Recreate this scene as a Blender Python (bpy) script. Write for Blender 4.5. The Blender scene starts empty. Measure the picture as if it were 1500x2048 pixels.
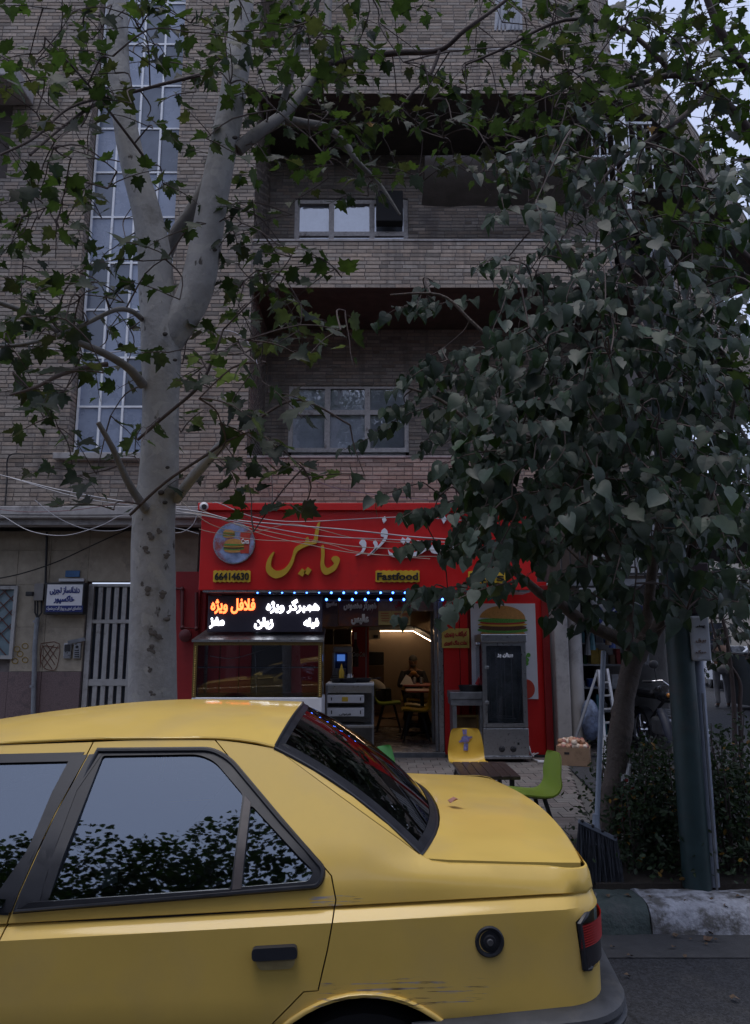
import bpy, bmesh, math, random
import numpy as np
from mathutils import Vector, Matrix, geometry
R = math.radians
random.seed(7)
SC = bpy.context.scene
COL = SC.collection
# ---------------------------------------------------------------- camera
F, PITCH, CH = 1500.0, R(10), 1.6
cam = bpy.data.objects.new('camera', bpy.data.cameras.new('camera'))
COL.objects.link(cam)
cam.location = (0, 0, CH)
cam.rotation_euler = (R(90) + PITCH, 0, 0)
cam.data.sensor_fit = 'VERTICAL'
cam.data.sensor_height = 24.0
cam.data.lens = 24.0 * F / 2048
cam.data.clip_start = .05
cam.data.clip_end = 600
SC.camera = cam
# ---------------------------------------------------------------- world and sun (overcast dusk)
SUN_EL, SUN_ROT = R(80), R(215)
wd = bpy.data.worlds.new('World'); SC.world = wd; wd.use_nodes = True
nt = wd.node_tree
bg = nt.nodes['Background']
sky = nt.nodes.new('ShaderNodeTexSky'); sky.sky_type = 'NISHITA'; sky.sun_disc = False
sky.sun_elevation = SUN_EL; sky.sun_rotation = SUN_ROT; sky.altitude = 1200
sky.air_density = 1.0; sky.dust_density = 3.0; sky.ozone_density = 2.0
hs = nt.nodes.new('ShaderNodeHueSaturation'); hs.inputs['Saturation'].default_value = .55
mixw = nt.nodes.new('ShaderNodeMix'); mixw.data_type = 'RGBA'; mixw.inputs[0].default_value = .75
mixw.inputs[7].default_value = (3.4, 3.85, 5.5, 1)      # even cloud cover
nt.links.new(sky.outputs[0], hs.inputs['Color'])
nt.links.new(hs.outputs[0], mixw.inputs[6])
nt.links.new(mixw.outputs[2], bg.inputs['Color'])
bg.inputs['Strength'].default_value = .15
sun = bpy.data.objects.new('sun', bpy.data.lights.new('sun', 'SUN'))
COL.objects.link(sun)
sun.data.energy = 1.2; sun.data.angle = R(28); sun.data.color = (1, .95, .92)
sd = Vector((math.sin(SUN_ROT) * math.cos(SUN_EL), math.cos(SUN_ROT) * math.cos(SUN_EL), math.sin(SUN_EL)))
sun.rotation_euler = sd.to_track_quat('Z', 'Y').to_euler()
sun.location = (0, -10, 20)
SC.view_settings.view_transform = 'Standard'
SC.view_settings.look = 'None'
SC.view_settings.gamma = 1
SC.view_settings.use_curve_mapping = False
SC.view_settings.exposure = 0.35
SC.render.engine = 'CYCLES'
SC.cycles.use_denoising = True
SC.cycles.max_bounces = 7
SC.cycles.diffuse_bounces = 3
SC.cycles.glossy_bounces = 4
SC.cycles.transparent_max_bounces = 12
SC.cycles.sample_clamp_indirect = 4
SC.cycles.caustics_reflective = False
SC.cycles.caustics_refractive = False

# ---------------------------------------------------------------- sight lines of the camera
cp, sp = math.cos(PITCH), math.sin(PITCH)
def ray(u, v):
    a, b = u - 750, 1024 - v
    return Vector((a, F * cp - b * sp, F * sp + b * cp))
EYE = Vector((0, 0, CH))
def W(u, v, y):            # point at distance y from the camera plane
    r = ray(u, v); return EYE + r * (y / r.y)
def WZ(u, v, z):           # point on a level surface
    r = ray(u, v); return EYE + r * ((z - CH) / r.z)
def WX(u, x):              # helper: x offset per column at distance
    return (u - 750) / F * x
def XZ(u, v, y):
    p = W(u, v, y); return p.x, p.z

# ---------------------------------------------------------------- materials
MATS = {}
def nd(t, typ, **kw):
    n = t.nodes.new(typ)
    for k, v in kw.items(): setattr(n, k, v)
    return n
def mat(name, col=(.5, .5, .5), rough=.6, metal=0., var=.12, scale=6., bump=.0, bscale=60., emit=None, es=0., coat=0., spec=.5, attr=False, dirt=None, dscale=2., dpos=.55, wear=.0, alpha=1., sub=None):
    if name in MATS: return MATS[name]
    m = bpy.data.materials.new(name); m.use_nodes = True
    t = m.node_tree; b = t.nodes['Principled BSDF']; L = t.links.new
    tc = nd(t, 'ShaderNodeTexCoord')
    geo = tc.outputs['Object']
    base = nd(t, 'ShaderNodeRGB'); base.outputs[0].default_value = (*col, 1)
    c = base.outputs[0]
    if attr:
        at = nd(t, 'ShaderNodeAttribute', attribute_name='tint')
        mx = nd(t, 'ShaderNodeMix', data_type='RGBA', blend_type='MULTIPLY'); mx.inputs[0].default_value = 1
        L(c, mx.inputs[6]); L(at.outputs['Color'], mx.inputs[7]); c = mx.outputs[2]
    if var > 0:
        no = nd(t, 'ShaderNodeTexNoise'); no.inputs['Scale'].default_value = scale; no.inputs['Detail'].default_value = 6; no.inputs['Roughness'].default_value = .65
        L(geo, no.inputs['Vector'])
        mr = nd(t, 'ShaderNodeMapRange'); mr.inputs[1].default_value = .3; mr.inputs[2].default_value = .7; mr.inputs[3].default_value = 1 - var; mr.inputs[4].default_value = 1 + var
        L(no.outputs[0], mr.inputs[0])
        vm = nd(t, 'ShaderNodeVectorMath', operation='SCALE'); L(c, vm.inputs[0]); L(mr.outputs[0], vm.inputs['Scale']); c = vm.outputs[0]
        rr = nd(t, 'ShaderNodeMapRange'); rr.inputs[1].default_value = .3; rr.inputs[2].default_value = .7
        rr.inputs[3].default_value = max(.02, rough - .08); rr.inputs[4].default_value = min(1, rough + .1)
        L(no.outputs[0], rr.inputs[0]); L(rr.outputs[0], b.inputs['Roughness'])
    else:
        b.inputs['Roughness'].default_value = rough
    if dirt:
        n2 = nd(t, 'ShaderNodeTexNoise'); n2.inputs['Scale'].default_value = dscale; n2.inputs['Detail'].default_value = 8; n2.inputs['Roughness'].default_value = .7
        L(geo, n2.inputs['Vector'])
        m2 = nd(t, 'ShaderNodeMapRange'); m2.inputs[1].default_value = dpos; m2.inputs[2].default_value = dpos + .13
        L(n2.outputs[0], m2.inputs[0])
        x2 = nd(t, 'ShaderNodeMix', data_type='RGBA'); L(m2.outputs[0], x2.inputs[0]); L(c, x2.inputs[6]); x2.inputs[7].default_value = (*dirt, 1); c = x2.outputs[2]
    L(c, b.inputs['Base Color'])
    b.inputs['Metallic'].default_value = metal
    b.inputs['Specular IOR Level'].default_value = spec
    b.inputs['Coat Weight'].default_value = coat
    b.inputs['Coat Roughness'].default_value = .06
    b.inputs['Alpha'].default_value = alpha
    if bump > 0:
        nb = nd(t, 'ShaderNodeTexNoise'); nb.inputs['Scale'].default_value = bscale; nb.inputs['Detail'].default_value = 5
        L(geo, nb.inputs['Vector'])
        bp = nd(t, 'ShaderNodeBump'); bp.inputs['Strength'].default_value = bump; bp.inputs['Distance'].default_value = .01
        L(nb.outputs[0], bp.inputs['Height']); L(bp.outputs[0], b.inputs['Normal'])
    if emit:
        b.inputs['Emission Color'].default_value = (*emit, 1); b.inputs['Emission Strength'].default_value = es
    MATS[name] = m
    return m
def leafmat(name, trans=.35, rough=.5, spec=.35):
    m = bpy.data.materials.new(name); m.use_nodes = True
    t = m.node_tree; b = t.nodes['Principled BSDF']; L = t.links.new
    at = nd(t, 'ShaderNodeAttribute', attribute_name='tint')
    tc = nd(t, 'ShaderNodeTexCoord')
    no = nd(t, 'ShaderNodeTexNoise'); no.inputs['Scale'].default_value = 22; no.inputs['Detail'].default_value = 5
    L(tc.outputs['Object'], no.inputs['Vector'])
    mr = nd(t, 'ShaderNodeMapRange'); mr.inputs[1].default_value = .3; mr.inputs[2].default_value = .7; mr.inputs[3].default_value = .75; mr.inputs[4].default_value = 1.25
    L(no.outputs[0], mr.inputs[0])
    vm = nd(t, 'ShaderNodeVectorMath', operation='SCALE'); L(at.outputs['Color'], vm.inputs[0]); L(mr.outputs[0], vm.inputs['Scale'])
    L(vm.outputs[0], b.inputs['Base Color'])
    b.inputs['Roughness'].default_value = rough; b.inputs['Specular IOR Level'].default_value = spec
    tr = nd(t, 'ShaderNodeBsdfTranslucent')
    v2 = nd(t, 'ShaderNodeVectorMath', operation='MULTIPLY'); L(vm.outputs[0], v2.inputs[0]); v2.inputs[1].default_value = (1.5, 1.9, .55)
    L(v2.outputs[0], tr.inputs['Color'])
    mx = nd(t, 'ShaderNodeMixShader'); mx.inputs[0].default_value = trans
    L(b.outputs[0], mx.inputs[1]); L(tr.outputs[0], mx.inputs[2])
    L(mx.outputs[0], t.nodes['Material Output'].inputs['Surface'])
    MATS[name] = m
    return m
def glass(name, tint=(.1, .11, .12), refl=.12, rough=.02, wav=0., see=1.):
    if name in MATS: return MATS[name]
    m = bpy.data.materials.new(name); m.use_nodes = True
    t = m.node_tree; L = t.links.new
    t.nodes.remove(t.nodes['Principled BSDF'])
    tr = nd(t, 'ShaderNodeBsdfTransparent'); tr.inputs[0].default_value = (*tint, 1)
    gl = nd(t, 'ShaderNodeBsdfGlossy'); gl.inputs[0].default_value = (.95, .97, 1, 1); gl.inputs['Roughness'].default_value = rough
    fr = nd(t, 'ShaderNodeFresnel'); fr.inputs[0].default_value = 1.5
    ad = nd(t, 'ShaderNodeMath', operation='ADD', use_clamp=True); ad.inputs[1].default_value = refl
    L(fr.outputs[0], ad.inputs[0])
    if wav > 0:
        tc = nd(t, 'ShaderNodeTexCoord'); nb = nd(t, 'ShaderNodeTexNoise'); nb.inputs['Scale'].default_value = 5
        L(tc.outputs['Object'], nb.inputs['Vector'])
        bp = nd(t, 'ShaderNodeBump'); bp.inputs['Strength'].default_value = wav; bp.inputs['Distance'].default_value = .02
        L(nb.outputs[0], bp.inputs['Height']); L(bp.outputs[0], gl.inputs['Normal'])
    mx = nd(t, 'ShaderNodeMixShader'); L(ad.outputs[0], mx.inputs[0]); L(tr.outputs[0], mx.inputs[1]); L(gl.outputs[0], mx.inputs[2])
    L(mx.outputs[0], t.nodes['Material Output'].inputs['Surface'])
    MATS[name] = m
    return m
def glow(name, col, s):
    if name in MATS: return MATS[name]
    m = bpy.data.materials.new(name); m.use_nodes = True
    b = m.node_tree.nodes['Principled BSDF']
    b.inputs['Base Color'].default_value = (*[min(1, c) * .6 for c in col], 1)
    b.inputs['Emission Color'].default_value = (*col, 1); b.inputs['Emission Strength'].default_value = s
    MATS[name] = m
    return m

# ---------------------------------------------------------------- mesh builder
def wloc(o):
    v = Vector((0, 0, 0))
    while o is not None:
        v += Vector(o.location); o = o.parent
    return v
class MB:
    def __init__(s): s.v = []; s.f = []; s.mi = []; s.t = []; s.tint = None
    def add(s, vs, fs, mi=0, tint=None):
        n = len(s.v); s.v.extend([tuple(v) for v in vs])
        for f in fs:
            s.f.append(tuple(i + n for i in f)); s.mi.append(mi); s.t.append(tint)
        return s
    def quad(s, a, b, c, d, mi=0, tint=None): return s.add([a, b, c, d], [(0, 1, 2, 3)], mi, tint)
    def box(s, x0, x1, y0, y1, z0, z1, mi=0, tint=None):
        vs = [(x0, y0, z0), (x1, y0, z0), (x1, y1, z0), (x0, y1, z0), (x0, y0, z1), (x1, y0, z1), (x1, y1, z1), (x0, y1, z1)]
        return s.add(vs, [(3, 2, 1, 0), (4, 5, 6, 7), (0, 1, 5, 4), (1, 2, 6, 5), (2, 3, 7, 6), (3, 0, 4, 7)], mi, tint)
    def bbox(s, x0, x1, y0, y1, z0, z1, c=.01, mi=0):     # chamfered box
        c = min(c, (x1 - x0) * .45, (y1 - y0) * .45, (z1 - z0) * .45)
        bm = bmesh.new(); bmesh.ops.create_cube(bm, size=1)
        for v in bm.verts: v.co = Vector((x0 + (v.co.x + .5) * (x1 - x0), y0 + (v.co.y + .5) * (y1 - y0), z0 + (v.co.z + .5) * (z1 - z0)))
        bmesh.ops.bevel(bm, geom=bm.edges[:], offset=c, segments=2, profile=.5, affect='EDGES')
        return s.bm(bm, mi)
    def bm(s, bm, mi=0, tint=None, M=None):
        bm.verts.index_update()
        s.add([(M @ v.co if M else v.co) for v in bm.verts], [[v.index for v in f.verts] for f in bm.faces], mi, tint)
        bm.free(); return s
    def bar(s, a, b, w, h=None, mi=0, up=(0, 0, 1)):
        a, b = Vector(a), Vector(b); h = h or w
        d = (b - a).normalized(); u = Vector(up)
        if abs(d.dot(u)) > .95: u = Vector((0, 1, 0))
        x = d.cross(u).normalized(); y = x.cross(d)
        vs = [p + x * (w / 2 * i) + y * (h / 2 * j) for p in (a, b) for i, j in ((-1, -1), (1, -1), (1, 1), (-1, 1))]
        return s.add(vs, [(0, 1, 2, 3), (7, 6, 5, 4), (0, 4, 5, 1), (1, 5, 6, 2), (2, 6, 7, 3), (3, 7, 4, 0)], mi)
    def tube(s, pts, r, n=8, mi=0, cap=True, tint=None, jit=0.):
        pts = [Vector(p) for p in pts]
        rs = r if isinstance(r, (list, tuple)) else [r] * len(pts)
        vs = []; fs = []; pu = None
        for i, p in enumerate(pts):
            d = (pts[min(i + 1, len(pts) - 1)] - pts[max(i - 1, 0)])
            d = d.normalized() if d.length > 1e-9 else Vector((0, 0, 1))
            if pu is None: pu = Vector((1, 0, 0)) if abs(d.x) < .8 else Vector((0, 1, 0))
            x = (pu - d * pu.dot(d)).normalized(); pu = x; y = d.cross(x)
            for k in range(n):
                a = 2 * math.pi * k / n
                rr = rs[i] * (1 + (random.uniform(-jit, jit) if jit else 0))
                vs.append(p + (x * math.cos(a) + y * math.sin(a)) * rr)
        for i in range(len(pts) - 1):
            for k in range(n):
                k2 = (k + 1) % n
                fs.append((i * n + k, i * n + k2, (i + 1) * n + k2, (i + 1) * n + k))
        if cap: fs.append(tuple(range(n - 1, -1, -1))); fs.append(tuple(range((len(pts) - 1) * n, len(pts) * n)))
        return s.add(vs, fs, mi, tint)
    def lathe(s, prof, c=(0, 0, 0), n=16, mi=0, axis='z'):
        vs = []; fs = []
        for r, z in prof:
            for k in range(n):
                a = 2 * math.pi * k / n; q = (r * math.cos(a), r * math.sin(a), z)
                if axis == 'y': q = (q[0], q[2], q[1])
                if axis == 'x': q = (q[2], q[0], q[1])
                vs.append((c[0] + q[0], c[1] + q[1], c[2] + q[2]))
        for i in range(len(prof) - 1):
            for k in range(n):
                fs.append((i * n + k, i * n + (k + 1) % n, (i + 1) * n + (k + 1) % n, (i + 1) * n + k))
        fs.append(tuple(range(n))); fs.append(tuple(range((len(prof) - 1) * n, len(prof) * n)))
        return s.add(vs, fs, mi)
    def prism(s, poly, y0, y1, mi=0):      # polygon in x,z extruded along y (front face at y0)
        n = len(poly)
        tri = geometry.tessellate_polygon([[Vector((p[0], p[1], 0)) for p in poly]])
        vs = [(p[0], y0, p[1]) for p in poly] + [(p[0], y1, p[1]) for p in poly]
        fs = [tuple(t) for t in tri] + [tuple(i + n for i in reversed(t)) for t in tri]
        fs += [(i, (i + 1) % n, n + (i + 1) % n, n + i) for i in range(n)]
        return s.add(vs, fs, mi)
    def sphere(s, c, r, mi=0, seg=10, ring=7, sc=(1, 1, 1), tint=None):
        bm = bmesh.new(); bmesh.ops.create_uvsphere(bm, u_segments=seg, v_segments=ring, radius=r)
        return s.bm(bm, mi, tint, Matrix.Translation(Vector(c)) @ Matrix.Diagonal((*sc, 1)))
    def mesh(s, name, off=Vector((0, 0, 0))):
        me = bpy.data.meshes.new(name)
        me.from_pydata([(v[0] - off.x, v[1] - off.y, v[2] - off.z) for v in s.v], [], s.f)
        me.polygons.foreach_set('material_index', s.mi)
        if any(t is not None for t in s.t):
            ca = me.color_attributes.new('tint', 'FLOAT_COLOR', 'CORNER')
            tots = [len(f) for f in s.f]
            arr = np.repeat(np.array([(*(t or (1, 1, 1)), 1) for t in s.t], dtype=np.float32), tots, axis=0)
            ca.data.foreach_set('color', arr.ravel())
        me.update()
        return me
    def build(s, name, mats, parent=None, smooth=None, origin=None, fix=True, kind=None, world=True):
        off = Vector((0, 0, 0)); loc = Vector((0, 0, 0))
        if world:
            if parent is not None:
                off = wloc(parent)
                if origin is not None: loc = Vector(origin) - off; off = Vector(origin)
            elif origin is not None: loc = Vector(origin); off = loc
        me = s.mesh(name, off)
        if fix and len(s.f) < 60000:
            bm = bmesh.new(); bm.from_mesh(me); bmesh.ops.recalc_face_normals(bm, faces=bm.faces[:]); bm.to_mesh(me); bm.free()
        for m in (mats if isinstance(mats, (list, tuple)) else [mats]): me.materials.append(m)
        if smooth is not None:
            me.polygons.foreach_set('use_smooth', [True] * len(me.polygons))
            me.set_sharp_from_angle(angle=R(smooth))
        o = bpy.data.objects.new(name, me); COL.objects.link(o)
        o.location = loc; o.parent = parent
        if kind: o['kind'] = kind
        return o
def tag(o, label=None, cat=None, group=None, kind=None):
    if label: o['label'] = label
    if cat: o['category'] = cat
    if group: o['group'] = group
    if kind: o['kind'] = kind
    return o
def thing(name, label, cat, loc=(0, 0, 0), rz=0, group=None):
    o = bpy.data.objects.new(name, None); COL.objects.link(o)
    o.location = loc; o.rotation_euler = (0, 0, rz); o.empty_display_size = .1
    return tag(o, label, cat, group)
def copy_tree(o, parent=None):
    c = o.copy(); COL.objects.link(c)
    c.parent = parent
    for ch in list(KIDS(o)): copy_tree(ch, c)
    return c
def KIDS(o): return [x for x in COL.objects if x.parent == o]
def smooth_path(pts, k=4):        # Catmull-Rom through points of any length
    P = [np.array(p, dtype=float) for p in pts]; out = []
    for i in range(len(P) - 1):
        p0, p1, p2, p3 = P[max(i - 1, 0)], P[i], P[i + 1], P[min(i + 2, len(P) - 1)]
        for j in range(k):
            t = j / k
            out.append(.5 * ((2 * p1) + (-p0 + p2) * t + (2 * p0 - 5 * p1 + 4 * p2 - p3) * t * t + (-p0 + 3 * p1 - 3 * p2 + p3) * t ** 3))
    out.append(P[-1]); return out
def sag(a, b, d, n=12):
    a, b = Vector(a), Vector(b)
    return [a.lerp(b, i / n) - Vector((0, 0, d * 4 * (i / n) * (1 - i / n))) for i in range(n + 1)]

# ---------------------------------------------------------------- lettering
AF = {'ا': (0xFE8D, 0xFE8E), 'ب': (0xFE8F, 0xFE90, 0xFE91, 0xFE92), 'پ': (0xFB56, 0xFB57, 0xFB58, 0xFB59), 'ت': (0xFE95, 0xFE96, 0xFE97, 0xFE98), 'ث': (0xFE99, 0xFE9A, 0xFE9B, 0xFE9C), 'ج': (0xFE9D, 0xFE9E, 0xFE9F, 0xFEA0), 'چ': (0xFB7A, 0xFB7B, 0xFB7C, 0xFB7D), 'ح': (0xFEA1, 0xFEA2, 0xFEA3, 0xFEA4), 'خ': (0xFEA5, 0xFEA6, 0xFEA7, 0xFEA8), 'د': (0xFEA9, 0xFEAA), 'ر': (0xFEAD, 0xFEAE), 'ز': (0xFEAF, 0xFEB0), 'ژ': (0xFB8A, 0xFB8B), 'س': (0xFEB1, 0xFEB2, 0xFEB3, 0xFEB4), 'ش': (0xFEB5, 0xFEB6, 0xFEB7, 0xFEB8), 'ص': (0xFEB9, 0xFEBA, 0xFEBB, 0xFEBC), 'ض': (0xFEBD, 0xFEBE, 0xFEBF, 0xFEC0), 'غ': (0xFECD, 0xFECE, 0xFECF, 0xFED0), 'ع': (0xFEC9, 0xFECA, 0xFECB, 0xFECC), 'ف': (0xFED1, 0xFED2, 0xFED3, 0xFED4), 'ک': (0xFB8E, 0xFB8F, 0xFB90, 0xFB91), 'گ': (0xFB92, 0xFB93, 0xFB94, 0xFB95), 'ل': (0xFEDD, 0xFEDE, 0xFEDF, 0xFEE0), 'م': (0xFEE1, 0xFEE2, 0xFEE3, 0xFEE4), 'ن': (0xFEE5, 0xFEE6, 0xFEE7, 0xFEE8), 'و': (0xFEED, 0xFEEE), 'ه': (0xFEE9, 0xFEEA, 0xFEEB, 0xFEEC), 'ی': (0xFBFC, 0xFBFD, 0xFBFE, 0xFBFF)}
def fa(t):
    out = []; prev = False; i = 0
    while i < len(t):
        c = t[i]
        if c not in AF: out.append(c); prev = False; i += 1; continue
        if c == 'ل' and i + 1 < len(t) and t[i + 1] == 'ا':
            out.append(chr(0xFEFC if prev else 0xFEFB)); prev = False; i += 2; continue
        f = AF[c]; nxt = i + 1 < len(t) and t[i + 1] in AF and len(f) == 4
        out.append(chr(f[(3 if nxt else 1) if prev else (2 if nxt else 0)])); prev = nxt; i += 1
    return ''.join(reversed(out))
def text(name, body, x0, x1, z0, z1, y, m, parent, persian=False, bold=.0, outline=0., depth=.004, shear=0.):
    cu = bpy.data.curves.new(name, 'FONT'); cu.body = fa(body) if persian else body
    cu.size = 1; cu.shear = shear; cu.resolution_u = 4 if not outline else 5
    if outline: cu.fill_mode = 'NONE'
    tmp = bpy.data.objects.new(name, cu); COL.objects.link(tmp)
    bpy.context.view_layer.update()
    bb = [Vector(c) for c in tmp.bound_box]
    bx0, bx1 = min(c.x for c in bb), max(c.x for c in bb); by0, by1 = min(c.y for c in bb), max(c.y for c in bb)
    sx = (x1 - x0) / max(bx1 - bx0, 1e-6); sz = (z1 - z0) / max(by1 - by0, 1e-6)
    sc = (abs(sx) + abs(sz)) / 2 * 1.15
    if outline: cu.bevel_depth = outline / sc; cu.bevel_resolution = 1
    else:
        cu.extrude = depth / sc
        if bold: cu.bevel_depth = bold / sc; cu.bevel_resolution = 0
    bpy.context.view_layer.update()
    dg = bpy.context.evaluated_depsgraph_get()
    me = bpy.data.meshes.new_from_object(tmp.evaluated_get(dg))
    bpy.data.objects.remove(tmp)
    vs = np.empty(len(me.vertices) * 3); me.vertices.foreach_get('co', vs); vs = vs.reshape(-1, 3)
    off = wloc(parent) if parent is not None else Vector((0, 0, 0))
    bx0, by0 = vs[:, 0].min(), vs[:, 1].min(); sx = (x1 - x0) / (vs[:, 0].max() - bx0); sz = (z1 - z0) / (vs[:, 1].max() - by0)
    out = np.stack([x0 + (vs[:, 0] - bx0) * sx - off.x, y - vs[:, 2] * sc - off.y, z0 + (vs[:, 1] - by0) * sz - off.z], 1)
    me.vertices.foreach_set('co', out.ravel()); me.materials.clear(); me.materials.append(m); me.update()
    o = bpy.data.objects.new(name, me); COL.objects.link(o); o.parent = parent
    return o
def tpx(name, body, u0, v0, u1, v1, y, m, parent, **k):
    a = W(u0, v1, y); b = W(u1, v0, y)
    return text(name, body, a.x, b.x, a.z, b.z, y, m, parent, **k)
def rect(mb, u0, v0, u1, v1, y0, y1, mi=0, c=0):     # a board that spans these columns and rows at distance y0
    a = W(u0, v1, y0); b = W(u1, v0, y0)
    if c: return mb.bbox(a.x, b.x, y0, y1, a.z, b.z, c, mi)
    return mb.box(a.x, b.x, y0, y1, a.z, b.z, mi)
# ================================================================ ground
GZ = .15
M_asph = mat('asphalt', (.022, .023, .027), .85, var=.25, scale=30, bump=.5, bscale=220, dirt=(.034, .033, .033), dscale=.9)
def aggregate(m):
    t = m.node_tree; L = t.links.new; b = t.nodes['Principled BSDF']; src = b.inputs['Base Color'].links[0].from_socket
    tc = nd(t, 'ShaderNodeTexCoord'); v = nd(t, 'ShaderNodeTexVoronoi'); v.inputs['Scale'].default_value = 95; L(tc.outputs['Object'], v.inputs['Vector'])
    sx = nd(t, 'ShaderNodeSeparateColor'); L(v.outputs['Color'], sx.inputs[0])
    r = nd(t, 'ShaderNodeMapRange'); r.inputs[3].default_value = .55; r.inputs[4].default_value = 1.7; L(sx.outputs[0], r.inputs[0])
    k = nd(t, 'ShaderNodeVectorMath', operation='SCALE'); L(src, k.inputs[0]); L(r.outputs[0], k.inputs['Scale'])
    c = nd(t, 'ShaderNodeTexVoronoi', feature='DISTANCE_TO_EDGE'); c.inputs['Scale'].default_value = 1.1
    n = nd(t, 'ShaderNodeTexNoise'); n.inputs['Scale'].default_value = 3; n.inputs['Detail'].default_value = 6; L(tc.outputs['Object'], n.inputs['Vector'])
    w = nd(t, 'ShaderNodeMix', data_type='VECTOR'); w.inputs[0].default_value = .25; L(tc.outputs['Object'], w.inputs[4]); L(n.outputs['Color'], w.inputs[5]); L(w.outputs[1], c.inputs['Vector'])
    q = nd(t, 'ShaderNodeMapRange'); q.inputs[1].default_value = .0; q.inputs[2].default_value = .012; q.inputs[3].default_value = .35; q.inputs[4].default_value = 1; L(c.outputs[0], q.inputs[0])
    k2 = nd(t, 'ShaderNodeVectorMath', operation='SCALE'); L(k.outputs[0], k2.inputs[0]); L(q.outputs[0], k2.inputs['Scale']); L(k2.outputs[0], b.inputs['Base Color'])
aggregate(M_asph)
M_gut = mat('gutter_concrete', (.05, .05, .052), .85, var=.25, scale=14, bump=.3, bscale=120, dirt=(.07, .07, .07), dscale=3)
M_pave = mat('pavement_bed', (.09, .085, .08), .9, var=.2, scale=10)
M_tile = mat('paving_tile', (.135, .122, .115), .8, var=.18, scale=25, bump=.25, bscale=140, attr=True, dirt=(.07, .064, .06), dscale=5)
def sheet(name, poly, z, m):
    mb = MB(); mb.add([(x, y, z) for x, y in poly], [tuple(range(len(poly)))])
    return tag(mb.build(name, m), kind='structure')
sheet('ground', [(-300, -300), (300, -300), (300, 300), (-300, 300)], -.02, M_asph)
sheet('road', [(-60, -12), (60, -12), (60, 4.58), (-60, 4.58)], 0, M_asph)
sheet('gutter', [(-60, 4.22), (60, 4.22), (60, 4.56), (-60, 4.56)], .004, M_gut)
# kerb stones: rough, painted in turn dark green and white
M_kw = mat('kerb_paint_white', (.38, .39, .43), .8, var=.35, scale=12, bump=1., bscale=45, dirt=(.12, .115, .11), dscale=7, dpos=.46)
M_kg = mat('kerb_paint_green', (.055, .075, .07), .75, var=.3, scale=12, bump=.9, bscale=45, dirt=(.09, .09, .088), dscale=6)
def kerb(x0, x1, m):
    bm = bmesh.new(); n = 22; prof = [(y + .37, z) for y, z in [(4.16, 0), (4.17, .05), (4.185, .10), (4.22, .135), (4.28, .15), (4.36, .155), (4.46, .15), (4.54, .12)]]
    rows = []
    for i in range(n + 1):
        x = x0 + (x1 - x0) * i / n
        rows.append([bm.verts.new((x, y + random.uniform(-.008, .008) + .006 * math.sin(x * 9), max(0, z + random.uniform(-.008, .008) * (z > .02)))) for y, z in prof])
    for a, b in zip(rows, rows[1:]):
        for j in range(len(prof) - 1): bm.faces.new((a[j], b[j], b[j + 1], a[j + 1]))
    for r in (rows[0], rows[-1]):
        bm.faces.new(r)
    mb = MB(); mb.bm(bm)
    o = mb.build('kerb', m, smooth=40); return tag(o, kind='structure')
xk = 1.55
for i in range(-9, 12):
    kerb(xk + i * 1.25 + .004, xk + (i + 1) * 1.25 - .004, M_kw if i % 2 == 0 else M_kg)
sheet('sidewalk_base', [(-60, 4.87), (60, 4.87), (60, 10.9), (-60, 10.9)], GZ - .035, M_pave)
# side street to the right, behind the sidewalk line
sheet('side_street', [(2.0, 5.9), (60, 5.9), (60, 90), (4.15, 90), (4.15, 10.35), (2.42, 10.35)], GZ - .004, M_asph)
# paving tiles
pv = tag(MB().add([(-14, 4.89, GZ - .03), (2.4, 4.89, GZ - .03), (2.4, 10.38, GZ - .03), (-14, 10.38, GZ - .03)], [(0, 1, 2, 3)]).build('pavement', M_pave), kind='structure')
T = .2; tiles = []
def tile_edge(y): return 1.70 + (y - 6.2) * .195
for iy in range(int((10.3 - 4.94) / T)):
    y = 4.94 + iy * T
    for ix in range(-1, 60):
        x = 1.7 - T * (ix - 3) + (T / 2 if iy % 2 else 0)
        if x < -6.5: break
        w = min(T, tile_edge(y + T / 2) - x)
        if w < .03: continue
        tiles.append((x, y, w))
def onscreen(p):
    d = Vector(p) - EYE; yf = d.y * cp + d.z * sp; zf = -d.y * sp + d.z * cp
    if yf <= .1: return None
    return 750 + F * d.x / yf, 1024 - F * zf / yf
tmeshes = []
for k in range(6):
    t = random.uniform(.75, 1.2); mb = MB(); g = T / 2 - .004
    vs = [(-g, -g, 0), (g, -g, 0), (g, g, 0), (-g, g, 0), (-g, -g, .03), (g, -g, .03), (g, g, .03), (-g, g, .03)]
    c = random.uniform(.92, 1.05)
    mb.box(-g, g, -g, g, 0, .03, 0, (t, t * c, t * c * .98))
    mb.box(-g, g, -.004, .004, .03, .0302, 0, (.4, .4, .4))
    me = mb.mesh('tile'); me.materials.append(M_tile); tmeshes.append(me)
def vis_tile(x, y):
    q = onscreen((x, y, GZ))
    return q is not None and -10 < q[0] < 1510 and 1490 < q[1] < 2050
def tprio(t):
    q = onscreen((t[0], t[1], GZ))
    return -(q[0] if 850 < q[0] < 1260 else -1000 + q[0])
tiles.sort(key=tprio)
rest = MB()
for i, (x, y, w) in enumerate(tiles):
    z = GZ - .03 + random.uniform(-.002, .002)
    if i < 300:
        o = bpy.data.objects.new('tile', random.choice(tmeshes)); COL.objects.link(o); o.parent = pv
        o.location = (x + w / 2, y + T / 2, z); o.scale = (w / T, 1, 1)
    else:
        t = random.uniform(.75, 1.2); rest.box(x + .004, x + w - .004, y + .004, y + T - .004, z, z + .03, 0, (t, t, t))
rest.build('tiles', M_tile, pv, kind='stuff')

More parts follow.
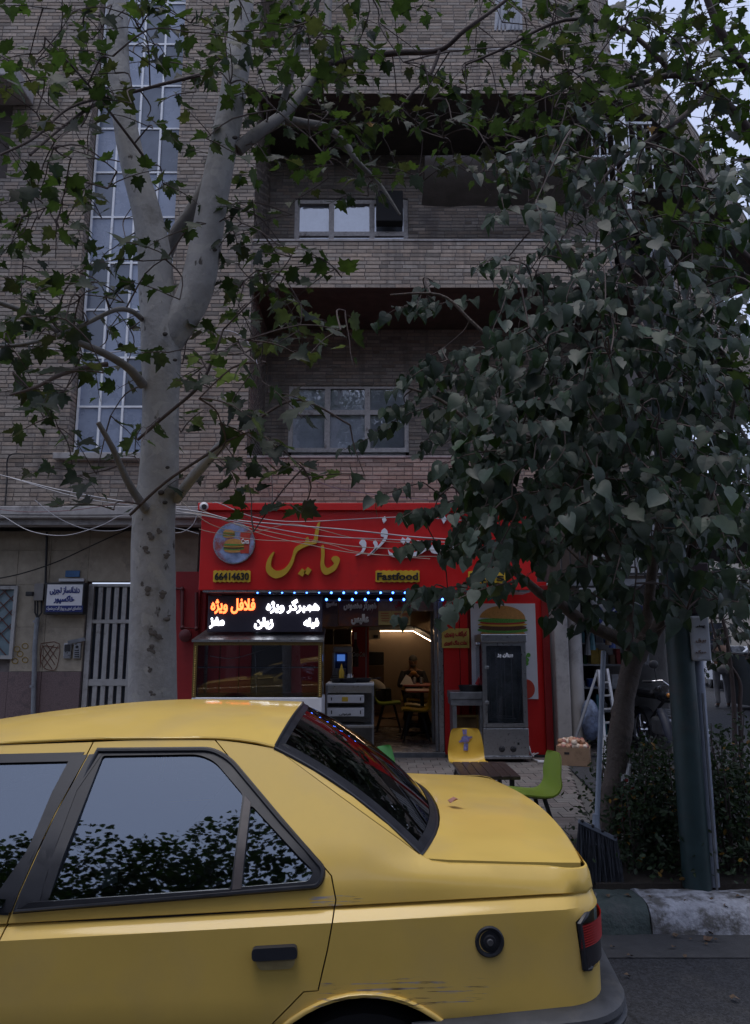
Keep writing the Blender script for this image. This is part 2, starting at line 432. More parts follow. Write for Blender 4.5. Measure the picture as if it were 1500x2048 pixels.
# ================================================================ apartment building
bld = thing('apartment_building', 'brown brick apartment block with deep balconies and a rounded corner above the fast food shop', 'building', (0, 10.4, 0))
M_brick = mat('brick', (.305, .253, .21), .85, var=.2, scale=18, bump=.5, bscale=90, attr=True, dirt=(.13, .11, .105), dscale=1.3, dpos=.57)
M_mort = mat('mortar', (.165, .145, .135), .95, var=.3, scale=5)
M_conc = mat('ledge_concrete', (.34, .325, .32), .85, var=.2, scale=8, bump=.3, dirt=(.16, .15, .15), dscale=3)
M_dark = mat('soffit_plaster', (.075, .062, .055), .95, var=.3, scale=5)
M_wood = mat('weathered_window_frame', (.52, .48, .46), .7, var=.2, scale=20, bump=.2, dirt=(.2, .16, .14), dscale=7)
M_whitemetal = mat('painted_white_metal', (.75, .77, .8), .45, var=.1, scale=10, dirt=(.35, .33, .32), dscale=8, dpos=.6)
G_stair = glass('stair_glass', (.04, .05, .07), .16, .15)
G_win = glass('window_glass', (.8, .83, .88), .22, .03, .1)
M_curt = mat('net_curtain', (.78, .8, .84), .9, var=.15, scale=6)
def streaks(m, col, amt=.75, lo=.54, hi=.72, sc=(2.2, 2.2, .22)):      # rain streaks and grime
    t = m.node_tree; L = t.links.new; b = t.nodes['Principled BSDF']; src = b.inputs['Base Color'].links[0].from_socket
    tc = nd(t, 'ShaderNodeTexCoord'); mp_ = nd(t, 'ShaderNodeMapping'); mp_.inputs['Scale'].default_value = sc; L(tc.outputs['Object'], mp_.inputs['Vector'])
    n = nd(t, 'ShaderNodeTexNoise'); n.inputs['Scale'].default_value = 1.6; n.inputs['Detail'].default_value = 9; n.inputs['Roughness'].default_value = .62; L(mp_.outputs[0], n.inputs['Vector'])
    r = nd(t, 'ShaderNodeMapRange'); r.inputs[1].default_value = lo; r.inputs[2].default_value = hi; r.inputs[4].default_value = amt; L(n.outputs[0], r.inputs[0])
    x = nd(t, 'ShaderNodeMix', data_type='RGBA'); L(r.outputs[0], x.inputs[0]); L(src, x.inputs[6]); x.inputs[7].default_value = (*col, 1); L(x.outputs[2], b.inputs['Base Color'])
streaks(M_brick, (.10, .085, .08)); streaks(M_conc, (.12, .11, .105)); streaks(M_brick, (.42, .38, .36), .5, .66, .74, (5, 5, .5))
BRW, BRH, MO = .215, .0535, .0085
CY = BRH + MO
bricks = []          # (p0, dirx, nrm, len, height, tint, prio)
mort = MB()
def path_pts(pl):
    L = [0.]
    for a, b in zip(pl, pl[1:]): L.append(L[-1] + math.hypot(b[0] - a[0], b[1] - a[1]))
    return L
def on_path(pl, L, t):
    for i in range(len(pl) - 1):
        if t <= L[i + 1] + 1e-9 or i == len(pl) - 2:
            k = (t - L[i]) / max(L[i + 1] - L[i], 1e-9)
            a, b = pl[i], pl[i + 1]
            return Vector((a[0] + (b[0] - a[0]) * k, a[1] + (b[1] - a[1]) * k)), Vector((b[0] - a[0], b[1] - a[1])).normalized()
def brick_wall(pl, z0, z1, holes=(), prio=0, tone=1.):
    L = path_pts(pl); n = int((z1 - z0) / CY + .999); c0 = round(z0 / CY)
    # mortar bed, cut round the openings
    zs = sorted({z0, z1} | {h[2] for h in holes if z0 < h[2] < z1} | {h[3] for h in holes if z0 < h[3] < z1})
    for za, zb in zip(zs, zs[1:]):
        cuts = sorted([(max(0, h[0]), min(L[-1], h[1])) for h in holes if h[2] <= za + 1e-6 and h[3] >= zb - 1e-6])
        t = 0; segs = []
        for a, b in cuts:
            if a > t: segs.append((t, a))
            t = max(t, b)
        if t < L[-1]: segs.append((t, L[-1]))
        for a, b in segs:
            ts = [a] + [l for l in L if a < l < b] + [b]
            for q, w in zip(ts, ts[1:]):
                p1, _ = on_path(pl, L, q + 1e-6); p2, d = on_path(pl, L, w - 1e-6)
                nn = Vector((-d.y, d.x)) * .0055
                p1 = p1 + nn; p2 = p2 + nn
                mort.quad((p1.x, p1.y, za), (p2.x, p2.y, za), (p2.x, p2.y, zb), (p1.x, p1.y, zb))
    for r in range(n):
        za = z0 + r * CY; zb = min(za + BRH, z1)
        if zb - za < .015: continue
        t = -(((r % 2) * .5 + random.uniform(-.06, .06)) * (BRW + .01)); zm = (za + zb) / 2
        while t < L[-1]:
            ln = BRW * random.choice([1, 1, 1, 1, .5, .98, 1.02])
            a, b = max(t, 0), min(t + ln, L[-1]); t += ln + .0095
            for h in holes:
                if h[2] < zm < h[3]:
                    if a >= h[0] - .002 and b <= h[1] + .002: a = b
                    elif a < h[0] < b and b <= h[1] + .3: b = h[0]
                    elif a < h[1] < b: a = h[1]
            if b - a < .025: continue
            p, d = on_path(pl, L, (a + b) / 2)
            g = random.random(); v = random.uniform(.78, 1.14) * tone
            if g < .1: v *= .66
            elif g > .93: v *= 1.22
            w = random.uniform(-.06, .06)
            bricks.append((p, d, (a, b), za, zb, b - a, (v * (1 + w), v, v * (1 - w * .8)), prio))
XL, XE = -9.5, -1.83                       # left end of the facade; left end of the balconies
arc = [(3.1, 10.4), (3.6, 10.46), (4.05, 10.64), (4.5, 10.93), (4.95, 11.33), (5.4, 11.8), (5.9, 12.35), (7.0, 13.7), (9.5, 16.8)]
front = [(XE, 10.4)] + arc
def off_path(pl, o):
    out = []
    for i, p in enumerate(pl):
        a = pl[max(i - 1, 0)]; b = pl[min(i + 1, len(pl) - 1)]
        d = Vector((b[0] - a[0], b[1] - a[1])).normalized(); out.append((p[0] - d.y * o, p[1] + d.x * o))
    return out
ZS = 3.47                                   # top of the ledge over the ground floor
sx0, sz0 = XZ(133, 908, 10.45)[0], 4.29
SW0, SW1, SZ0, SZ1 = -4.40, -3.03, 4.28, 15.2
# main facade, with the tall stair window
mp = [(XL, 10.4), (XE, 10.4)]
brick_wall(mp, ZS, 15.5, holes=[(SW0 - XL, SW1 - XL, SZ0, SZ1), (-99, W(18, 300, 10.4).x - XL, 8.6, 10.2)], prio=1)
# balcony fronts
PB = [(ZS, 4.25), (6.82, 7.60), (10.07, 10.87)]
top = [(XE, 11.9), (2.6, 11.9), (3.1, 12.0), (3.7, 12.3), (4.3, 12.85), (4.8, 13.5), (5.1, 14.3), (5.2, 16)]
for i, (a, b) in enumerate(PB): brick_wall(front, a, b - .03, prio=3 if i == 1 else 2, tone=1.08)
# recessed back walls behind the balconies, and the return at the left
back = [(XE, 11.9), (2.6, 11.9), (3.1, 12.0), (3.7, 12.3), (4.3, 12.8), (5.0, 13.5), (6.5, 15.3)]
w1a, w1b = W(575, 915, 11.9), W(817, 768, 11.9)
w2a, w2b = W(588, 478, 11.9), W(816, 397, 11.9)
holes_b = [(w1a.x - XE, w1b.x - XE, w1a.z, w1b.z), (w2a.x - XE, w2b.x - XE, w2a.z - .2, w2b.z), (1.2, 99, 10.9, 12.05)]
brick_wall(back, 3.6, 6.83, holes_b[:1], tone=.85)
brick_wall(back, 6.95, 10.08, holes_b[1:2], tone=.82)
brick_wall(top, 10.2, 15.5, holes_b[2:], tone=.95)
ret = [(XE, 11.9), (XE, 10.4)]
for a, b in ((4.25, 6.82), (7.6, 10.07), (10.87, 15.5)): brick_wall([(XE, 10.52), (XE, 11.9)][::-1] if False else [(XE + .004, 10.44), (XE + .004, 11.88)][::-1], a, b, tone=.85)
# reveal of the stair window, left side brick
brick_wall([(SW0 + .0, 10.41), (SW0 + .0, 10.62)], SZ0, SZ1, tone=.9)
bricks.sort(key=lambda b: -b[7])
def brick_geo(mb, b, org=None):
    p, d, _, za, zb, ln, t, _ = b
    nrm = Vector((d.y, -d.x)); h = ln / 2; o = random.uniform(0, .0035); tl = random.uniform(-.0015, .0015)
    c = .003
    A = [p - d * h + nrm * (o + tl), p + d * h + nrm * (o - tl)]; B = [p - d * h - nrm * .012, p + d * h - nrm * .012]
    vs = [(A[0].x + d.x * c, A[0].y + d.y * c, za + c), (A[1].x - d.x * c, A[1].y - d.y * c, za + c), (A[1].x - d.x * c, A[1].y - d.y * c, zb - c), (A[0].x + d.x * c, A[0].y + d.y * c, zb - c),
          (B[0].x, B[0].y, za), (B[1].x, B[1].y, za), (B[1].x, B[1].y, zb), (B[0].x, B[0].y, zb)]
    mb.add(vs, [(0, 1, 2, 3), (4, 5, 1, 0), (5, 6, 2, 1), (6, 7, 3, 2), (7, 4, 0, 3)], 0, t)
wall = mort.build('wall', M_mort, bld, fix=False)
restb = MB(); cnt = 0
for b in bricks:
    q = onscreen((b[0].x, b[0].y, b[3]))
    if cnt < 300 and b[7] == 3 and q and 455 < q[0] < 1060:
        mb = MB(); brick_geo(mb, b); mb.build('brick', M_brick, wall, fix=False); cnt += 1
    else: brick_geo(restb, b)
restb.build('brickwork', M_brick, wall, fix=False, kind='stuff')
# solid cores and slabs behind the brick (so that the balconies cast real shade)
def strip(mb, pl, z0, z1, o0, o1):
    A = off_path(pl, o0); Bp = off_path(pl, o1)
    for i in range(len(pl) - 1):
        a, b, c, d = A[i], A[i + 1], Bp[i + 1], Bp[i]
        vs = [(*a, z0), (*b, z0), (*c, z0), (*d, z0), (*a, z1), (*b, z1), (*c, z1), (*d, z1)]
        mb.add(vs, [(3, 2, 1, 0), (4, 5, 6, 7), (0, 1, 5, 4), (1, 2, 6, 5), (2, 3, 7, 6), (3, 0, 4, 7)])
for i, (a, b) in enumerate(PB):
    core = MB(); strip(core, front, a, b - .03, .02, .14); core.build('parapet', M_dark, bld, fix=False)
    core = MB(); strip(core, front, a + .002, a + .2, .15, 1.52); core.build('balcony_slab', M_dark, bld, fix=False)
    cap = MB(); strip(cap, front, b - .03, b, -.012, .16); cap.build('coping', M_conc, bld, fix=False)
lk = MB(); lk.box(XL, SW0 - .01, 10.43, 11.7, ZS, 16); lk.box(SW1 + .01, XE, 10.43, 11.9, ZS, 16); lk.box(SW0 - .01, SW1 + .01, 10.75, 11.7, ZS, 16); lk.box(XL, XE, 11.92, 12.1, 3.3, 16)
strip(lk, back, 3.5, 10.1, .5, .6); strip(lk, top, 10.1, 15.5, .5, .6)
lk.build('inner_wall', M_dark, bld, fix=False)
rf = MB(); rf.add([(XL, 10.45, 15.5), (XE, 10.45, 15.5), (XE, 11.9, 15.5), (2.6, 11.95, 15.5), (5.2, 14.5, 15.5), (5.2, 25, 15.5), (XL, 25, 15.5)], [tuple(range(7))]); rf.build('roof', M_conc, bld)
# stair window: frame, mullions, panes
def casement(name, x0, x1, z0, z1, y, cols, rows, fm, gm, parent, fw=.035, mull=.03, depth=.05, back_m=None):
    fo = MB()
    fo.box(x0, x0 + fw, y, y + depth, z0, z1); fo.box(x1 - fw, x1, y, y + depth, z0, z1)
    fo.box(x0 + fw, x1 - fw, y, y + depth, z0, z0 + fw); fo.box(x0 + fw, x1 - fw, y, y + depth, z1 - fw, z1)
    w = fo.build(name, fm, parent, origin=((x0 + x1) / 2, y, z0))
    xs = cols if isinstance(cols, list) else [x0 + (x1 - x0) * i / cols for i in range(1, cols)]
    zs = rows if isinstance(rows, list) else [z0 + (z1 - z0) * i / rows for i in range(1, rows)]
    for x in xs: MB().box(x - mull / 2, x + mull / 2, y + .004, y + depth - .004, z0 + fw, z1 - fw).build('mullion', fm, w)
    XX = [x0 + fw] + xs + [x1 - fw]; ZZ = [z0 + fw] + zs + [z1 - fw]
    for z in zs:
        tb = MB()
        for xa, xb in zip(XX, XX[1:]):
            tb.box(xa + (mull / 2 if xa > x0 + fw + .001 else 0), xb - (mull / 2 if xb < x1 - fw - .001 else 0), y + .006, y + depth - .006, z - mull * .45, z + mull * .45)
        tb.build('transom', fm, w)
    for xa, xb in zip(XX, XX[1:]):
        for za, zb in zip(ZZ, ZZ[1:]):
            r = random.uniform(-.006, .006); q = random.uniform(-.004, .004)
            pm = gm if not isinstance(gm, list) else random.choice(gm)
            MB().add([(xa, y + depth / 2 + r, za), (xb, y + depth / 2 - r, za), (xb, y + depth / 2 - r + q, zb), (xa, y + depth / 2 + r + q, zb)], [(0, 1, 2, 3)]).build('pane', pm, w)
    return w
M_frost = mat('frosted_pane', (.21, .25, .34), .28, var=.18, scale=3, spec=.8)
M_frost2 = mat('frosted_pane_clear', (.09, .11, .15), .2, var=.2, scale=3, spec=.8)
rows = [4.28 + .76 * i for i in range(1, 14)]
rows = [z for z in rows if z < 15]
casement('stair_window', SW0 + .02, SW1 - .01, SZ0 + .02, SZ1, 10.58, 4, rows, M_whitemetal, [M_frost, M_frost, M_frost, M_frost2], bld, .03, .032)
sill = MB(); a = W(105, 925, 10.3); sill.bbox(a.x, SW1 + .1, 10.28, 10.62, SZ0 - .1, SZ0 - .012, .008)
sill.build('window_sill', M_conc, bld)
lb = MB(); q = W(42, 270, 10.1); lb.bbox(XL + .6, q.x, 9.75, 10.39, 9.85, 10.05, .02); lb.box(XL + .6, W(18, 300, 10.4).x, 10.46, 11, 8.6, 9.84)
lb.build('window_canopy', M_conc, bld)
# balcony windows
wz = w1b.z - w1a.z
win1 = casement('window', w1a.x, w1b.x, w1a.z + .1, w1b.z, 11.93, [W(655, 800, 11.93).x, W(735, 800, 11.93).x], [w1a.z + wz * .62], M_wood, G_win, bld, .07, .09, .07)
win2 = casement('window', w2a.x, w2b.x, w2a.z - .15, w2b.z, 11.93, [W(663, 430, 11.93).x, W(744, 430, 11.93).x], [w2a.z + .12], M_wood, G_win, bld, .08, .09, .07)
for w, a, b in ((win1, w1a, w1b), (win2, w2a, w2b)):
    MB().box(a.x + .05, b.x - .05, 12.01, 12.02, a.z - .1, b.z - .02).build('curtain', M_curt, w)
# shades the room behind the upper balcony, strip window of the top floor
st = casement('strip_window', -.6, 2.9, 10.95, 12.02, 11.94, 5, 1, M_wood, glass('dark_glass', (.05, .05, .06), .05), bld, .05, .05, .06)
# ledge over the ground floor
led = MB(); led.bbox(XL, -2.2, 10.12, 10.42, 3.3, ZS, .012); led.box(XL, -2.2, 10.2, 10.42, 3.22, 3.298)
led.build('ledge', M_conc, bld)
# ================================================================ ground floor, left of the shop
M_trav = mat('travertine', (.34, .295, .225), .7, var=.2, scale=7, bump=.15, dirt=(.17, .145, .12), dscale=2.2, dpos=.54)
M_gran = mat('red_granite', (.15, .105, .105), .5, var=.45, scale=70, dirt=(.09, .07, .07), dscale=4)
M_steel = mat('brushed_steel', (.42, .43, .45), .32, 1., var=.1, scale=30, dirt=(.3, .3, .3), dscale=5, dpos=.6)
M_steeld = mat('dull_steel', (.26, .27, .29), .4, .8, var=.2, scale=12)
M_black = mat('black_rubber', (.012, .012, .014), .5, var=.2, scale=20)
M_darkm = mat('dark_metal', (.03, .03, .032), .5, .3, var=.2, scale=15)
M_alu = mat('grey_door_metal', (.40, .395, .385), .5, .2, var=.15, scale=10, dirt=(.2, .18, .16), dscale=6)
M_doorg = mat('dark_door_glass', (.022, .026, .035), .12, var=.2, scale=4, spec=.6)
M_pipe = mat('grey_pipe_paint', (.2, .22, .24), .5, var=.2, scale=14)
M_red = mat('red_composite_panel', (.56, .012, .012), .36, var=.08, scale=3, dirt=(.44, .012, .012), dscale=2, dpos=.6)
M_redd = mat('red_wall_paint', (.27, .012, .014), .5, var=.12, scale=5)
M_white = mat('white_paint', (.7, .7, .72), .5, var=.06, scale=8)
M_wplas = mat('white_plastic', (.62, .62, .64), .4, var=.05)
M_blue = mat('sign_blue', (.02, .035, .16), .4, var=.1)
M_yel = mat('sign_yellow', (.62, .40, .03), .45, var=.08)
M_gold = mat('gold_letter_face', (.52, .33, .03), .4, var=.08)
M_goldd = mat('gold_trim', (.20, .135, .045), .45, .6, var=.4, scale=60)
M_blk = mat('black_print', (.01, .01, .012), .5, var=0)
M_blup = mat('blue_print', (.03, .05, .22), .5, var=0)
M_redp = mat('red_print', (.35, .02, .02), .5, var=0)
M_brown = mat('tan_interior_wall', (.33, .25, .18), .55, var=.1, scale=3)
gw = thing('ground_floor_wall', 'stained stone and granite ground floor wall left of the red shop', 'wall', (-4, 10.8, GZ))
YW = 10.8
mb = MB(); mb.box(XL, W(172, 1200, YW).x, YW + .04, YW + .2, 0, 3.24); mb.build('wall_core', M_mort, gw)
mb = MB(); mb.box(W(172, 1200, YW).x + .002, -2.3, YW + .04, YW + .2, W(200, 1163, YW).z, 3.24); mb.build('wall_core', M_mort, gw)
colsx = [XL, W(-330, 1200, YW).x, W(-130, 1200, YW).x, W(30, 1200, YW).x, W(95, 1200, YW).x, W(172, 1200, YW).x]
zsplit = W(100, 1343, YW).z
rowsz = [zsplit, zsplit + .62, zsplit + 1.22, zsplit + 1.72, 3.22]
wl = W(27, 1318, YW); wh = W(-90, 1172, YW)
for i in range(len(colsx) - 1):
    a, b = colsx[i] + .0015, colsx[i + 1] - .0015
    dz = random.uniform(0, .006)
    MB().bbox(a, b, YW - .012 - dz, YW + .038, GZ - .1, zsplit - .004, .004).build('granite_slab', M_gran, gw)
    for za, zb in zip(rowsz, rowsz[1:]):
        aa, bb = a, b
        if a < wl.x + .05 and b > wh.x and za < wh.z and zb > wl.z:
            if b <= wl.x + .06: continue
        MB().bbox(aa, bb, YW - random.uniform(.0, .007), YW + .038, za + .0012, zb - .0012, .002).build('stone_slab', M_trav, gw)
xd0, xd1 = W(172, 1200, YW).x, W(350, 1200, YW).x
MB().box(xd0 + .003, xd1 + .3, YW - .003, YW + .038, W(200, 1163, YW).z, 3.22).build('door_lintel', M_trav, gw)
# lattice window at the left edge
ow = thing('lattice_window', 'pale window with diagonal bars at the left edge of the ground floor wall', 'window', (wl.x, YW - .03, wl.z))
fr = MB(); x0 = wl.x - .8; fr.box(wl.x - .05, wl.x, YW - .05, YW + .03, wl.z, wh.z); fr.box(x0, x0 + .05, YW - .05, YW + .03, wl.z, wh.z); fr.box(x0 + .05, wl.x - .05, YW - .05, YW + .03, wl.z, wl.z + .05); fr.box(x0 + .05, wl.x - .05, YW - .05, YW + .03, wh.z - .05, wh.z)
fr.build('frame', M_alu, ow)
MB().box(x0 + .05, wl.x - .05, YW + .0, YW + .01, wl.z + .05, wh.z - .05).build('pane', mat('pale_window_glass', (.2, .27, .3), .2, var=.15, scale=3), ow)
for i in range(7):
    for sgn in (1, -1):
        z = wl.z - .2 + i * .2; xa, xb = x0 + .05, wl.x - .05
        za, zb = (z, z + .7) if sgn > 0 else (z + .7, z)
        # clip to the frame
        def cl(xa, za, xb, zb):
            lo, hi = wl.z + .05, wh.z - .05
            if max(za, zb) < lo or min(za, zb) > hi: return None
            f = lambda t: (xa + (xb - xa) * t, za + (zb - za) * t)
            t0, t1 = 0, 1
            for q, s in ((lo, 1), (hi, -1)):
                if (za - q) * s < 0: t0 = max(t0, (q - za) / (zb - za))
                if (zb - q) * s < 0: t1 = min(t1, (q - za) / (zb - za))
            return (f(t0), f(t1)) if t1 > t0 else None
        c = cl(xa, za, xb, zb)
        if c: MB().bar((c[0][0], YW - .02, c[0][1]), (c[1][0], YW - .02, c[1][1]), .012).build('bar', mat('rusty_bar', (.12, .05, .04), .7), ow)
# entrance door with vertical bars
YD = 10.86
dr = thing('apartment_door', 'grey metal door with dark vertical glass strips behind the plane tree trunk', 'door', ((xd0 + xd1) / 2, YD, GZ))
zt = W(200, 1168, YD).z
zr = [GZ + .02, W(200, 1405, YD).z, W(200, 1372, YD).z, W(200, 1356, YD).z, W(200, 1243, YD).z, W(200, 1236, YD).z, zt]
MB().box(xd0 + .06, xd1, YD + .05, YD + .09, GZ, zt).build('backing', M_darkm, dr)
fr = MB(); fr.box(xd0 + .02, xd0 + .09, YD - .03, YD + .048, GZ, zt); fr.box(xd0 + .09, xd1, YD - .03, YD + .048, zt - .04, zt)
fr.build('frame', M_alu, dr)
nb = 10; px = (xd1 - xd0 - .12) / nb
for lo, hi in ((GZ + .03, W(200, 1372, YD).z), (W(200, 1358, YD).z, W(200, 1247, YD).z), (W(200, 1239, YD).z, zt - .045)):
    for k in range(nb):
        xx = xd0 + .1 + k * px
        MB().box(xx + px * .46, xx + px, YD - .01, YD + .03, lo, hi).build('stile', M_alu, dr)
        MB().box(xx, xx + px * .46, YD + .022, YD + .03, lo, hi).build('glass_strip', M_doorg, dr)
for za, zb in ((W(200, 1372, YD).z, W(200, 1358, YD).z), (W(200, 1247, YD).z, W(200, 1239, YD).z)):
    MB().bbox(xd0 + .09, xd1, YD - .02, YD + .03, za + .002, zb - .002, .004).build('rail', M_alu, dr)
# dentist sign
ds = thing('dentist_sign', 'white and blue framed dentist sign in Persian on the stone wall', 'sign', W(128, 1196, 10.6))
ys = 10.62
m = MB(); rect(m, 86, 1165, 170, 1229, ys, ys + .14, c=.012); m.build('frame', M_darkm, ds)
m = MB(); rect(m, 91, 1169, 166, 1224, ys - .006, ys - .001); m.build('face', M_white, ds)
m = MB(); rect(m, 91, 1211, 166, 1224, ys - .009, ys - .0065); m.build('blue_band', M_blue, ds)
tpx('lettering', 'دندانساز تجربی', 99, 1173, 160, 1190, ys - .009, M_blup, ds, persian=True, bold=.004)
tpx('lettering', 'خاکسپور', 107, 1191, 149, 1208, ys - .009, M_blup, ds, persian=True, bold=.005)
tpx('small_lettering', 'دندانسازی تجربی و پروتز ثابت و متحرک', 93, 1213, 163, 1222, ys - .012, M_white, ds, persian=True, bold=.001)
bp = thing('street_plate', 'small blue number plate fixed above the dentist sign', 'plate', W(145, 1147, YW))
m = MB(); rect(m, 130, 1141, 160, 1154, YW - .03, YW - .012, c=.003); m.build('plate', mat('plate_blue', (.05, .14, .3), .5, var=.2, scale=30), bp)
m = MB(); rect(m, 117, 1157, 168, 1163, YW - .05, YW - .012, c=.004); m.build('lamp_bar', M_wplas, bp)
# meter box, pipes, cctv, intercom
mt = thing('meter_box', 'grey meter box with conduit on the stone wall left of the dentist sign', 'meter box', W(77, 1185, 10.7))
m = MB(); rect(m, 66, 1167, 88, 1201, 10.66, YW - .002, c=.01); m.build('box', mat('meter_grey', (.2, .19, .18), .6, var=.2), mt)
m = MB(); rect(m, 50, 1183, 65, 1192, 10.62, 10.7, c=.01); m.build('bracket', M_darkm, mt)
for d in (70, 75, 83):
    MB().tube([W(d, 1202, 10.73), W(d, 1225, 10.73), W(75, 1236, 10.73)], .012, 6).build('cable', M_black, mt)
pp = thing('wall_pipe', 'grey vertical pipe running down the granite wall under the meter box', 'pipe', W(62, 1440, 10.73))
MB().tube([W(75, 1235, 10.73), W(70, 1290, 10.73), W(66, 1440, 10.73), (W(66, 1440, 10.73).x, 10.73, GZ)], .033, 10).build('pipe', M_pipe, pp, smooth=50)
for v in (1245, 1375):
    c = W(72 - (v - 1245) * .05, v, 10.73); MB().tube([c, c + Vector((0, 0, .03))], .043, 10).build('clamp', M_steeld, pp)
dp = thing('black_conduit', 'black conduit dropping from the ledge to the meter box', 'pipe', W(94, 1070, 10.75))
MB().tube([W(94, 1064, 10.75), W(91, 1168, 10.75)], .017, 8).build('conduit', M_black, dp, smooth=50)
ic = thing('door_intercom', 'pair of silver intercom panels beside the grey apartment door', 'intercom', W(142, 1300, YW))
m = MB(); rect(m, 126, 1287, 143, 1317, YW - .05, YW - .009, c=.006); m.build('panel', M_steel, ic)
m = MB(); rect(m, 128, 1289, 141, 1303, YW - .055, YW - .0505); m.build('screen', M_darkm, ic)
m = MB(); rect(m, 146, 1287, 162, 1317, YW - .04, YW - .009, c=.006); m.build('panel', M_steel, ic)
c = W(154, 1294, YW - .04); MB().lathe([(.0, -.004), (.02, -.004), (.022, .0)], c, 12, axis='y').build('camera_eye', M_black, ic)
for k in range(4):
    m = MB(); rect(m, 149, 1300 + k * 4, 158, 1302 + k * 4, YW - .043, YW - .0405); m.build('button', M_darkm, ic)
m = MB(); m.bar(W(136, 1285, YW - .05), W(170, 1278, YW - .05), .02, .05); m.build('rain_hood', M_steeld, ic)
# graffiti: yellow flower and a red scribble
gf = thing('flower_graffiti', 'faded yellow painted flower on the stone wall beside the pipe', 'graffiti', W(45, 1305, YW))
m = MB()
for (u, v) in ((50, 1292), (34, 1298), (30, 1322), (50, 1320), (40, 1308)):
    pts = [W(u + 6 * math.cos(a), v + 6 * math.sin(a) * .9, YW - .009) for a in np.linspace(0, 6.28, 12)]; m.tube(pts, .006, 4)
m.build('flower_paint', mat('yellow_wall_paint', (.32, .22, .06), .8), gf)
gs = thing('net_scribble', 'red scribbled basket shape drawn on the stone wall beside the intercom', 'graffiti', W(98, 1310, YW))
m = MB()
for pl in ([(82, 1287), (118, 1287), (113, 1335), (98, 1340), (85, 1332), (80, 1310), (82, 1287)], [(84, 1290), (110, 1330)], [(92, 1288), (114, 1318)], [(84, 1310), (104, 1338)], [(116, 1292), (88, 1334)], [(108, 1289), (84, 1322)], [(80, 1335), (83, 1300), (90, 1292), (118, 1296)]):
    m.tube([W(u, v, YW - .009) for u, v in smooth_path(pl, 3)] if len(pl) > 2 else [W(u, v, YW - .009) for u, v in pl], .0045, 4)
m.build('scribble', mat('dull_red_marker', (.15, .06, .04), .8), gs)
# red end panel of the shop, with gas pipe
YS = 10.4
rp = thing('red_side_panel', 'plain red shop side panel between tree trunk and display case', 'panel', (W(370, 1300, YS).x, YS, GZ))
m = MB(); a = W(352, 1143, 10.5); m.bbox(a.x, W(412, 1200, 10.5).x, 10.5, 10.78, GZ, a.z, .006); m.build('panel', M_redd, rp)
gp = thing('gas_pipe', 'dark red painted gas pipe with regulator on the red side panel', 'pipe', W(372, 1250, 10.42))
M_gas = mat('maroon_pipe', (.09, .012, .014), .45, var=.2)
MB().tube([W(348, 1177, 10.44), W(364, 1178, 10.44), W(365, 1255, 10.44), W(393, 1257, 10.44), W(393, 1185, 10.44)], .026, 8).build('pipe', M_gas, gp, smooth=50)
for u, v in ((364, 1178), (365, 1255), (393, 1257)):
    MB().sphere(W(u, v, 10.44), .035).build('elbow', M_gas, gp, smooth=60)
MB().lathe([(.03, -.05), (.085, -.03), (.09, .0), (.085, .03), (.03, .05)], W(371, 1271, 10.4), 14, axis='y').build('regulator', M_gas, gp, smooth=40)

# ================================================================ shop shell
shop = thing('fast_food_shop', 'red fast food shop with open front and lit interior below the balconies', 'shop', (-.2, 10.4, GZ))
xs0, xo1 = W(395, 1300, YS).x, W(887, 1300, YS).x
xr1 = W(1105, 1300, YS).x
M_floor = mat('shop_floor', (.24, .21, .2), .25, var=.15, scale=3)
M_floor2 = mat('brown_floor_mat', (.22, .13, .07), .6, var=.15, scale=6)
MB().box(xs0, xo1, YS - .02, 16.2, GZ - .06, GZ + .022).build('floor', M_floor, shop)
MB().box(-2.0, 1.2, 13.6, 16.2, GZ + .023, GZ + .04).build('floor_platform', M_floor2, shop)
MB().add([(xs0 - .1, 16.2, GZ), (1.3, 16.2, GZ), (1.3, 16.2, 2.75), (xs0 - .1, 16.2, 2.75)], [(0, 1, 2, 3)]).build('back_wall', M_brown, shop)
MB().add([(.97, 10.42, GZ), (1.18, 16.2, GZ), (1.18, 16.2, 2.75), (.97, 10.42, 2.75)], [(0, 1, 2, 3)]).build('right_wall', M_brown, shop)
MB().add([(xs0, 10.42, GZ), (xs0, 16.2, GZ), (xs0, 16.2, 2.75), (xs0, 10.42, 2.75)], [(0, 1, 2, 3)]).build('left_wall', M_redd, shop)
MB().box(xs0, 1.2, 10.42, 16.2, 2.75, 2.8).build('ceiling', mat('shop_ceiling', (.3, .28, .26), .8), shop)
# front of the right half: red wall, groove, pilaster
m = MB(); m.bbox(xo1, W(919, 1300, YS).x, YS, YS + .1, GZ, 2.45, .004); m.build('front_panel', M_red, shop)
m = MB(); m.bbox(W(920.5, 1300, YS).x, W(936, 1300, YS).x, YS + .0, YS + .1, GZ, 2.45, .004); m.build('front_panel', M_red, shop)
m = MB(); m.box(W(919, 1300, YS).x, W(1100, 1300, YS).x, YS + .05, YS + .14, GZ, 2.45); m.build('groove', M_redd, shop)
m = MB(); m.bbox(W(943, 1300, YS).x, W(1098, 1300, YS).x, YS + .005, YS + .045, GZ, 2.45, .004); m.build('front_panel', M_red, shop)
m = MB(); m.bbox(W(1085, 1300, YS).x, W(1099, 1300, YS).x, YS - .05, YS + .0, GZ, 2.4, .004); m.build('edge_trim', M_redd, shop)
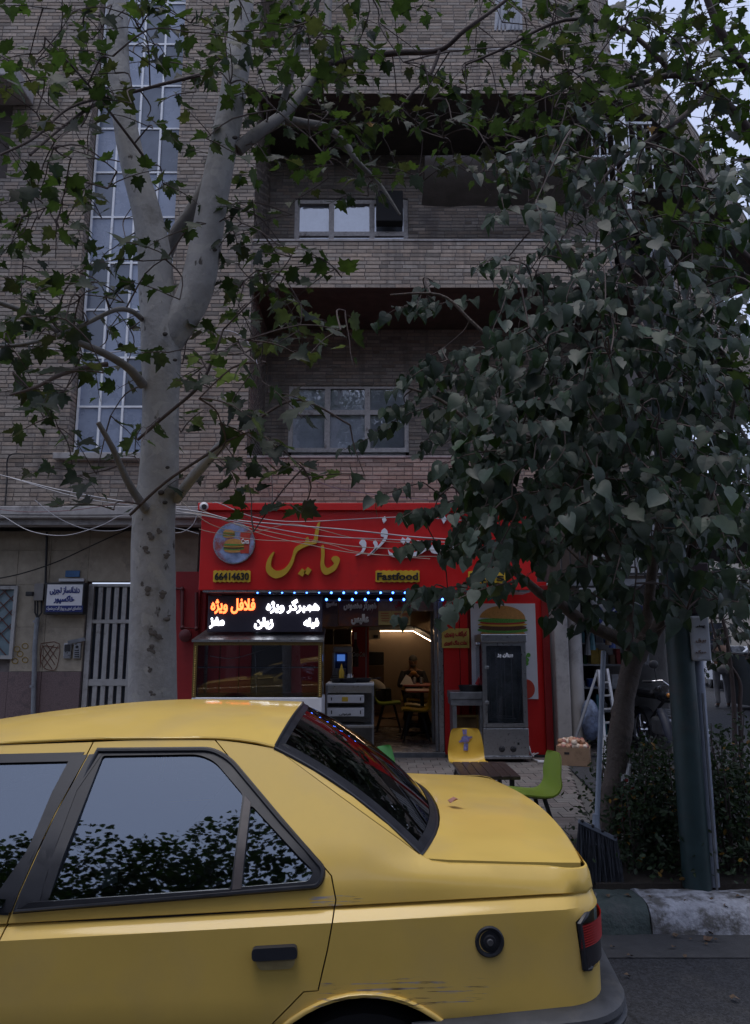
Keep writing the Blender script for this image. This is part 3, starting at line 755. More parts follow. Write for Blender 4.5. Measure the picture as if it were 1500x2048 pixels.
# rear partition left part: red and dark panels seen through the case
m = MB(); m.box(xs0 + .02, W(440, 1300, 10.7).x, 10.68, 10.74, GZ, 2.4); m.build('front_panel', M_redd, shop)
m = MB(); m.box(W(442, 1300, 10.7).x, W(478, 1300, 10.7).x, 10.70, 10.74, GZ, 2.4); m.build('front_panel', M_redd, shop)
m = MB(); m.box(W(480, 1300, 10.7).x, W(503, 1300, 10.7).x, 10.69, 10.74, GZ, 2.4); m.build('front_panel', M_redd, shop)
m = MB(); m.box(W(504, 1300, 10.7).x, W(582, 1300, 10.7).x, 10.7, 10.74, GZ, 2.4); m.build('dark_panel', mat('dark_partition', (.06, .06, .065), .4, var=.2), shop)
m = MB(); m.box(W(583, 1300, 10.7).x, W(640, 1300, 10.7).x, 10.72, 10.75, GZ, 2.4); m.build('front_panel', M_redd, shop)
# aluminium jamb, glass leaf folded inwards
m = MB(); m.bbox(W(877, 1300, YS).x, W(886, 1300, YS).x, YS - .01, YS + .08, GZ, 2.45, .004); m.build('door_jamb', M_steel, shop)
lf = W(866, 1300, 11.3)
m = MB(); xj = W(876, 1300, YS).x; m.box(xj - .04, xj, YS + .1, YS + .16, GZ + .03, 2.4); m.bar((lf.x, 11.4, GZ + .03), (lf.x, 11.4, 2.3), .05); m.build('door_leaf_frame', M_steeld, shop)
MB().add([(xj - .02, YS + .16, GZ + .05), (lf.x, 11.38, GZ + .05), (lf.x, 11.38, 2.3), (xj - .02, YS + .16, 2.3)], [(0, 1, 2, 3)]).build('door_leaf_glass', mat('printed_door_film', (.12, .07, .05), .15, var=.6, scale=5, dirt=(.25, .05, .04), dscale=4), shop)
m = MB(); m.bbox(xs0, xo1, YS - .05, YS - .021, GZ - .05, GZ + .035, .004); m.build('threshold', M_steeld, shop)
# led coves
G_led = glow('warm_led', (1, .7, .42), 13)
def led(a, b): return MB().bar(a, b, .009, .009).build('led_strip', G_led, shop)
p0, p1 = W(700, 1263, 16.1), W(826, 1262, 16.1); p2 = W(872, 1288, 11.6)
m = MB(); m.box(p0.x, p1.x, 15.95, 16.19, p0.z + .03, p0.z + .1); m.build('cove_ledge', M_steeld, shop)
led(p0, p1); m = MB(); m.bar(p1 + Vector((.03, 0, .07)), p2 + Vector((.03, 0, .06)), .06, .07); m.build('cove_ledge', M_steeld, shop); led(p1, p2)
q1, q2 = W(826, 1249, 15.9), W(866, 1266, 11.6)
# soffit above the door opening
m = MB(); m.box(xs0, xo1, YS + .3, YS + .36, W(700, 1197, YS).z - .01, 2.76); m.build('soffit', M_darkm, shop)

# ================================================================ big red sign
YN = 9.55
sg = thing('shop_sign', 'wide red shop sign with gold and white Persian letters', 'sign', W(732, 1100, YN))
m = MB(); rect(m, 397, 1022, 1069, 1180, YN, YN + .55, c=.006); m.build('board', M_red, sg)
m = MB(); a = W(397, 1022, YN); b = W(1069, 1007, YN); m.bbox(a.x, b.x, YN - .05, YN + .55, a.z + .002, b.z, .006); m.build('top_lip', M_red, sg)
m = MB(); a = W(405, 1181, YN); m.box(a.x, W(1060, 1181, YN).x, YN + .02, YN + .5, a.z - .02, a.z + .004); m.build('under_tray', M_steel, sg)
def zo1(x, y): return (380 + x / 3.75, 980 + y / 3.75)
def zo2(x, y): return (720 + x / 3.75, 980 + y / 3.75)
def letter(name, pts, fn, m_, par, y0=YN - .045, y1=YN - .002, k=3):
    pl = smooth_path([fn(*p) for p in pts] + [fn(*pts[0])], k)[:-1]
    poly = []
    for u, v in pl:
        q = W(u, v, y0); poly.append((q.x, q.z))
    mb = MB(); mb.prism(poly, y0, y1); return mb.build(name, m_, par)
letter('letter', [(976, 235), (962, 330), (950, 395), (920, 408), (860, 428), (812, 456), (790, 490), (768, 560), (715, 635), (640, 663), (585, 630), (568, 585), (580, 525), (612, 475), (632, 466), (612, 520), (608, 572), (650, 606), (705, 590), (742, 550), (765, 500), (780, 445), (805, 418), (860, 392), (868, 362), (885, 352), (897, 385), (925, 375), (938, 310), (955, 255)], zo1, M_gold, sg)
letter('letter', [(982, 425), (1000, 412), (1010, 470), (1006, 550), (1030, 585), (1062, 570), (1080, 550), (1060, 520), (1075, 498), (1105, 497), (1124, 520), (1112, 560), (1090, 600), (1050, 626), (1018, 636), (988, 612), (978, 560), (984, 490)], zo1, M_gold, sg)
for cx, cy in ((840, 615), (882, 605)):
    letter('letter_dot', [(cx - 32, cy + 14), (cx, cy - 28), (cx + 30, cy - 6), (cx + 4, cy + 34)], zo1, M_gold, sg, k=1)
M_wlet = mat('white_letter_face', (.72, .75, .82), .4, var=.04)
letter('letter', [(1298, 362), (1322, 395), (1316, 440), (1288, 476), (1240, 492), (1282, 462), (1292, 425), (1268, 395)], zo1, M_wlet, sg)
letter('letter', [(1390, 372), (1408, 402), (1398, 446), (1366, 478), (1328, 492), (1372, 452), (1384, 420), (1372, 392)], zo1, M_wlet, sg)
letter('letter', [(1460, 285), (1482, 310), (1478, 360), (1440, 410), (1392, 455), (1345, 488), (1400, 430), (1440, 380), (1456, 352), (1432, 344), (1436, 305)], zo1, M_wlet, sg)
letter('letter_dot', [(1440, 215), (1462, 195), (1474, 225), (1452, 250)], zo1, M_wlet, sg, k=1)
letter('letter', [(210, 442), (232, 470), (300, 474), (400, 468), (470, 442), (520, 430), (470, 470), (400, 500), (300, 508), (225, 492)], zo2, M_wlet, sg)
for cx, cy in ((325, 378), (362, 374)): letter('letter_dot', [(cx - 22, cy + 4), (cx - 6, cy - 24), (cx + 20, cy - 4), (cx + 2, cy + 28)], zo2, M_wlet, sg, k=1)
letter('letter', [(520, 432), (560, 400), (600, 440), (640, 400), (680, 440), (720, 380), (745, 350), (770, 380), (740, 440), (680, 478), (600, 480), (540, 470)], zo2, M_wlet, sg)
letter('letter_dot', [(610, 215), (634, 190), (650, 220), (628, 252)], zo2, M_wlet, sg, k=1)
letter('letter_dot', [(1030, 312), (1048, 300), (1066, 318), (1046, 336)], zo2, mat('pale_blue_dot', (.3, .55, .8), .4, var=0), sg, k=1)
# phone plate and name plate
def plate(body, u0, v0, u1, v1, font_serif=False):
    mb = MB(); n = len(body); poly = []
    a = W(u0 - 3, v1 + 3, YN - .03); b = W(u1 + 3, v0 - 3, YN - .03)
    N = n * 2
    for i in range(N + 1): poly.append((a.x + (b.x - a.x) * i / N, a.z - .012 * (i % 2)))
    for i in range(N + 1): poly.append((b.x - (b.x - a.x) * i / N, b.z + .012 * (i % 2)))
    mb.prism(poly, YN - .03, YN - .002); mb.build('number_plate' if body[0].isdigit() else 'name_plate', M_yel, sg)
    tpx('lettering', body, u0, v0, u1, v1, YN - .035, M_blk, sg, bold=.004)
plate('66414630', 429, 1145, 498, 1160)
plate('Fastfood', 754, 1145, 836, 1160)
plate('Alis', 940, 1146, 1008, 1162)
# round burger picture
cx, cz = XZ(468, 1086, YN - .05); rr = W(510, 1086, YN - .05).x - cx
def disc(mb, cx, cz, rx, rz, y0, y1, n=28, mi=0, a0=0, a1=2 * math.pi):
    mb.prism([(cx + rx * math.cos(a0 + (a1 - a0) * i / n), cz + rz * math.sin(a0 + (a1 - a0) * i / n)) for i in range(n)], y0, y1, mi); return mb
disc(MB(), cx, cz, rr, rr, YN - .05, YN - .002).build('picture_rim', M_steel, sg)
disc(MB(), cx, cz, rr * .95, rr * .95, YN - .054, YN - .0505).build('picture', mat('picture_backdrop', (.22, .28, .45), .3, var=.5, scale=6, dirt=(.3, .08, .07), dscale=5, dpos=.5), sg)
M_bun = mat('bun_print', (.5, .25, .07), .4, var=.2, scale=40); M_let = mat('lettuce_print', (.10, .28, .05), .4, var=.4, scale=60); M_pat = mat('patty_print', (.10, .04, .02), .4, var=.4, scale=60); M_chs = mat('cheese_print', (.6, .38, .05), .4); M_tom = mat('tomato_print', (.45, .05, .03), .4)
def burger(cx, cz, w, y, par, t=.003):
    k = 0
    for (m_, z0, rx, rz, half) in ((M_bun, -.36, .9, .22, 0), (M_let, -.2, 1.02, .13, 0), (M_pat, -.1, .97, .13, 0), (M_chs, .02, 1., .08, 0), (M_tom, .1, .92, .09, 0), (M_let, .18, 1.0, .1, 0), (M_bun, .22, .93, .55, 1)):
        mb = MB(); disc(mb, cx, cz + z0 * w, rx * w, rz * w, y - t - k * .0012, y - k * .0012, 24, 0, 0, math.pi if half else 2 * math.pi); mb.build('burger_layer', m_, par); k += 1
burger(cx, cz - rr * .18, rr * .5, YN - .0545, sg)
burger(cx - rr * .25, cz + rr * .42, rr * .3, YN - .0545, sg)
mb = MB(); a = rr; mb.prism([(cx + .32 * a, cz - .5 * a), (cx + .72 * a, cz - .5 * a), (cx + .78 * a, cz + .5 * a), (cx + .3 * a, cz + .5 * a)], YN - .058, YN - .0545); mb.build('cup', M_tom, sg)
text('cup_lettering', 'Coca', cx + .36 * a, cx + .72 * a, cz - .05 * a, cz + .2 * a, YN - .06, M_white, sg, bold=.003)
# cameras on the sign
for u, v in ((408, 1013), ):
    cc = thing('security_camera', 'white round security camera on the top left corner of the red sign', 'camera', W(u, v, YN - .1))
    MB().sphere(W(u, v, YN - .1), .058, seg=16, ring=10).build('dome', M_wplas, cc, smooth=60)
    MB().lathe([(0, -.012), (.03, -.012), (.035, .01)], W(u, v, YN - .153), 14, axis='y').build('lens', M_blk, cc)
fl = thing('hanging_sensor', 'small black lamp hanging by its cable over the red sign', 'lamp', W(543, 1014, YN - .08))
m = MB(); rect(m, 539, 1009, 547, 1020, YN - .1, YN - .06, c=.008); m.build('body', M_black, fl); MB().tube([W(544, 1009, YN - .08), W(545, 975, 9.9), W(541, 930, 10.36)], .006, 5).build('cable', M_black, fl)

# ================================================================ neon board, led beads
nbd = thing('neon_menu_board', 'dark board with red and white neon Persian menu words', 'sign', W(528, 1228, 9.75))
yb = 9.75
m = MB(); rect(m, 414, 1191, 645, 1264, yb, yb + .05, c=.006); m.build('board', mat('perforated_dark_board', (.035, .03, .045), .4, var=.3, scale=50), nbd)
G_nw = glow('white_neon', (.9, .93, 1), 4); G_nr = glow('red_neon', (1, .13, .035), 4)
M_nf = mat('neon_letter_face', (.1, .1, .11), .4, var=0); M_nfr = mat('neon_letter_face_red', (.16, .03, .02), .4, var=0)
for body, u0, v0, u1, v1, gm, fm in (('همبرگر ویژه', 532, 1198, 639, 1227, G_nw, M_nf), ('فلافل ویژه', 421, 1197, 511, 1228, G_nr, M_nfr), ('فیله', 607, 1236, 638, 1257, G_nw, M_nf), ('زبان', 508, 1235, 547, 1259, G_nw, M_nf), ('مغز', 418, 1234, 449, 1257, G_nw, M_nf)):
    tpx('neon_word', body, u0, v0, u1, v1, yb - .014, gm, nbd, persian=True, outline=.0036)
G_bl = glow('blue_led', (.05, .18, 1), 9)
ls = thing('blue_led_string', 'string of blue led beads under the edge of the red sign', 'light string', W(700, 1190, YN + .05))
for row, (v, u0, u1, n) in enumerate(((1185, 515, 835, 14), (1199, 653, 885, 10))):
    m = MB(); m.bar(W(u0 - 6, v + 2, YN + .06), W(u1 + 6, v + 2, YN + .06), .02, .02); m.build('wire_rail', M_black, ls)
    for i in range(n):
        MB().sphere(W(u0 + (u1 - u0) * i / (n - 1), v, YN + .03), .0145 if row or i > 5 else .011, seg=8, ring=6, sc=(1, 1, 1.15)).build('led_bead', G_bl, ls)

# ================================================================ boards over the opening
yh = 10.62
mb1 = thing('burger_menu_board', 'dark printed menu board with special hamburger lettering above the opening', 'sign', W(716, 1225, yh))
m = MB(); rect(m, 677, 1198, 757, 1252, yh, yh + .03); m.build('board', mat('food_print', (.10, .05, .05), .35, var=.5, scale=5, dirt=(.2, .06, .03), dscale=4, dpos=.5), mb1)
tpx('lettering', 'همبرگر مخصوص', 687, 1200, 753, 1226, yh - .004, M_wplas, mb1, persian=True, outline=.005)
tpx('lettering', 'عالیس', 702, 1228, 738, 1250, yh - .004, M_wplas, mb1, persian=True, outline=.005)
mb2 = thing('side_menu_board', 'dark menu board beside the neon board above the opening', 'sign', W(660, 1225, yh))
m = MB(); rect(m, 640, 1198, 676, 1253, yh + .01, yh + .03); m.build('board', mat('food_print_dark', (.08, .05, .05), .35, var=.6, scale=6, dirt=(.2, .08, .03), dscale=4), mb2)
tpx('lettering', 'ساندویچ', 652, 1203, 674, 1216, yh + .005, M_wplas, mb2, persian=True, outline=.004)
mb3 = thing('grill_menu_board', 'pale printed food board with red lettering right of the burger board', 'sign', W(800, 1210, yh))
m = MB(); rect(m, 758, 1198, 882, 1222, yh + .0, yh + .03); m.build('board', mat('food_print_pale', (.2, .15, .13), .35, var=.5, scale=5, dirt=(.25, .08, .03), dscale=4), mb3)
tpx('lettering', 'همبرگر ذغالی', 790, 1201, 826, 1216, yh - .004, M_redp, mb3, persian=True, bold=.004)
pl = thing('price_list', 'yellow paper price list hanging above the shop opening', 'sign', W(788, 1236, yh))
for i, (a, b) in enumerate(((757, 783), (784, 820))):
    m = MB(); rect(m, a, 1222.5, b, 1250, yh - .01, yh - .004); m.build('sheet', mat('yellow_paper', (.45, .36, .14), .8, var=.1), pl)
    m = MB()
    for r in range(7 if i else 4):
        for c in range(2 if i else 1):
            u = a + 4 + c * 16 + random.random() * 2; rect(m, u, 1226 + r * (3 if i else 5), u + (12 if i else 16), 1227.2 + r * (3 if i else 5), yh - .013, yh - .0102)
    m.build('print_line', M_redp, pl, kind='stuff')
ysn = thing('hotdog_sign', 'small yellow sign with red Persian sausage names on the red pillar', 'sign', W(911, 1276, 10.3))
m = MB(); rect(m, 884, 1257, 938, 1296, 10.33, 10.35, c=.003); m.build('board', mat('yellow_board', (.5, .37, .08), .6, var=.1), ysn)
tpx('lettering', 'کراکف پنیری', 889, 1262, 934, 1276, 10.326, M_redp, ysn, persian=True, bold=.004)
tpx('lettering', 'هات داگ تنوری', 888, 1280, 934, 1292, 10.326, M_redp, ysn, persian=True, bold=.004)
# burger poster
po = thing('burger_poster', 'tall white poster with a big burger behind the rotisserie', 'poster', W(1005, 1300, YS - .01))
yp = YS - .012
m = MB(); rect(m, 945, 1207, 1070, 1398, yp, yp + .012); m.build('sheet', mat('poster_white', (.62, .63, .68), .45, var=.04), po)
bx, bz = XZ(1005, 1250, yp - .002); burger(bx, bz, .34, yp - .002, po)
m = MB(); c = XZ(1052, 1378, yp - .003); disc(m, c[0], c[1], .12, .13, yp - .004, yp - .001); m.build('red_print', M_tom, po)
m = MB(); 
for du, dv in ((0, 0), (4, 6), (-4, 8), (3, 13), (7, -4)):
    c = XZ(1050 + du, 1314 + dv, yp - .003); disc(m, c[0], c[1], .03, .03, yp - .004 - du * .0001, yp - .001, 8)
m.build('parsley_print', M_let, po)
# ================================================================ yellow taxi
PSI = R(2.5)
TB = Vector((-.03, 2.25, 0))
es = Vector((math.cos(PSI), math.sin(PSI), 0)); ew = Vector((-math.sin(PSI), math.cos(PSI), 0))
taxi = thing('taxi', 'yellow taxi saloon parked in front of the shop, dark windows, scuffed rear wing', 'taxi', TB, PSI)
TW = 1.70
def sst(a, b, x):
    t = min(1, max(0, (x - a) / (b - a))); return t * t * (3 - 2 * t)
def crease_z(s): return .866 + .036 * s
def ws(s, z):
    w = 0.
    zc = crease_z(s)
    if z > zc - .024: w += .024 * min(1, (z - zc + .024) / .022)            # chamfer under the crease
    if zc < z < zc + .012: w += .014 * (1 - abs((z - zc - .006) / .006))     # groove
    if z > zc: w += .10 * (z - zc)
    tumble = .36 * max(0, z - .905 - .025 * (s + .1)) + .28 * max(0, z - 1.0)
    ztop = .985 - .045 * max(0, s - .15)
    k = max(0, z - (ztop - .085)) / .085
    shoulder = .085 * (1 - math.sqrt(max(0, 1 - min(1, k) ** 2)))
    b = sst(-.02, .30, s)
    w += (1 - b) * tumble + b * (shoulder + max(0, z - ztop) * .5)
    if z < .60: w += .22 * (.60 - z)
    w += .012 * max(0, s) ** 2
    if z > zc + .02: w -= .010 * sst(0, .07, z - zc - .02)
    return w
T0, RC = .565, .13
def surf(t, z, dn=0.):           # side of the body running round the rear corner; dn = depth below the skin
    ins = ws(min(t, .55), z) * (1 - .62 * sst(T0 - .05, T0 + RC * 1.2, t)) + dn
    if t <= T0: return Vector((t, ins, z))
    a = (t - T0) / RC
    if a <= math.pi / 2: c = Vector((T0 + RC * math.sin(a), RC * (1 - math.cos(a)), z)); n = Vector((math.sin(a), -math.cos(a), 0))
    else:
        e = t - T0 - RC * math.pi / 2
        c = Vector((T0 + RC + .05 * math.sin(min(1, e / .72) * math.pi / 2), RC + e, z)); n = Vector((1, 0, 0))
    return c - n * ins
def cpx(u, v):                   # where a line of sight meets the side of the body: (s, z)
    r = ray(u, v); t = 2.3 / r.y
    for i in range(80):
        q = EYE + r * t - TB; s = q.dot(es); w = q.dot(ew)
        t += (ws(min(max(s, -3), .55), q.z) - w) / r.dot(ew) * .7
    q = EYE + r * t - TB
    return q.dot(es), q.z
def P(*px): return [cpx(u, v) for u, v in px]
def rnd(poly, r, n=5):           # round the corners of a polygon (r per corner or one value)
    out = []; N = len(poly)
    for i in range(N):
        p0, p, p1 = (Vector(poly[(i - 1) % N]), Vector(poly[i]), Vector(poly[(i + 1) % N]))
        rr = r[i] if isinstance(r, (list, tuple)) else r
        d0, d1 = (p0 - p), (p1 - p)
        rr = min(rr, d0.length * .48, d1.length * .48)
        if rr < 1e-4: out.append(tuple(p)); continue
        a, b = p + d0.normalized() * rr, p + d1.normalized() * rr
        for k in range(n + 1):
            t = k / n; out.append(tuple(a * (1 - t) ** 2 + p * 2 * t * (1 - t) + b * t * t))
    return out
def inset(poly, d):              # shrink a polygon by d
    N = len(poly); A = sum(poly[i][0] * poly[(i + 1) % N][1] - poly[(i + 1) % N][0] * poly[i][1] for i in range(N)) / 2
    sg_ = 1 if A > 0 else -1; out = []
    for i in range(N):
        p0, p, p1 = Vector(poly[i - 1]), Vector(poly[i]), Vector(poly[(i + 1) % N])
        d0, d1 = (p - p0), (p1 - p)
        if d0.length < 1e-7 or d1.length < 1e-7: out.append(tuple(p)); continue
        n0 = Vector((-d0.y, d0.x)).normalized() * sg_; n1 = Vector((-d1.y, d1.x)).normalized() * sg_
        m = n0 + n1; m = m / max(m.length_squared / 2, .35)
        out.append(tuple(p + m * d))
    return out
def cdt(outer, holes=(), step=.04, lines=()):
    vs = []; ed = []; 
    def loop(pl):
        b = len(vs); vs.extend(Vector(p) for p in pl); n = len(pl)
        ed.extend((b + i, b + (i + 1) % n) for i in range(n))
    def dens(pl):
        out = []
        for a, b in zip(pl, pl[1:] + pl[:1]):
            a, b = Vector(a), Vector(b); n = max(1, int((b - a).length / step))
            out += [tuple(a.lerp(b, i / n)) for i in range(n)]
        return out
    def inside(p, pl):
        c = False; n = len(pl); j = n - 1
        for i in range(n):
            if (pl[i][1] > p[1]) != (pl[j][1] > p[1]) and p[0] < (pl[j][0] - pl[i][0]) * (p[1] - pl[i][1]) / (pl[j][1] - pl[i][1]) + pl[i][0]: c = not c
            j = i
        return c
    o = dens(outer); hs_ = [dens(h) for h in holes]
    loop(o)
    for h in hs_: loop(h)
    x0, x1 = min(p[0] for p in o), max(p[0] for p in o); y0, y1 = min(p[1] for p in o), max(p[1] for p in o)
    o2 = inset(o, step * .3)
    pts = []
    nx = int((x1 - x0) / step); ny = int((y1 - y0) / step)
    for i in range(nx + 1):
        for j in range(ny + 1):
            pts.append((x0 + (i + .5) * step, y0 + (j + .5) * step))
    if lines: pts = [p for p in pts if not any(abs(p[1] - f(p[0])) < .012 for f in lines)]
    for f in lines:                                   # rows of edges that follow a crease
        nn = int((x1 - x0 + .02) / .05) + 1; b = len(vs)
        for i in range(nn + 1):
            x = x0 - .01 + i * .05; vs.append(Vector((x, f(x))))
        ed.extend((b + i, b + i + 1) for i in range(nn))
    for p in pts:
        if inside(p, o2) and not any(inside(p, h) for h in hs_): vs.append(Vector(p))
    r = geometry.delaunay_2d_cdt(vs, ed, [], 1, 1e-5)
    V, E_, Fc = r[0], r[1], r[2]
    out = []
    for f in Fc:
        c = sum((V[i] for i in f), Vector((0, 0))) / len(f)
        if not any(inside(c, h) for h in hs_): out.append(f)
    return [tuple(v) for v in V], out
CRL = [lambda s: crease_z(s) - .024, lambda s: crease_z(s), lambda s: crease_z(s) + .006, lambda s: crease_z(s) + .012]
def mirror(o, name=None):
    c = o.copy(); c.data = o.data.copy(); COL.objects.link(c); c.parent = o.parent
    n = len(c.data.vertices); a = np.empty(n * 3); c.data.vertices.foreach_get('co', a); a = a.reshape(-1, 3); a[:, 1] = TW - a[:, 1]
    c.data.vertices.foreach_set('co', a.ravel()); c.data.flip_normals(); c.location = o.location
    return c
def sheet_from(V, Fc, fn, flange, name, m, parent, sm=30, mir=False, gapdir=None):
    mb = MB(); P3 = [fn(*v) for v in V]
    mb.add(P3, Fc)
    # turned-in edge
    cnt = {}
    for f in Fc:
        for i in range(len(f)):
            a, b = f[i], f[(i + 1) % len(f)]; cnt[(a, b)] = cnt.get((a, b), 0) + 1
    if flange:
        Q = {}
        for (a, b) in list(cnt):
            if (b, a) not in cnt:
                for k in (a, b):
                    if k not in Q: Q[k] = len(mb.v); mb.v.append(tuple(flange(P3[k])))
                mb.f.append((b, a, Q[a], Q[b])); mb.mi.append(0); mb.t.append(None)
    me = mb.mesh(name)
    bm = bmesh.new(); bm.from_mesh(me); bmesh.ops.recalc_face_normals(bm, faces=bm.faces[:])
    bm.to_mesh(me); bm.free()
    me.materials.append(m); me.polygons.foreach_set('use_smooth', [True] * len(me.polygons)); me.set_sharp_from_angle(angle=R(sm))
    # outward facing
    n = sum((p.normal * p.area for p in me.polygons), Vector((0, 0, 0)))
    o = bpy.data.objects.new(name, me); COL.objects.link(o); o.parent = parent
    return o, n
def glass_surf(s, z, dn):        # one smooth gently curved sheet through the window opening
    p = [ws(s, q) for q in (.96, 1.13, 1.30)]; k = (z - .96) / .34
    return Vector((s, p[0] * (1 - k) * (1 - 2 * k) + p[1] * 4 * k * (1 - k) + p[2] * k * (2 * k - 1) + dn, z))
def side_panel(name, outer, m, holes=(), parent=None, dn=0., gap=.0022, step=.045, thick=.014, mir=True, crease=True):
    outer = inset(outer, gap) if gap else outer
    V, Fc = cdt(outer, holes, step, CRL if crease else ())
    o, n = sheet_from(V, Fc, lambda s, z: glass_surf(s, z, dn) if name == 'window_glass' else surf(s, z, dn), (lambda p: p + Vector((-.002 if p.x > T0 else 0, thick, 0))) if thick else None, name, m, parent or taxi)
    if n.y > 0: o.data.flip_normals()
    if mir: mirror(o)
    return o
# paint with scrapes low on the rear wing and door
def paint():
    m = mat('taxi_yellow_paint', (.64, .44, .105), .55, var=.05, scale=4, coat=.45, spec=.2)
    m.node_tree.nodes['Principled BSDF'].inputs['Coat IOR'].default_value = 1.55
    m.node_tree.nodes['Principled BSDF'].inputs['Coat Roughness'].default_value = .10
    t = m.node_tree; L = t.links.new; b = t.nodes['Principled BSDF']
    tc = nd(t, 'ShaderNodeTexCoord'); src = b.inputs['Base Color'].links[0].from_socket
    mp_ = nd(t, 'ShaderNodeMapping'); mp_.inputs['Scale'].default_value = (2.0, 1, 55); mp_.inputs['Rotation'].default_value = (0, R(-4), 0)
    L(tc.outputs['Object'], mp_.inputs['Vector'])
    n = nd(t, 'ShaderNodeTexNoise'); n.inputs['Scale'].default_value = 2.6; n.inputs['Detail'].default_value = 9; n.inputs['Roughness'].default_value = .72
    L(mp_.outputs[0], n.inputs['Vector'])
    sx = nd(t, 'ShaderNodeSeparateXYZ'); L(tc.outputs['Object'], sx.inputs[0])
    def band(c, w, out):
        a = nd(t, 'ShaderNodeMath', operation='SUBTRACT'); L(out, a.inputs[0]); a.inputs[1].default_value = c
        q = nd(t, 'ShaderNodeMath', operation='ABSOLUTE'); L(a.outputs[0], q.inputs[0])
        r = nd(t, 'ShaderNodeMapRange'); r.inputs[1].default_value = w; r.inputs[2].default_value = w * .4; r.inputs[3].default_value = 0; r.inputs[4].default_value = 1; r.interpolation_type = 'SMOOTHSTEP'
        L(q.outputs[0], r.inputs[0]); return r.outputs[0]
    def mul(a, b_):
        q = nd(t, 'ShaderNodeMath', operation='MULTIPLY'); L(a, q.inputs[0]); L(b_, q.inputs[1]); return q.outputs[0]
    def mx_(a, b_):
        q = nd(t, 'ShaderNodeMath', operation='MAXIMUM'); L(a, q.inputs[0]); L(b_, q.inputs[1]); return q.outputs[0]
    z1 = mul(band(.655, .07, sx.outputs[2]), band(.1, .46, sx.outputs[0]))
    z2 = mul(band(.885, .03, sx.outputs[2]), band(-.08, .14, sx.outputs[0]))
    zz = mx_(z1, z2)
    md = nd(t, 'ShaderNodeMath', operation='MULTIPLY_ADD'); L(zz, md.inputs[0]); md.inputs[1].default_value = .34; L(n.outputs[0], md.inputs[2])
    th = nd(t, 'ShaderNodeMapRange'); th.inputs[1].default_value = .88; th.inputs[2].default_value = .93
    L(md.outputs[0], th.inputs[0])
    n3 = nd(t, 'ShaderNodeTexNoise'); n3.inputs['Scale'].default_value = 9; L(tc.outputs['Object'], n3.inputs['Vector'])
    cr = nd(t, 'ShaderNodeMix', data_type='RGBA'); cr.inputs[6].default_value = (.30, .30, .36, 1); cr.inputs[7].default_value = (.10, .07, .045, 1)
    rr = nd(t, 'ShaderNodeMapRange'); rr.inputs[1].default_value = .45; rr.inputs[2].default_value = .55; L(n3.outputs[0], rr.inputs[0]); L(rr.outputs[0], cr.inputs[0])
    # fine hairline scratches anywhere + dust low down
    mp2 = nd(t, 'ShaderNodeMapping'); mp2.inputs['Scale'].default_value = (1.2, 1, 60); mp2.inputs['Rotation'].default_value = (0, R(7), 0)
    L(tc.outputs['Object'], mp2.inputs['Vector'])
    n4 = nd(t, 'ShaderNodeTexNoise'); n4.inputs['Scale'].default_value = 3; n4.inputs['Detail'].default_value = 8; n4.inputs['Roughness'].default_value = .75; L(mp2.outputs[0], n4.inputs['Vector'])
    h = nd(t, 'ShaderNodeMapRange'); h.inputs[1].default_value = .74; h.inputs[2].default_value = .78; h.inputs[4].default_value = .45; L(n4.outputs[0], h.inputs[0])
    m1 = nd(t, 'ShaderNodeMix', data_type='RGBA'); L(h.outputs[0], m1.inputs[0]); L(src, m1.inputs[6]); m1.inputs[7].default_value = (.33, .24, .12, 1)
    n5 = nd(t, 'ShaderNodeTexNoise'); n5.inputs['Scale'].default_value = 3.5; n5.inputs['Detail'].default_value = 7; L(tc.outputs['Object'], n5.inputs['Vector'])
    ds_ = nd(t, 'ShaderNodeMapRange'); ds_.inputs[1].default_value = .5; ds_.inputs[2].default_value = .72; ds_.inputs[4].default_value = .4; L(n5.outputs[0], ds_.inputs[0])
    m15 = nd(t, 'ShaderNodeMix', data_type='RGBA'); L(ds_.outputs[0], m15.inputs[0]); L(m1.outputs[2], m15.inputs[6]); m15.inputs[7].default_value = (.46, .34, .16, 1)
    m2 = nd(t, 'ShaderNodeMix', data_type='RGBA'); L(th.outputs[0], m2.inputs[0]); L(m15.outputs[2], m2.inputs[6]); L(cr.outputs[2], m2.inputs[7])
    L(m2.outputs[2], b.inputs['Base Color'])
    # slight ripples of old sheet metal
    nb = nd(t, 'ShaderNodeTexNoise'); nb.inputs['Scale'].default_value = 2.2; L(tc.outputs['Object'], nb.inputs['Vector'])
    bp_ = nd(t, 'ShaderNodeBump'); bp_.inputs['Strength'].default_value = .25; bp_.inputs['Distance'].default_value = .02; L(nb.outputs[0], bp_.inputs['Height']); L(bp_.outputs[0], b.inputs['Normal'])
    return m
M_tx = paint()
M_rub = mat('window_rubber', (.014, .015, .02), .42, var=.2, scale=12)
M_pil = mat('black_pillar_trim', (.016, .017, .022), .38, var=.25, scale=9)
M_bmp = mat('bumper_plastic', (.035, .038, .045), .5, var=.2, scale=14, bump=.1, dirt=(.06, .06, .062), dscale=5)
G_car = glass('taxi_side_glass', (.26, .28, .31), .17, .015, .004)
MATS['taxi_side_glass'].node_tree.nodes['Glossy BSDF'].inputs[0].default_value = (.78, .88, 1, 1)
G_rear = glass('taxi_rear_glass', (.30, .31, .32), .10, .012, .03)
M_in = mat('taxi_interior', (.02, .02, .022), .8, var=.2)
M_seat = mat('seat_cloth', (.045, .045, .05), .9, var=.2)
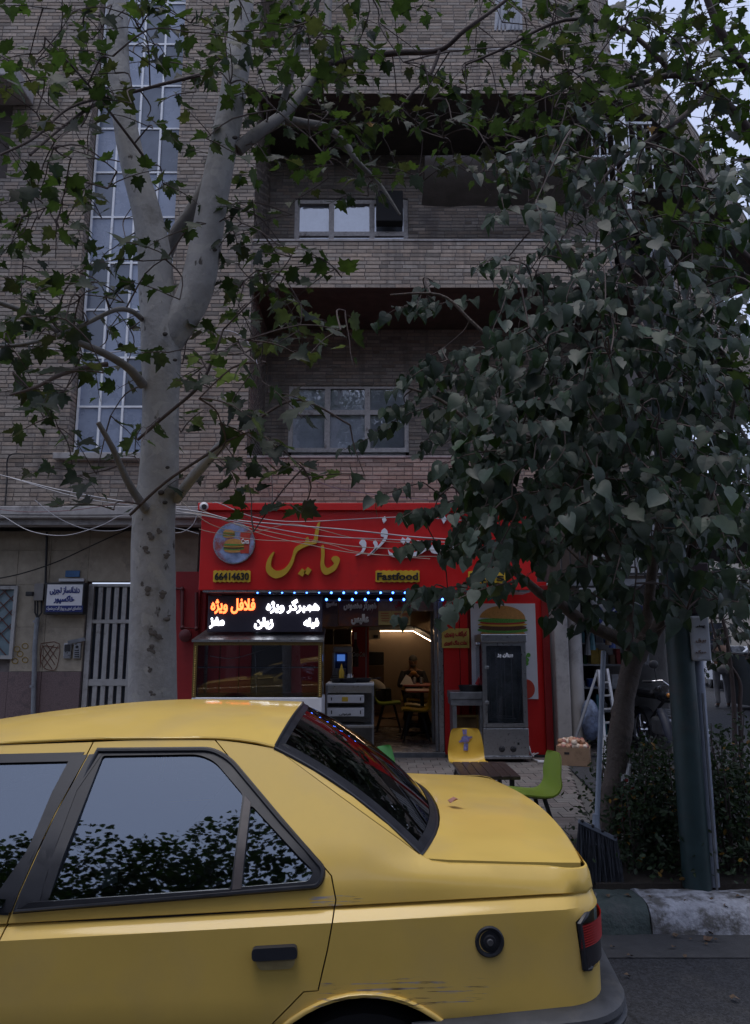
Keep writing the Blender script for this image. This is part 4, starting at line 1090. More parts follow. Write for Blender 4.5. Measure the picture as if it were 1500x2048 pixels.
# outlines on the side of the body
zlow = .40
dtop = cpx(430, 1479)
cut = P((430, 1479), (520, 1590), (620, 1700), (663, 1752), (672, 1800), (655, 1900), (636, 1982))
cut += [(-.165, .665), (-.245, .59), (-.30, .50), (-.33, .42), (-.34, .36)]
b0 = cpx(187, 1483); b1 = cpx(8, 1862); slope = (b1[0] - b0[0]) / (b1[1] - b0[1])
bp_mid = (b0[0] + (.60 - b0[1]) * slope * .75, .60)
fcut = [b0, b1, (b1[0] - .02, .70), (b1[0] - .02, .5), (b1[0] - .02, .36)]
def along(a, b, n, dz=0.): return [(a[0] + (b[0] - a[0]) * i / n, a[1] + (b[1] - a[1]) * i / n + dz * math.sin(math.pi * i / n)) for i in range(1, n)]
# black window band of the rear door (outer edge of the rubber)
ro = rnd(P((190, 1497), (432, 1497), (466, 1530), (560, 1642), (646, 1738), (640, 1772), (0, 1826)), [0, .05, .02, .02, .05, .035, 0], 5)
win_all = rnd(P((205, 1510), (404, 1507), (434, 1524), (485, 1590), (560, 1681), (638, 1745), (620, 1766), (92, 1800)), [.01, .05, .02, .02, .02, .03, .012, .02], 5)
rear_door = [b0] + along(b0, dtop, 6, .004) + cut + [fcut[-1]] + fcut[-2:0:-1]
# the quarter light is divided from the door glass by a bar at (497,1575)-(466,1780)
band = rnd(P((196, 1498), (425, 1496), (462, 1517), (560, 1634), (652, 1738), (640, 1774), (470, 1788), (30, 1824)), [.0, .05, .03, .02, .06, .035, .02, .0], 5)
rd = side_panel('rear_door', rear_door, M_tx, holes=[band])
def hole_ring(outer, inner): return outer, [inner]
gl1 = rnd(P((206, 1511), (398, 1508), (430, 1522), (486, 1588), (462, 1776), (98, 1800)), [.008, .05, .025, .012, .012, .012], 5)
gl2 = rnd(P((500, 1606), (628, 1742), (618, 1762), (480, 1774)), [.02, .02, .02, .012], 5)
rb = side_panel('window_rubber', band, M_rub, holes=[gl1, gl2], parent=rd, dn=-.003, gap=-.004, thick=.018, mir=False, crease=False); mirror(rb)
for g in (gl1, gl2):
    o = side_panel('window_glass', g, G_car, parent=rd, dn=.008, gap=-.004, thick=0, mir=False, crease=False); mirror(o)
MB_ = lambda: MB()
# raised bead of the rubber round the opening
mb = MB(); pts = [surf(s, z, -.006) for s, z in inset(band, .004)]; mb.tube(pts + [pts[0]], .0065, 6, cap=False); o = mb.build('window_bead', M_rub, rd, smooth=50, world=False); mirror(o)
# bar between door glass and quarter light, rising sill strip
bar_ = P((490, 1590), (502, 1604), (483, 1776), (465, 1778))
o = side_panel('window_bar', bar_, mat('worn_window_bar', (.06, .05, .05), .4, var=.3, scale=12), parent=rd, dn=-.007, gap=0, thick=.012, mir=False, crease=False); mirror(o)
o = side_panel('waist_strip', P((30, 1822), (60, 1803), (462, 1776), (466, 1789)), M_rub, parent=rd, dn=-.009, gap=0, thick=.012, mir=False, crease=False); mirror(o)
# B-pillar: two black uprights
o = side_panel('pillar_trim', P((142, 1511), (178, 1507), (112, 1625), (61, 1737), (24, 1825), (-60, 1832), (2, 1774), (56, 1697), (103, 1585)), M_pil, dn=-.004, gap=.002, thick=.015, crease=False)
o = side_panel('pillar_trim', P((178.5, 1507), (208, 1505), (156, 1580), (114, 1692), (80, 1808), (24.5, 1824), (61.5, 1737), (112.5, 1625)), M_pil, dn=-.005, gap=.002, thick=.015, crease=False)
# handle with recess
hc = cpx(550, 1902)
hp = rnd(P((505, 1892), (594, 1887), (596, 1912), (505, 1917)), .012)
o = side_panel('door_handle', hp, mat('handle_plastic', (.02, .022, .03), .42, var=.15), parent=rd, dn=-.022, gap=0, thick=.024, mir=False, crease=False, step=.03); mirror(o)
hr = rnd(P((510, 1918), (592, 1914), (586, 1936), (560, 1938), (518, 1940)), .012)
def dish(s, z):
    p = surf(s, z, 0); k = 0; return p + Vector((0, -.004, 0))
o = side_panel('handle_recess', hr, mat('worn_primer', (.47, .36, .16), .5, var=.15, scale=18), parent=rd, dn=-.003, gap=0, thick=.006, mir=False, crease=False, step=.02); mirror(o)
# front door
fd = [b0] + [cpx(90, 1486), cpx(0, 1489), (-1.2, 1.29), (-1.45, 1.255), (-1.75, 1.06), (-1.93, .95), (-1.95, .80), (-1.95, .36)] + [fcut[-1]] + fcut[-2:0:-1]
fband = [cpx(165, 1507), (-1.25, cpx(0, 1512)[1]), (-1.42, 1.21), (-1.72, 1.03), (-1.86, .93), cpx(15, 1827)]
fband = rnd(fband, [0, .04, .05, .03, .03, 0])
fdo = side_panel('front_door', fd, M_tx, holes=[fband])
fg = inset(fband, .02)
o = side_panel('window_rubber', fband, M_rub, holes=[fg], parent=fdo, dn=-.003, gap=-.004, thick=.018, mir=False, crease=False); mirror(o)
o = side_panel('window_glass', fg, G_car, parent=fdo, dn=.008, gap=-.004, thick=0, mir=False, crease=False); mirror(o)
# rear wing: runs round the corner to the taillights
gtop = cpx(552, 1497)
ztail = .975 - .045 * .4
TE = T0 + RC * math.pi / 2 + .02
seam = [(.165, .992), (.20, .978), (.25, .972), (.40, .966), (.55, .9595), (T0 + RC * .8, .956), (TE, .954)]
cpil = P((552, 1496), (640, 1562), (740, 1635), (800, 1678))       # along the rear glass
arch = [(.36 * math.cos(a) + .0, .30 + .355 * math.sin(a)) for a in np.linspace(R(20), R(160), 18)]
bt = [(.20, .578), (.40, .592), (.55, .603), (TE, .61)]
zt_ = cpx(1170, 1930)
tl_a = cpx(1158, 1840); tl_b = cpx(1168, 1936)
TL0, TZ1, TZ0 = T0 + .035, .84, .70
tail_hole = [(TL0, TZ1 - .012), (TL0 + .05, TZ1 + .004), (TE + .001, TZ1 + .02), (TE + .001, TZ0 + .012), (TL0 + .06, TZ0), (TL0 + .016, TZ0)]
quarter = [dtop] + along(dtop, gtop, 5, .003) + cpil + seam + [(TE, TZ1 + .021)] + [(TL0 + .03, TZ1 + .005), (TL0 - .001, TZ1 - .012), (TL0 + .015, TZ0 - .001), (TL0 + .04, TZ0 - .001), (TE, TZ0 + .011)] + bt[::-1] + [(.35, .55), (.352, .5), (.345, .42)] + [(.355 * math.cos(a), .30 + .36 * math.sin(a)) for a in np.linspace(R(22), R(150), 16)] + [(-.33, .44)] + cut[-4:][::-1][1:] + cut[:-4][::-1][:-1]
quarter = [q for i, q in enumerate(quarter) if i == 0 or (Vector(q) - Vector(quarter[i - 1])).length > 1e-4]
qp = side_panel('rear_wing', quarter, M_tx, gap=.0018, step=.024)
# wheel arch lip
mb = MB(); pts = [surf(.352 * math.cos(a), .30 + .357 * math.sin(a), -.003) for a in np.linspace(R(24), R(150), 20)]; mb.tube(pts, .008, 6); o = mb.build('arch_lip', M_tx, qp, smooth=60, world=False); mirror(o)
# fuel cap
fc = cpx(979, 1883); c = surf(fc[0], fc[1])
o = MB().lathe([(.0, -.008), (.016, -.008), (.018, -.001), (.029, .0), (.031, -.004), (.037, -.006), (.041, -.003), (.041, .012)], c, 24, axis='y').build('fuel_cap', M_rub, qp, smooth=35, world=False)
o = MB().lathe([(.0, -.012), (.008, -.012), (.010, -.007)], c, 14, axis='y').build('cap_lock', mat('cap_lock_metal', (.12, .12, .13), .4, .6), qp, world=False)
# taillight: red ribbed upper, smoked lower
def light_patch(name, z0, z1, m, ribs=0):
    mb = MB(); n = 14; rows = max(2, ribs * 4) if ribs else 4; vs = []
    for j in range(rows + 1):
        z = z0 + (z1 - z0) * j / rows
        for i in range(n + 1):
            t = TL0 + .008 + (TE - .004 - TL0 - .008) * i / n
            zz = z + .012 * (i / n)
            vs.append(surf(t, zz, -.006 - (.0035 * (.5 + .5 * math.cos(2 * math.pi * j / 4)) if ribs else 0)))
    mb.add(vs, [(j * (n + 1) + i, j * (n + 1) + i + 1, (j + 1) * (n + 1) + i + 1, (j + 1) * (n + 1) + i) for j in range(rows) for i in range(n)])
    o = mb.build(name, m, qp, smooth=60, world=False)
    mirror(o); return o
M_tl = mat('red_tail_lens', (.24, .006, .004), .5, var=.1, spec=.15)
M_tl2 = mat('smoked_tail_lens', (.02, .018, .022), .15, var=.1, coat=.4)
light_patch('tail_light', .762, TZ1 - .018, M_tl, ribs=9)
light_patch('tail_light', TZ0 + .006, .760, M_tl2, ribs=0)
mb = MB(); pts = [surf(t, z, -.003) for t, z in [(TE, TZ1 + .018), (TL0 + .03, TZ1 + .002), (TL0 + .008, TZ1 - .014), (TL0 + .022, TZ0 + .004), (TL0 + .04, TZ0 + .004), (TE, TZ0 + .014)]]; mb.tube(pts, .008, 6); o = mb.build('light_surround', M_rub, qp, smooth=50, world=False); mirror(o)
# rear face between the lights
mb = MB(); V = []; zs = np.linspace(.61, .954, 7); ts = np.linspace(TE + .003, TE + TW / 2 - T0 * 0 - RC - .02, 12)
for z in zs:
    for t in ts:
        p = surf(t, z); V.append(p)
nT = len(ts)
mb.add(V, [(j * nT + i, j * nT + i + 1, (j + 1) * nT + i + 1, (j + 1) * nT + i) for j in range(len(zs) - 1) for i in range(nT - 1)])
o = mb.build('rear_face', M_tx, taxi, smooth=40, world=False); mirror(o)
# dark inner shell behind the panel gaps, floor
mb = MB()
def inner(name, poly, dn, holes=()):
    V, Fc = cdt(poly, holes, .08); o, n = sheet_from(V, Fc, lambda s, z: surf(s, z, dn), None, name, M_in, taxi); mirror(o); return o
inner('inner_side', [(-1.95, .3), (-1.95, .93), (-.1, .955), (.16, .97), (T0, .93), (T0, .66), (.36, .66)] + [(.36 * math.cos(a), .30 + .365 * math.sin(a)) for a in np.linspace(R(40), R(150), 12)] + [(-.36, .3)], .022)
inner('inner_pillar', [(-.43, 1.29), (-.25, 1.28), (.14, 1.0), (.05, .95), (-.04, .96), (-.10, 1.02)], .03)
# roof: from the gutter line over to the other side
def rz(s, w):
    k = (w - TW / 2) / (TW / 2 - .2)
    e = -.02 * max(0, (s + .9)) ** 2 - .05 * max(0, -1.1 - s) ** 2
    return 1.302 + .068 * (1 - k * k) + e * (1 - min(1, abs(k))) - .028 * max(0, s + .55)
gut = along(cpx(-200, 1494), cpx(0, 1489), 1) 
edge = [(-2.05, 1.17), (-1.6, 1.245), (-1.3, 1.282)] + P((0, 1489), (180, 1480), (430, 1478), (500, 1484), (549, 1496))
def gutter_pt(s):
    xs = [e[0] for e in edge]; zs_ = [e[1] for e in edge]
    z = float(np.interp(s, xs, zs_)); return surf(s, z)
ny, nsr = 22, 34
S = np.linspace(-2.05, edge[-1][0], nsr)
mb = MB(); V = []
for s in S:
    g = gutter_pt(s); zc_ = 1.372 - .035 * max(0, s + .7) ** 1.3 - .12 * max(0, -.72 - s) ** 1.5
    zc_ = max(zc_, g.z + .012)
    for j in range(ny + 1):
        k = j / ny * 2 - 1
        w = TW / 2 + k * (TW / 2 - g.y)
        prof = (1 - abs(k) ** 2.6)
        bow = .055 * (1 - k * k) * sst(-1.0, edge[-1][0], s) if True else 0
        V.append(Vector((s + bow, w, g.z + .004 + (zc_ - g.z) * prof)))
mb.add(V, [(i * (ny + 1) + j, i * (ny + 1) + j + 1, (i + 1) * (ny + 1) + j + 1, (i + 1) * (ny + 1) + j) for i in range(nsr - 1) for j in range(ny)])
roof = mb.build('roof', M_tx, taxi, smooth=50, world=False)
roof_rear = [V[(nsr - 1) * (ny + 1) + j] for j in range(ny + 1)]
roof_front = [V[j] for j in range(ny + 1)]
# drip rail
mb = MB(); mb.tube([gutter_pt(s) + Vector((0, .001, .004)) for s in np.linspace(-1.95, edge[-1][0], 30)], .005, 6); o = mb.build('drip_rail', M_tx, taxi, smooth=60, world=False); mirror(o)
# boot lid
Zs = lambda s: .992 - .05 * (s - .15)
def boot(s, w):
    k = (w - TW / 2) / (TW / 2 - .1)
    rear = sst(.60, .74, s)
    return Vector((s, w, Zs(s) - .012 + .028 * (1 - k ** 2) - .012 * rear))
wn = .098
bootpoly = [(.19, wn)] + [(.25, wn - .004), (.45, wn + .002), (.60, wn + .012), (.655, wn + .03)]
rear_arc = [(.66 + .06 * (1 - k * k), TW / 2 + k * (TW / 2 - wn - .05)) for k in np.linspace(-1, 1, 13)]
far = [(s, TW - w) for s, w in bootpoly[::-1]]
front_arc = [(.175 + .125 * (1 - abs(k) ** 2.4), TW / 2 + k * (TW / 2 - wn - .02)) for k in np.linspace(1, -1, 15)]
V, Fc = cdt(bootpoly + rear_arc + far + front_arc, (), .07)
bo, n = sheet_from(V, Fc, boot, lambda p: p + Vector((0, 0, -.02)), 'boot_lid', M_tx, taxi, 35)
if n.z < 0: bo.data.flip_normals()
MB().box(.15, .66, .07, TW - .07, .90, .925).build('boot_floor', M_in, taxi, world=False)
# lid's rear drop
mb = MB(); V = []
for k in np.linspace(-1, 1, 15):
    s0 = .66 + .06 * (1 - k * k); w = TW / 2 + k * (TW / 2 - wn - .05)
    for j, (ds_, dz) in enumerate(((0, 0), (.006, -.006), (.012, -.02), (.0, -.05))):
        p = boot(s0, w); V.append(p + Vector((ds_, 0, dz)))
mb.add(V, [(i * 4 + j, i * 4 + j + 1, i * 4 + j + 5, i * 4 + j + 4) for i in range(14) for j in range(3)])
mb.build('boot_edge', M_tx, taxi, smooth=60, world=False)
# rear window: black surround and glass
ny2 = ny
botc = []
for j in range(ny2 + 1):
    k = j / ny2 * 2 - 1
    s = .17 + .118 * (1 - abs(k) ** 2.4); w = TW / 2 + k * (TW / 2 - .112)
    p = boot(s, w) if False else Vector((s, w, Zs(s) - .004 + .02 * (1 - k * k)))
    botc.append(p)
def rgl(j, b, off=0.):
    a, c = roof_rear[j], botc[j]; k = j / ny2 * 2 - 1
    p = a.lerp(c, b) + Vector((.02, 0, .028)) * (4 * b * (1 - b)) * (1 - .3 * k * k) - Vector((0, 0, .004)) + Vector((-.5, 0, -.8)) * off
    return p
nb2 = 14
def rg_mesh(j0, j1, b0_, b1_, off, name, m, parent):
    mb = MB(); V = []; 
    js = list(range(j0, j1 + 1))
    for b in np.linspace(b0_, b1_, nb2 + 1):
        for j in js: V.append(rgl(j, b, off))
    n = len(js); mb.add(V, [(i * n + j, i * n + j + 1, (i + 1) * n + j + 1, (i + 1) * n + j) for i in range(nb2) for j in range(n - 1)])
    return mb.build(name, m, parent, smooth=60, world=False)
rw = rg_mesh(1, ny2 - 1, .035, .955, .004, 'rear_window', G_rear, taxi)
mb = MB()
ring = [rgl(j, 0) for j in range(0, ny2 + 1)] + [rgl(ny2, b) for b in np.linspace(.05, .95, 14)] + [rgl(j, 1) for j in range(ny2, -1, -1)] + [rgl(0, b) for b in np.linspace(.95, .05, 14)]
rin = [rgl(min(max(j, 1), ny2 - 1), .045, .002) for j in range(0, ny2 + 1)] + [rgl(ny2 - 1, min(max(b, .045), .945), .002) for b in np.linspace(.05, .95, 14)] + [rgl(min(max(j, 1), ny2 - 1), .945, .002) for j in range(ny2, -1, -1)] + [rgl(1, min(max(b, .045), .945), .002) for b in np.linspace(.95, .05, 14)]
n = len(ring); mb.add(ring + rin, [(i, (i + 1) % n, n + (i + 1) % n, n + i) for i in range(n)])
mb.build('window_rubber', M_rub, rw, smooth=50, world=False)
mb = MB(); mb.tube(ring + [ring[0]], .006, 6, cap=False); mb.build('window_bead', M_rub, rw, smooth=50, world=False)
# C-pillar returns that join wing and glass
mb = MB(); A = [surf(*q) for q in [gtop] + cpil[1:] + [(.165, .992)]]; B = [rgl(0, b) for b in np.linspace(0, 1, len(A))]
mb.add(A + B, [(i, i + 1, len(A) + i + 1, len(A) + i) for i in range(len(A) - 1)]); o = mb.build('pillar_return', M_tx, taxi, smooth=60, world=False); mirror(o)
# parcel shelf, seats, inside
mb = MB(); mb.box(-.35, .26, .2, TW - .2, .925, .94); mb.build('parcel_shelf', mat('shelf_felt', (.05, .05, .052), .95, var=.2), taxi, world=False)
mb = MB(); mb.bbox(-.62, -.40, .22, TW - .22, .45, .98, .06); mb.bbox(-1.05, -.55, .22, TW - .22, .3, .52, .06); mb.build('rear_seat', M_seat, taxi, world=False)
for w in (.25, .93):
    mb = MB(); mb.bbox(-1.5, -1.32, w, w + .5, .45, 1.02, .06); mb.bbox(-1.85, -1.4, w, w + .5, .3, .5, .06); mb.bbox(-1.46, -1.38, w + .12, w + .38, 1.04, 1.2, .03); mb.build('front_seat', M_seat, taxi, world=False)
MB().box(-3.2, .6, .1, TW - .1, .22, .3).build('floor_pan', M_in, taxi, world=False)
sk = P((206, 1722), (232, 1710), (232, 1768), (200, 1782))
o = side_panel('window_sticker', sk, mat('pale_green_sticker', (.35, .42, .4), .7, var=.3, scale=60), parent=rd, dn=.016, gap=0, thick=0, mir=False, crease=False)
# bumper wrapping the tail
prof = [(.665, -.012), (.664, .045), (.655, .066), (.640, .070), (.634, .062), (.622, .062), (.616, .072), (.606, .070), (.600, .058), (.54, .060), (.44, .045), (.38, .01)]
def bump_ring(t):
    out = []
    for z, o_ in prof:
        if t < T0: p = Vector((t, ws(t, .63) - o_ * sst(.12, .24, t) , z)); n = None
        else:
            a = min((t - T0) / RC, math.pi / 2); e = max(0, t - T0 - RC * math.pi / 2)
            c = Vector((T0 + RC * math.sin(a), RC * (1 - math.cos(a)) + e, 0)); n = Vector((math.sin(a), -math.cos(a), 0))
            if e: c.x += .05 * math.sin(min(1, e / .72) * math.pi / 2)
            p = c + n * (o_ - ws(.55, .63)); p.z = z
        p.z += -.076 + .07 * (t - .2)
        out.append(p)
    return out
tt = list(np.linspace(.13, T0, 10)) + [T0 + RC * a for a in np.linspace(.15, math.pi / 2, 9)] + list(np.linspace(T0 + RC * math.pi / 2 + .1, T0 + RC * math.pi / 2 + TW / 2 - RC, 7))
mb = MB(); V = []; 
for t in tt: V += bump_ring(t)
k = len(prof); mb.add(V, [(i * k + j, i * k + j + 1, (i + 1) * k + j + 1, (i + 1) * k + j) for i in range(len(tt) - 1) for j in range(k - 1)]); mb.add(bump_ring(tt[0]), [tuple(range(k))])
o = mb.build('rear_bumper', M_bmp, taxi, smooth=45, world=False); mirror(o)
# worn bright strip on the bumper
mb = MB(); mb.tube([bump_ring(t)[4] + Vector((0, -.002, -.006)) if t < T0 else bump_ring(t)[4] for t in tt[3:19]], .0035, 5); mb.build('bumper_strip', mat('worn_strip', (.2, .2, .22), .3, .5, var=.5, scale=12, dirt=(.03, .03, .035), dscale=6, dpos=.45), o, world=False)
# wheels and arches
for s in (0., -2.669):
    for w in (.13, TW - .13):
        sgn = -1 if w < 1 else 1
        wh_ = MB().lathe([(.20, -.085), (.285, -.085), (.302, -.06), (.305, 0), (.302, .06), (.285, .085), (.20, .085)], (s, w, .305), 32, axis='y').build('wheel', M_black, taxi, smooth=40, world=False)
        MB().lathe([(.0, .07 * sgn), (.06, .075 * sgn), (.1, .06 * sgn), (.17, .07 * sgn), (.2, .085 * sgn), (.2, .0)], (s, w, .305), 24, axis='y').build('rim', M_steeld, wh_, smooth=40, world=False)
        mb = MB(); V = []
        for a in np.linspace(0, math.pi, 14):
            for d in (.02, .3): V.append((s + .37 * math.cos(a), w + (d - .1) * -sgn, .30 + .37 * math.sin(a)))
        mb.add(V, [(2 * i, 2 * i + 1, 2 * i + 3, 2 * i + 2) for i in range(13)]); mb.build('wheel_arch', M_in, taxi, world=False)
# front: wing, bonnet, windscreen, front end
farch = [(-2.669 + .36 * math.cos(a), .30 + .36 * math.sin(a)) for a in np.linspace(R(10), R(170), 14)]
fwing = [(-1.955, .36), (-1.955, .93), (-2.3, .905), (-2.9, .86), (-3.35, .80), (-3.42, .74), (-3.42, .40), (-3.05, .38)] + farch[::-1] + [(-2.3, .36)]
side_panel('front_wing', fwing, M_tx)
mb = MB(); V = []
for s, z, cr_ in ((-1.95, .94, .05), (-2.3, .915, .05), (-2.9, .87, .045), (-3.32, .81, .03), (-3.42, .76, .01), (-3.44, .6, 0), (-3.42, .4, 0)):
    for j in range(11):
        k = j / 10 * 2 - 1; V.append((s - .06 * (1 - k * k) * (s < -3.2), TW / 2 + k * (TW / 2 - .03), z + cr_ * (1 - k * k)))
mb.add(V, [(i * 11 + j, i * 11 + j + 1, (i + 1) * 11 + j + 1, (i + 1) * 11 + j) for i in range(6) for j in range(10)]); mb.build('bonnet', M_tx, taxi, smooth=40, world=False)
mb = MB(); V = []
wb = [(-1.96 - .5 - .12 * (1 - (j / ny * 2 - 1) ** 2), TW / 2 + (j / ny * 2 - 1) * (TW / 2 - .1), .93 + .03 * (1 - (j / ny * 2 - 1) ** 2)) for j in range(ny + 1)]
for j in range(ny + 1): V += [roof_front[j], Vector(wb[j])]
mb.add(V, [(2 * j, 2 * j + 2, 2 * j + 3, 2 * j + 1) for j in range(ny)]); mb.build('windscreen', G_rear, taxi, smooth=60, world=False)
mb = MB(); mb.bbox(-3.55, -3.36, -.01, TW + .01, .36, .58, .04); mb.build('front_bumper', M_bmp, taxi, world=False)
for w in (.08, TW - .5):
    mb = MB(); mb.bbox(-3.47, -3.38, w, w + .42, .62, .74, .02); mb.build('headlight', mat('lamp_lens', (.5, .5, .52), .1), taxi, world=False)
# dry leaf on the boot lid
def dry_leaf(name, label, c, sc, col, rz_):
    mb = MB(); V = [(0, 0, 0), (.03, .012, .014), (.055, 0, .01), (.03, -.022, .022), (.008, .02, .02), (-.012, .006, .008), (.01, -.016, .004)]
    mb.add([(x * sc, y * sc, z * sc) for x, y, z in V], [(0, 1, 4), (0, 4, 5), (0, 6, 3), (0, 3, 1), (1, 3, 2), (0, 5, 6)])
    o = mb.build(name, mat('dry_leaf_%d' % int(col[0] * 100), col, .8, var=.2, scale=40), None, world=True); o.location = c; o.rotation_euler = (0, 0, rz_)
    return tag(o, label, 'leaf')
q = WZ(900, 1606, 1.012)
dry_leaf('fallen_leaf', 'curled dry pink leaf lying on the yellow boot lid', q, 1.0, (.33, .16, .12), -.4)
# ================================================================ glass display case in front of the shop
YC = 9.55
dc = thing('display_case', 'glass display case with gold beaded frame and steel hood on a white base', 'display case', W(514, 1425, YC))
a = W(383, 1395, YC); b = W(645, 1284, YC); zc1, zc0 = b.z, a.z; depth = .62
m = MB(); m.bbox(a.x, b.x, YC, YC + depth, GZ + .05, zc0, .01); m.build('base_cabinet', M_white, dc)
m = MB(); m.add([(a.x - .02, YC - .03, zc1), (b.x + .02, YC - .03, zc1), (b.x - .0, YC + depth, zc1 + .16), (a.x + .03, YC + depth, zc1 + .16), (a.x - .02, YC - .03, zc1 + .03), (b.x + .02, YC - .03, zc1 + .03), (b.x - .02, YC + depth, zc1 + .19), (a.x + .05, YC + depth, zc1 + .19)], [(3, 2, 1, 0), (4, 5, 6, 7), (0, 1, 5, 4), (1, 2, 6, 5), (2, 3, 7, 6), (3, 0, 4, 7)]); m.build('hood', M_steel, dc)
for x0, x1 in ((a.x, a.x + .05), (b.x - .05, b.x)):
    m = MB(); m.box(x0, x1, YC, YC + .03, zc0, zc1 - .04)
    m.build('gold_post', M_goldd, dc)
    m = MB()
    z = zc0 + .02
    while z < zc1 - .05: m.sphere(((x0 + x1) / 2, YC - .002, z), .009, 0, 6, 4); z += .026
    m.build('beading', mat('gold_beads', (.55, .40, .12), .3, .8), dc, smooth=60, kind='stuff')
m = MB(); m.box(a.x, b.x, YC, YC + .03, zc1 - .04, zc1 - .001); m.build('gold_post', M_goldd, dc)
m = MB(); m.box(a.x + .05, b.x - .05, YC + .012, YC + .018, zc0, zc1 - .04); m.build('front_glass', glass('case_glass', (.82, .84, .86), .03, .02), dc)
for x in (a.x + .03, b.x - .03):
    m = MB(); m.box(x - .003, x + .003, YC + .03, YC + depth - .03, zc0, zc1); m.build('side_glass', glass('case_glass'), dc)
for x in (a.x + .02, b.x - .05):
    m = MB(); m.box(x, x + .03, YC + depth - .03, YC + depth, zc0, zc1 + .1); m.build('rear_post', M_steel, dc)
zs_ = W(514, 1335, YC + .3).z
m = MB(); m.box(a.x + .05, b.x - .05, YC + .1, YC + depth - .05, zs_, zs_ + .012); m.build('glass_shelf', mat('shelf_glass_edge', (.25, .3, .38), .15, var=.1), dc)
m = MB(); m.box(a.x + .03, b.x - .03, YC + .03, YC + depth - .01, zc0 + .001, zc0 + .02); m.build('case_floor', mat('case_floor_dark', (.05, .04, .035), .3), dc)
m = MB(); m.tube(sag(W(510, 1290, YC + .2), W(513, 1390, YC + .25), .02), .006, 5); m.build('heater_cord', M_wplas, dc)
m = MB(); m.tube(smooth_path([W(420, 1312, YC + .25), W(470, 1316, YC + .25), W(540, 1295, YC + .25), W(560, 1290, YC + .25)], 5), .005, 5); m.build('inner_cable', M_wplas, dc)
pt = thing('pot_lid', 'steel pot standing on the hood of the display case', 'pot', W(527, 1266, YC + .4))
c = W(527, 1268, YC + .42); MB().lathe([(.10, 0), (.115, .01), (.115, .10), (.12, .105), (.06, .13), (.015, .14), (.015, .16), (0, .162)], (c.x, c.y, zc1 + .10), 18).build('pot', M_steeld, pt, smooth=40)
bt_ = thing('menu_roll', 'pale rolled card lying on the hood of the display case', 'card', (W(570, 1268, YC + .3).x, YC + .3, zc1 + .12))
m = MB(); m.bar(W(545, 1270, YC + .35), W(600, 1262, YC + .4), .06, .02); m.build('card', mat('card_tan', (.4, .3, .15), .8), bt_)
# ================================================================ cooking counter in the doorway
YK = 10.25
ck = thing('cooking_counter', 'steel cooking counter with white drawers in the shop doorway', 'counter', W(698, 1480, YK))
k0 = W(650, 1500, YK); k1 = W(748, 1367, YK)
m = MB(); m.bbox(k0.x, k1.x, YK + .01, YK + .6, k1.z - .03, k1.z, .006); m.build('worktop', M_white, ck)
m = MB(); m.box(k0.x, k0.x + .03, YK, YK + .58, GZ + .03, k1.z - .031); m.box(k1.x - .03, k1.x, YK, YK + .58, GZ + .03, k1.z - .031); m.box(k0.x + .03, k1.x - .03, YK + .5, YK + .56, GZ + .03, k1.z - .031); m.build('cabinet', M_steeld, ck)
m = MB(); rect(m, 653, 1371, 745, 1386, YK + .002, YK + .4); m.build('front_rail', M_steel, ck)
for v0, v1 in ((1390, 1406), (1416, 1433)):
    m = MB(); rect(m, 654, v0, 728, v1, YK - .03, YK + .3, c=.006); dwr = m.build('drawer', M_wplas, ck)
    for u in (662, 720):
        m = MB(); rect(m, u, v0 + 5, u + 2, v1 - 5, YK - .036, YK - .0305); m.build('slot', M_blk, dwr)
tpx('maker_name', 'فرنوتی', 678, 1426, 702, 1431, YK - .034, M_blk, ck, persian=True, bold=.001)
m = MB(); rect(m, 684, 1394, 696, 1403, YK - .034, YK - .0305); m.build('warning_label', M_yel, ck)
m = MB(); rect(m, 650, 1450, 748, 1456, YK - .14, YK + .3, c=.004); m.build('grease_tray', M_steel, ck)
for i, (u, v, r) in enumerate(((697, 1366, .13), (722, 1360, .15), (675, 1357, .1))):
    p = W(u, v, YK + .2 + .1 * (i == 1))
    pn = thing('frying_pan', ('black frying pan at the front of the cooking counter', 'black pan behind the front pan on the cooking counter', 'small dark pan at the left of the cooking counter')[i], 'pan', (p.x, p.y, k1.z))
    MB().lathe([(r * .75, .0), (r, .05), (r + .01, .055), (r * .9, .052), (r * .7, .01), (0, .01)], (p.x, p.y, k1.z + .002), 18).build('pan', M_black, pn, smooth=40)
    m = MB(); m.bar((p.x + r, p.y, k1.z + .045), (p.x + r + .12, p.y + .06, k1.z + .06), .025, .015); m.build('pan_handle', M_black, pn)
p = W(683, 1356, YK + .35)
sb = thing('sauce_bottle', 'yellow squeeze sauce bottle standing on the cooking counter', 'bottle', (p.x, p.y, k1.z))
MB().lathe([(.035, 0), (.038, .01), (.038, .14), (.02, .18), (.016, .19)], (p.x, p.y, k1.z + .002), 12).build('bottle', M_yel, sb, smooth=40); MB().lathe([(.018, .192), (.016, .21), (.005, .25)], (p.x, p.y, k1.z), 10).build('nozzle', M_yel, sb, smooth=40)
for i, u in enumerate((697, 702)):
    p = W(u, 1362, YK + .45); o = MB().lathe([(.022, 0), (.022, .09), (.01, .11), (.0, .112)], (p.x, p.y, k1.z + .002), 10).build('seasoning_shaker', M_steel, None, smooth=40, origin=(p.x, p.y, k1.z))
    tag(o, ('steel seasoning shaker right of the yellow sauce bottle', 'second steel shaker standing beside the pans')[i], 'shaker', 'seasoning shakers')
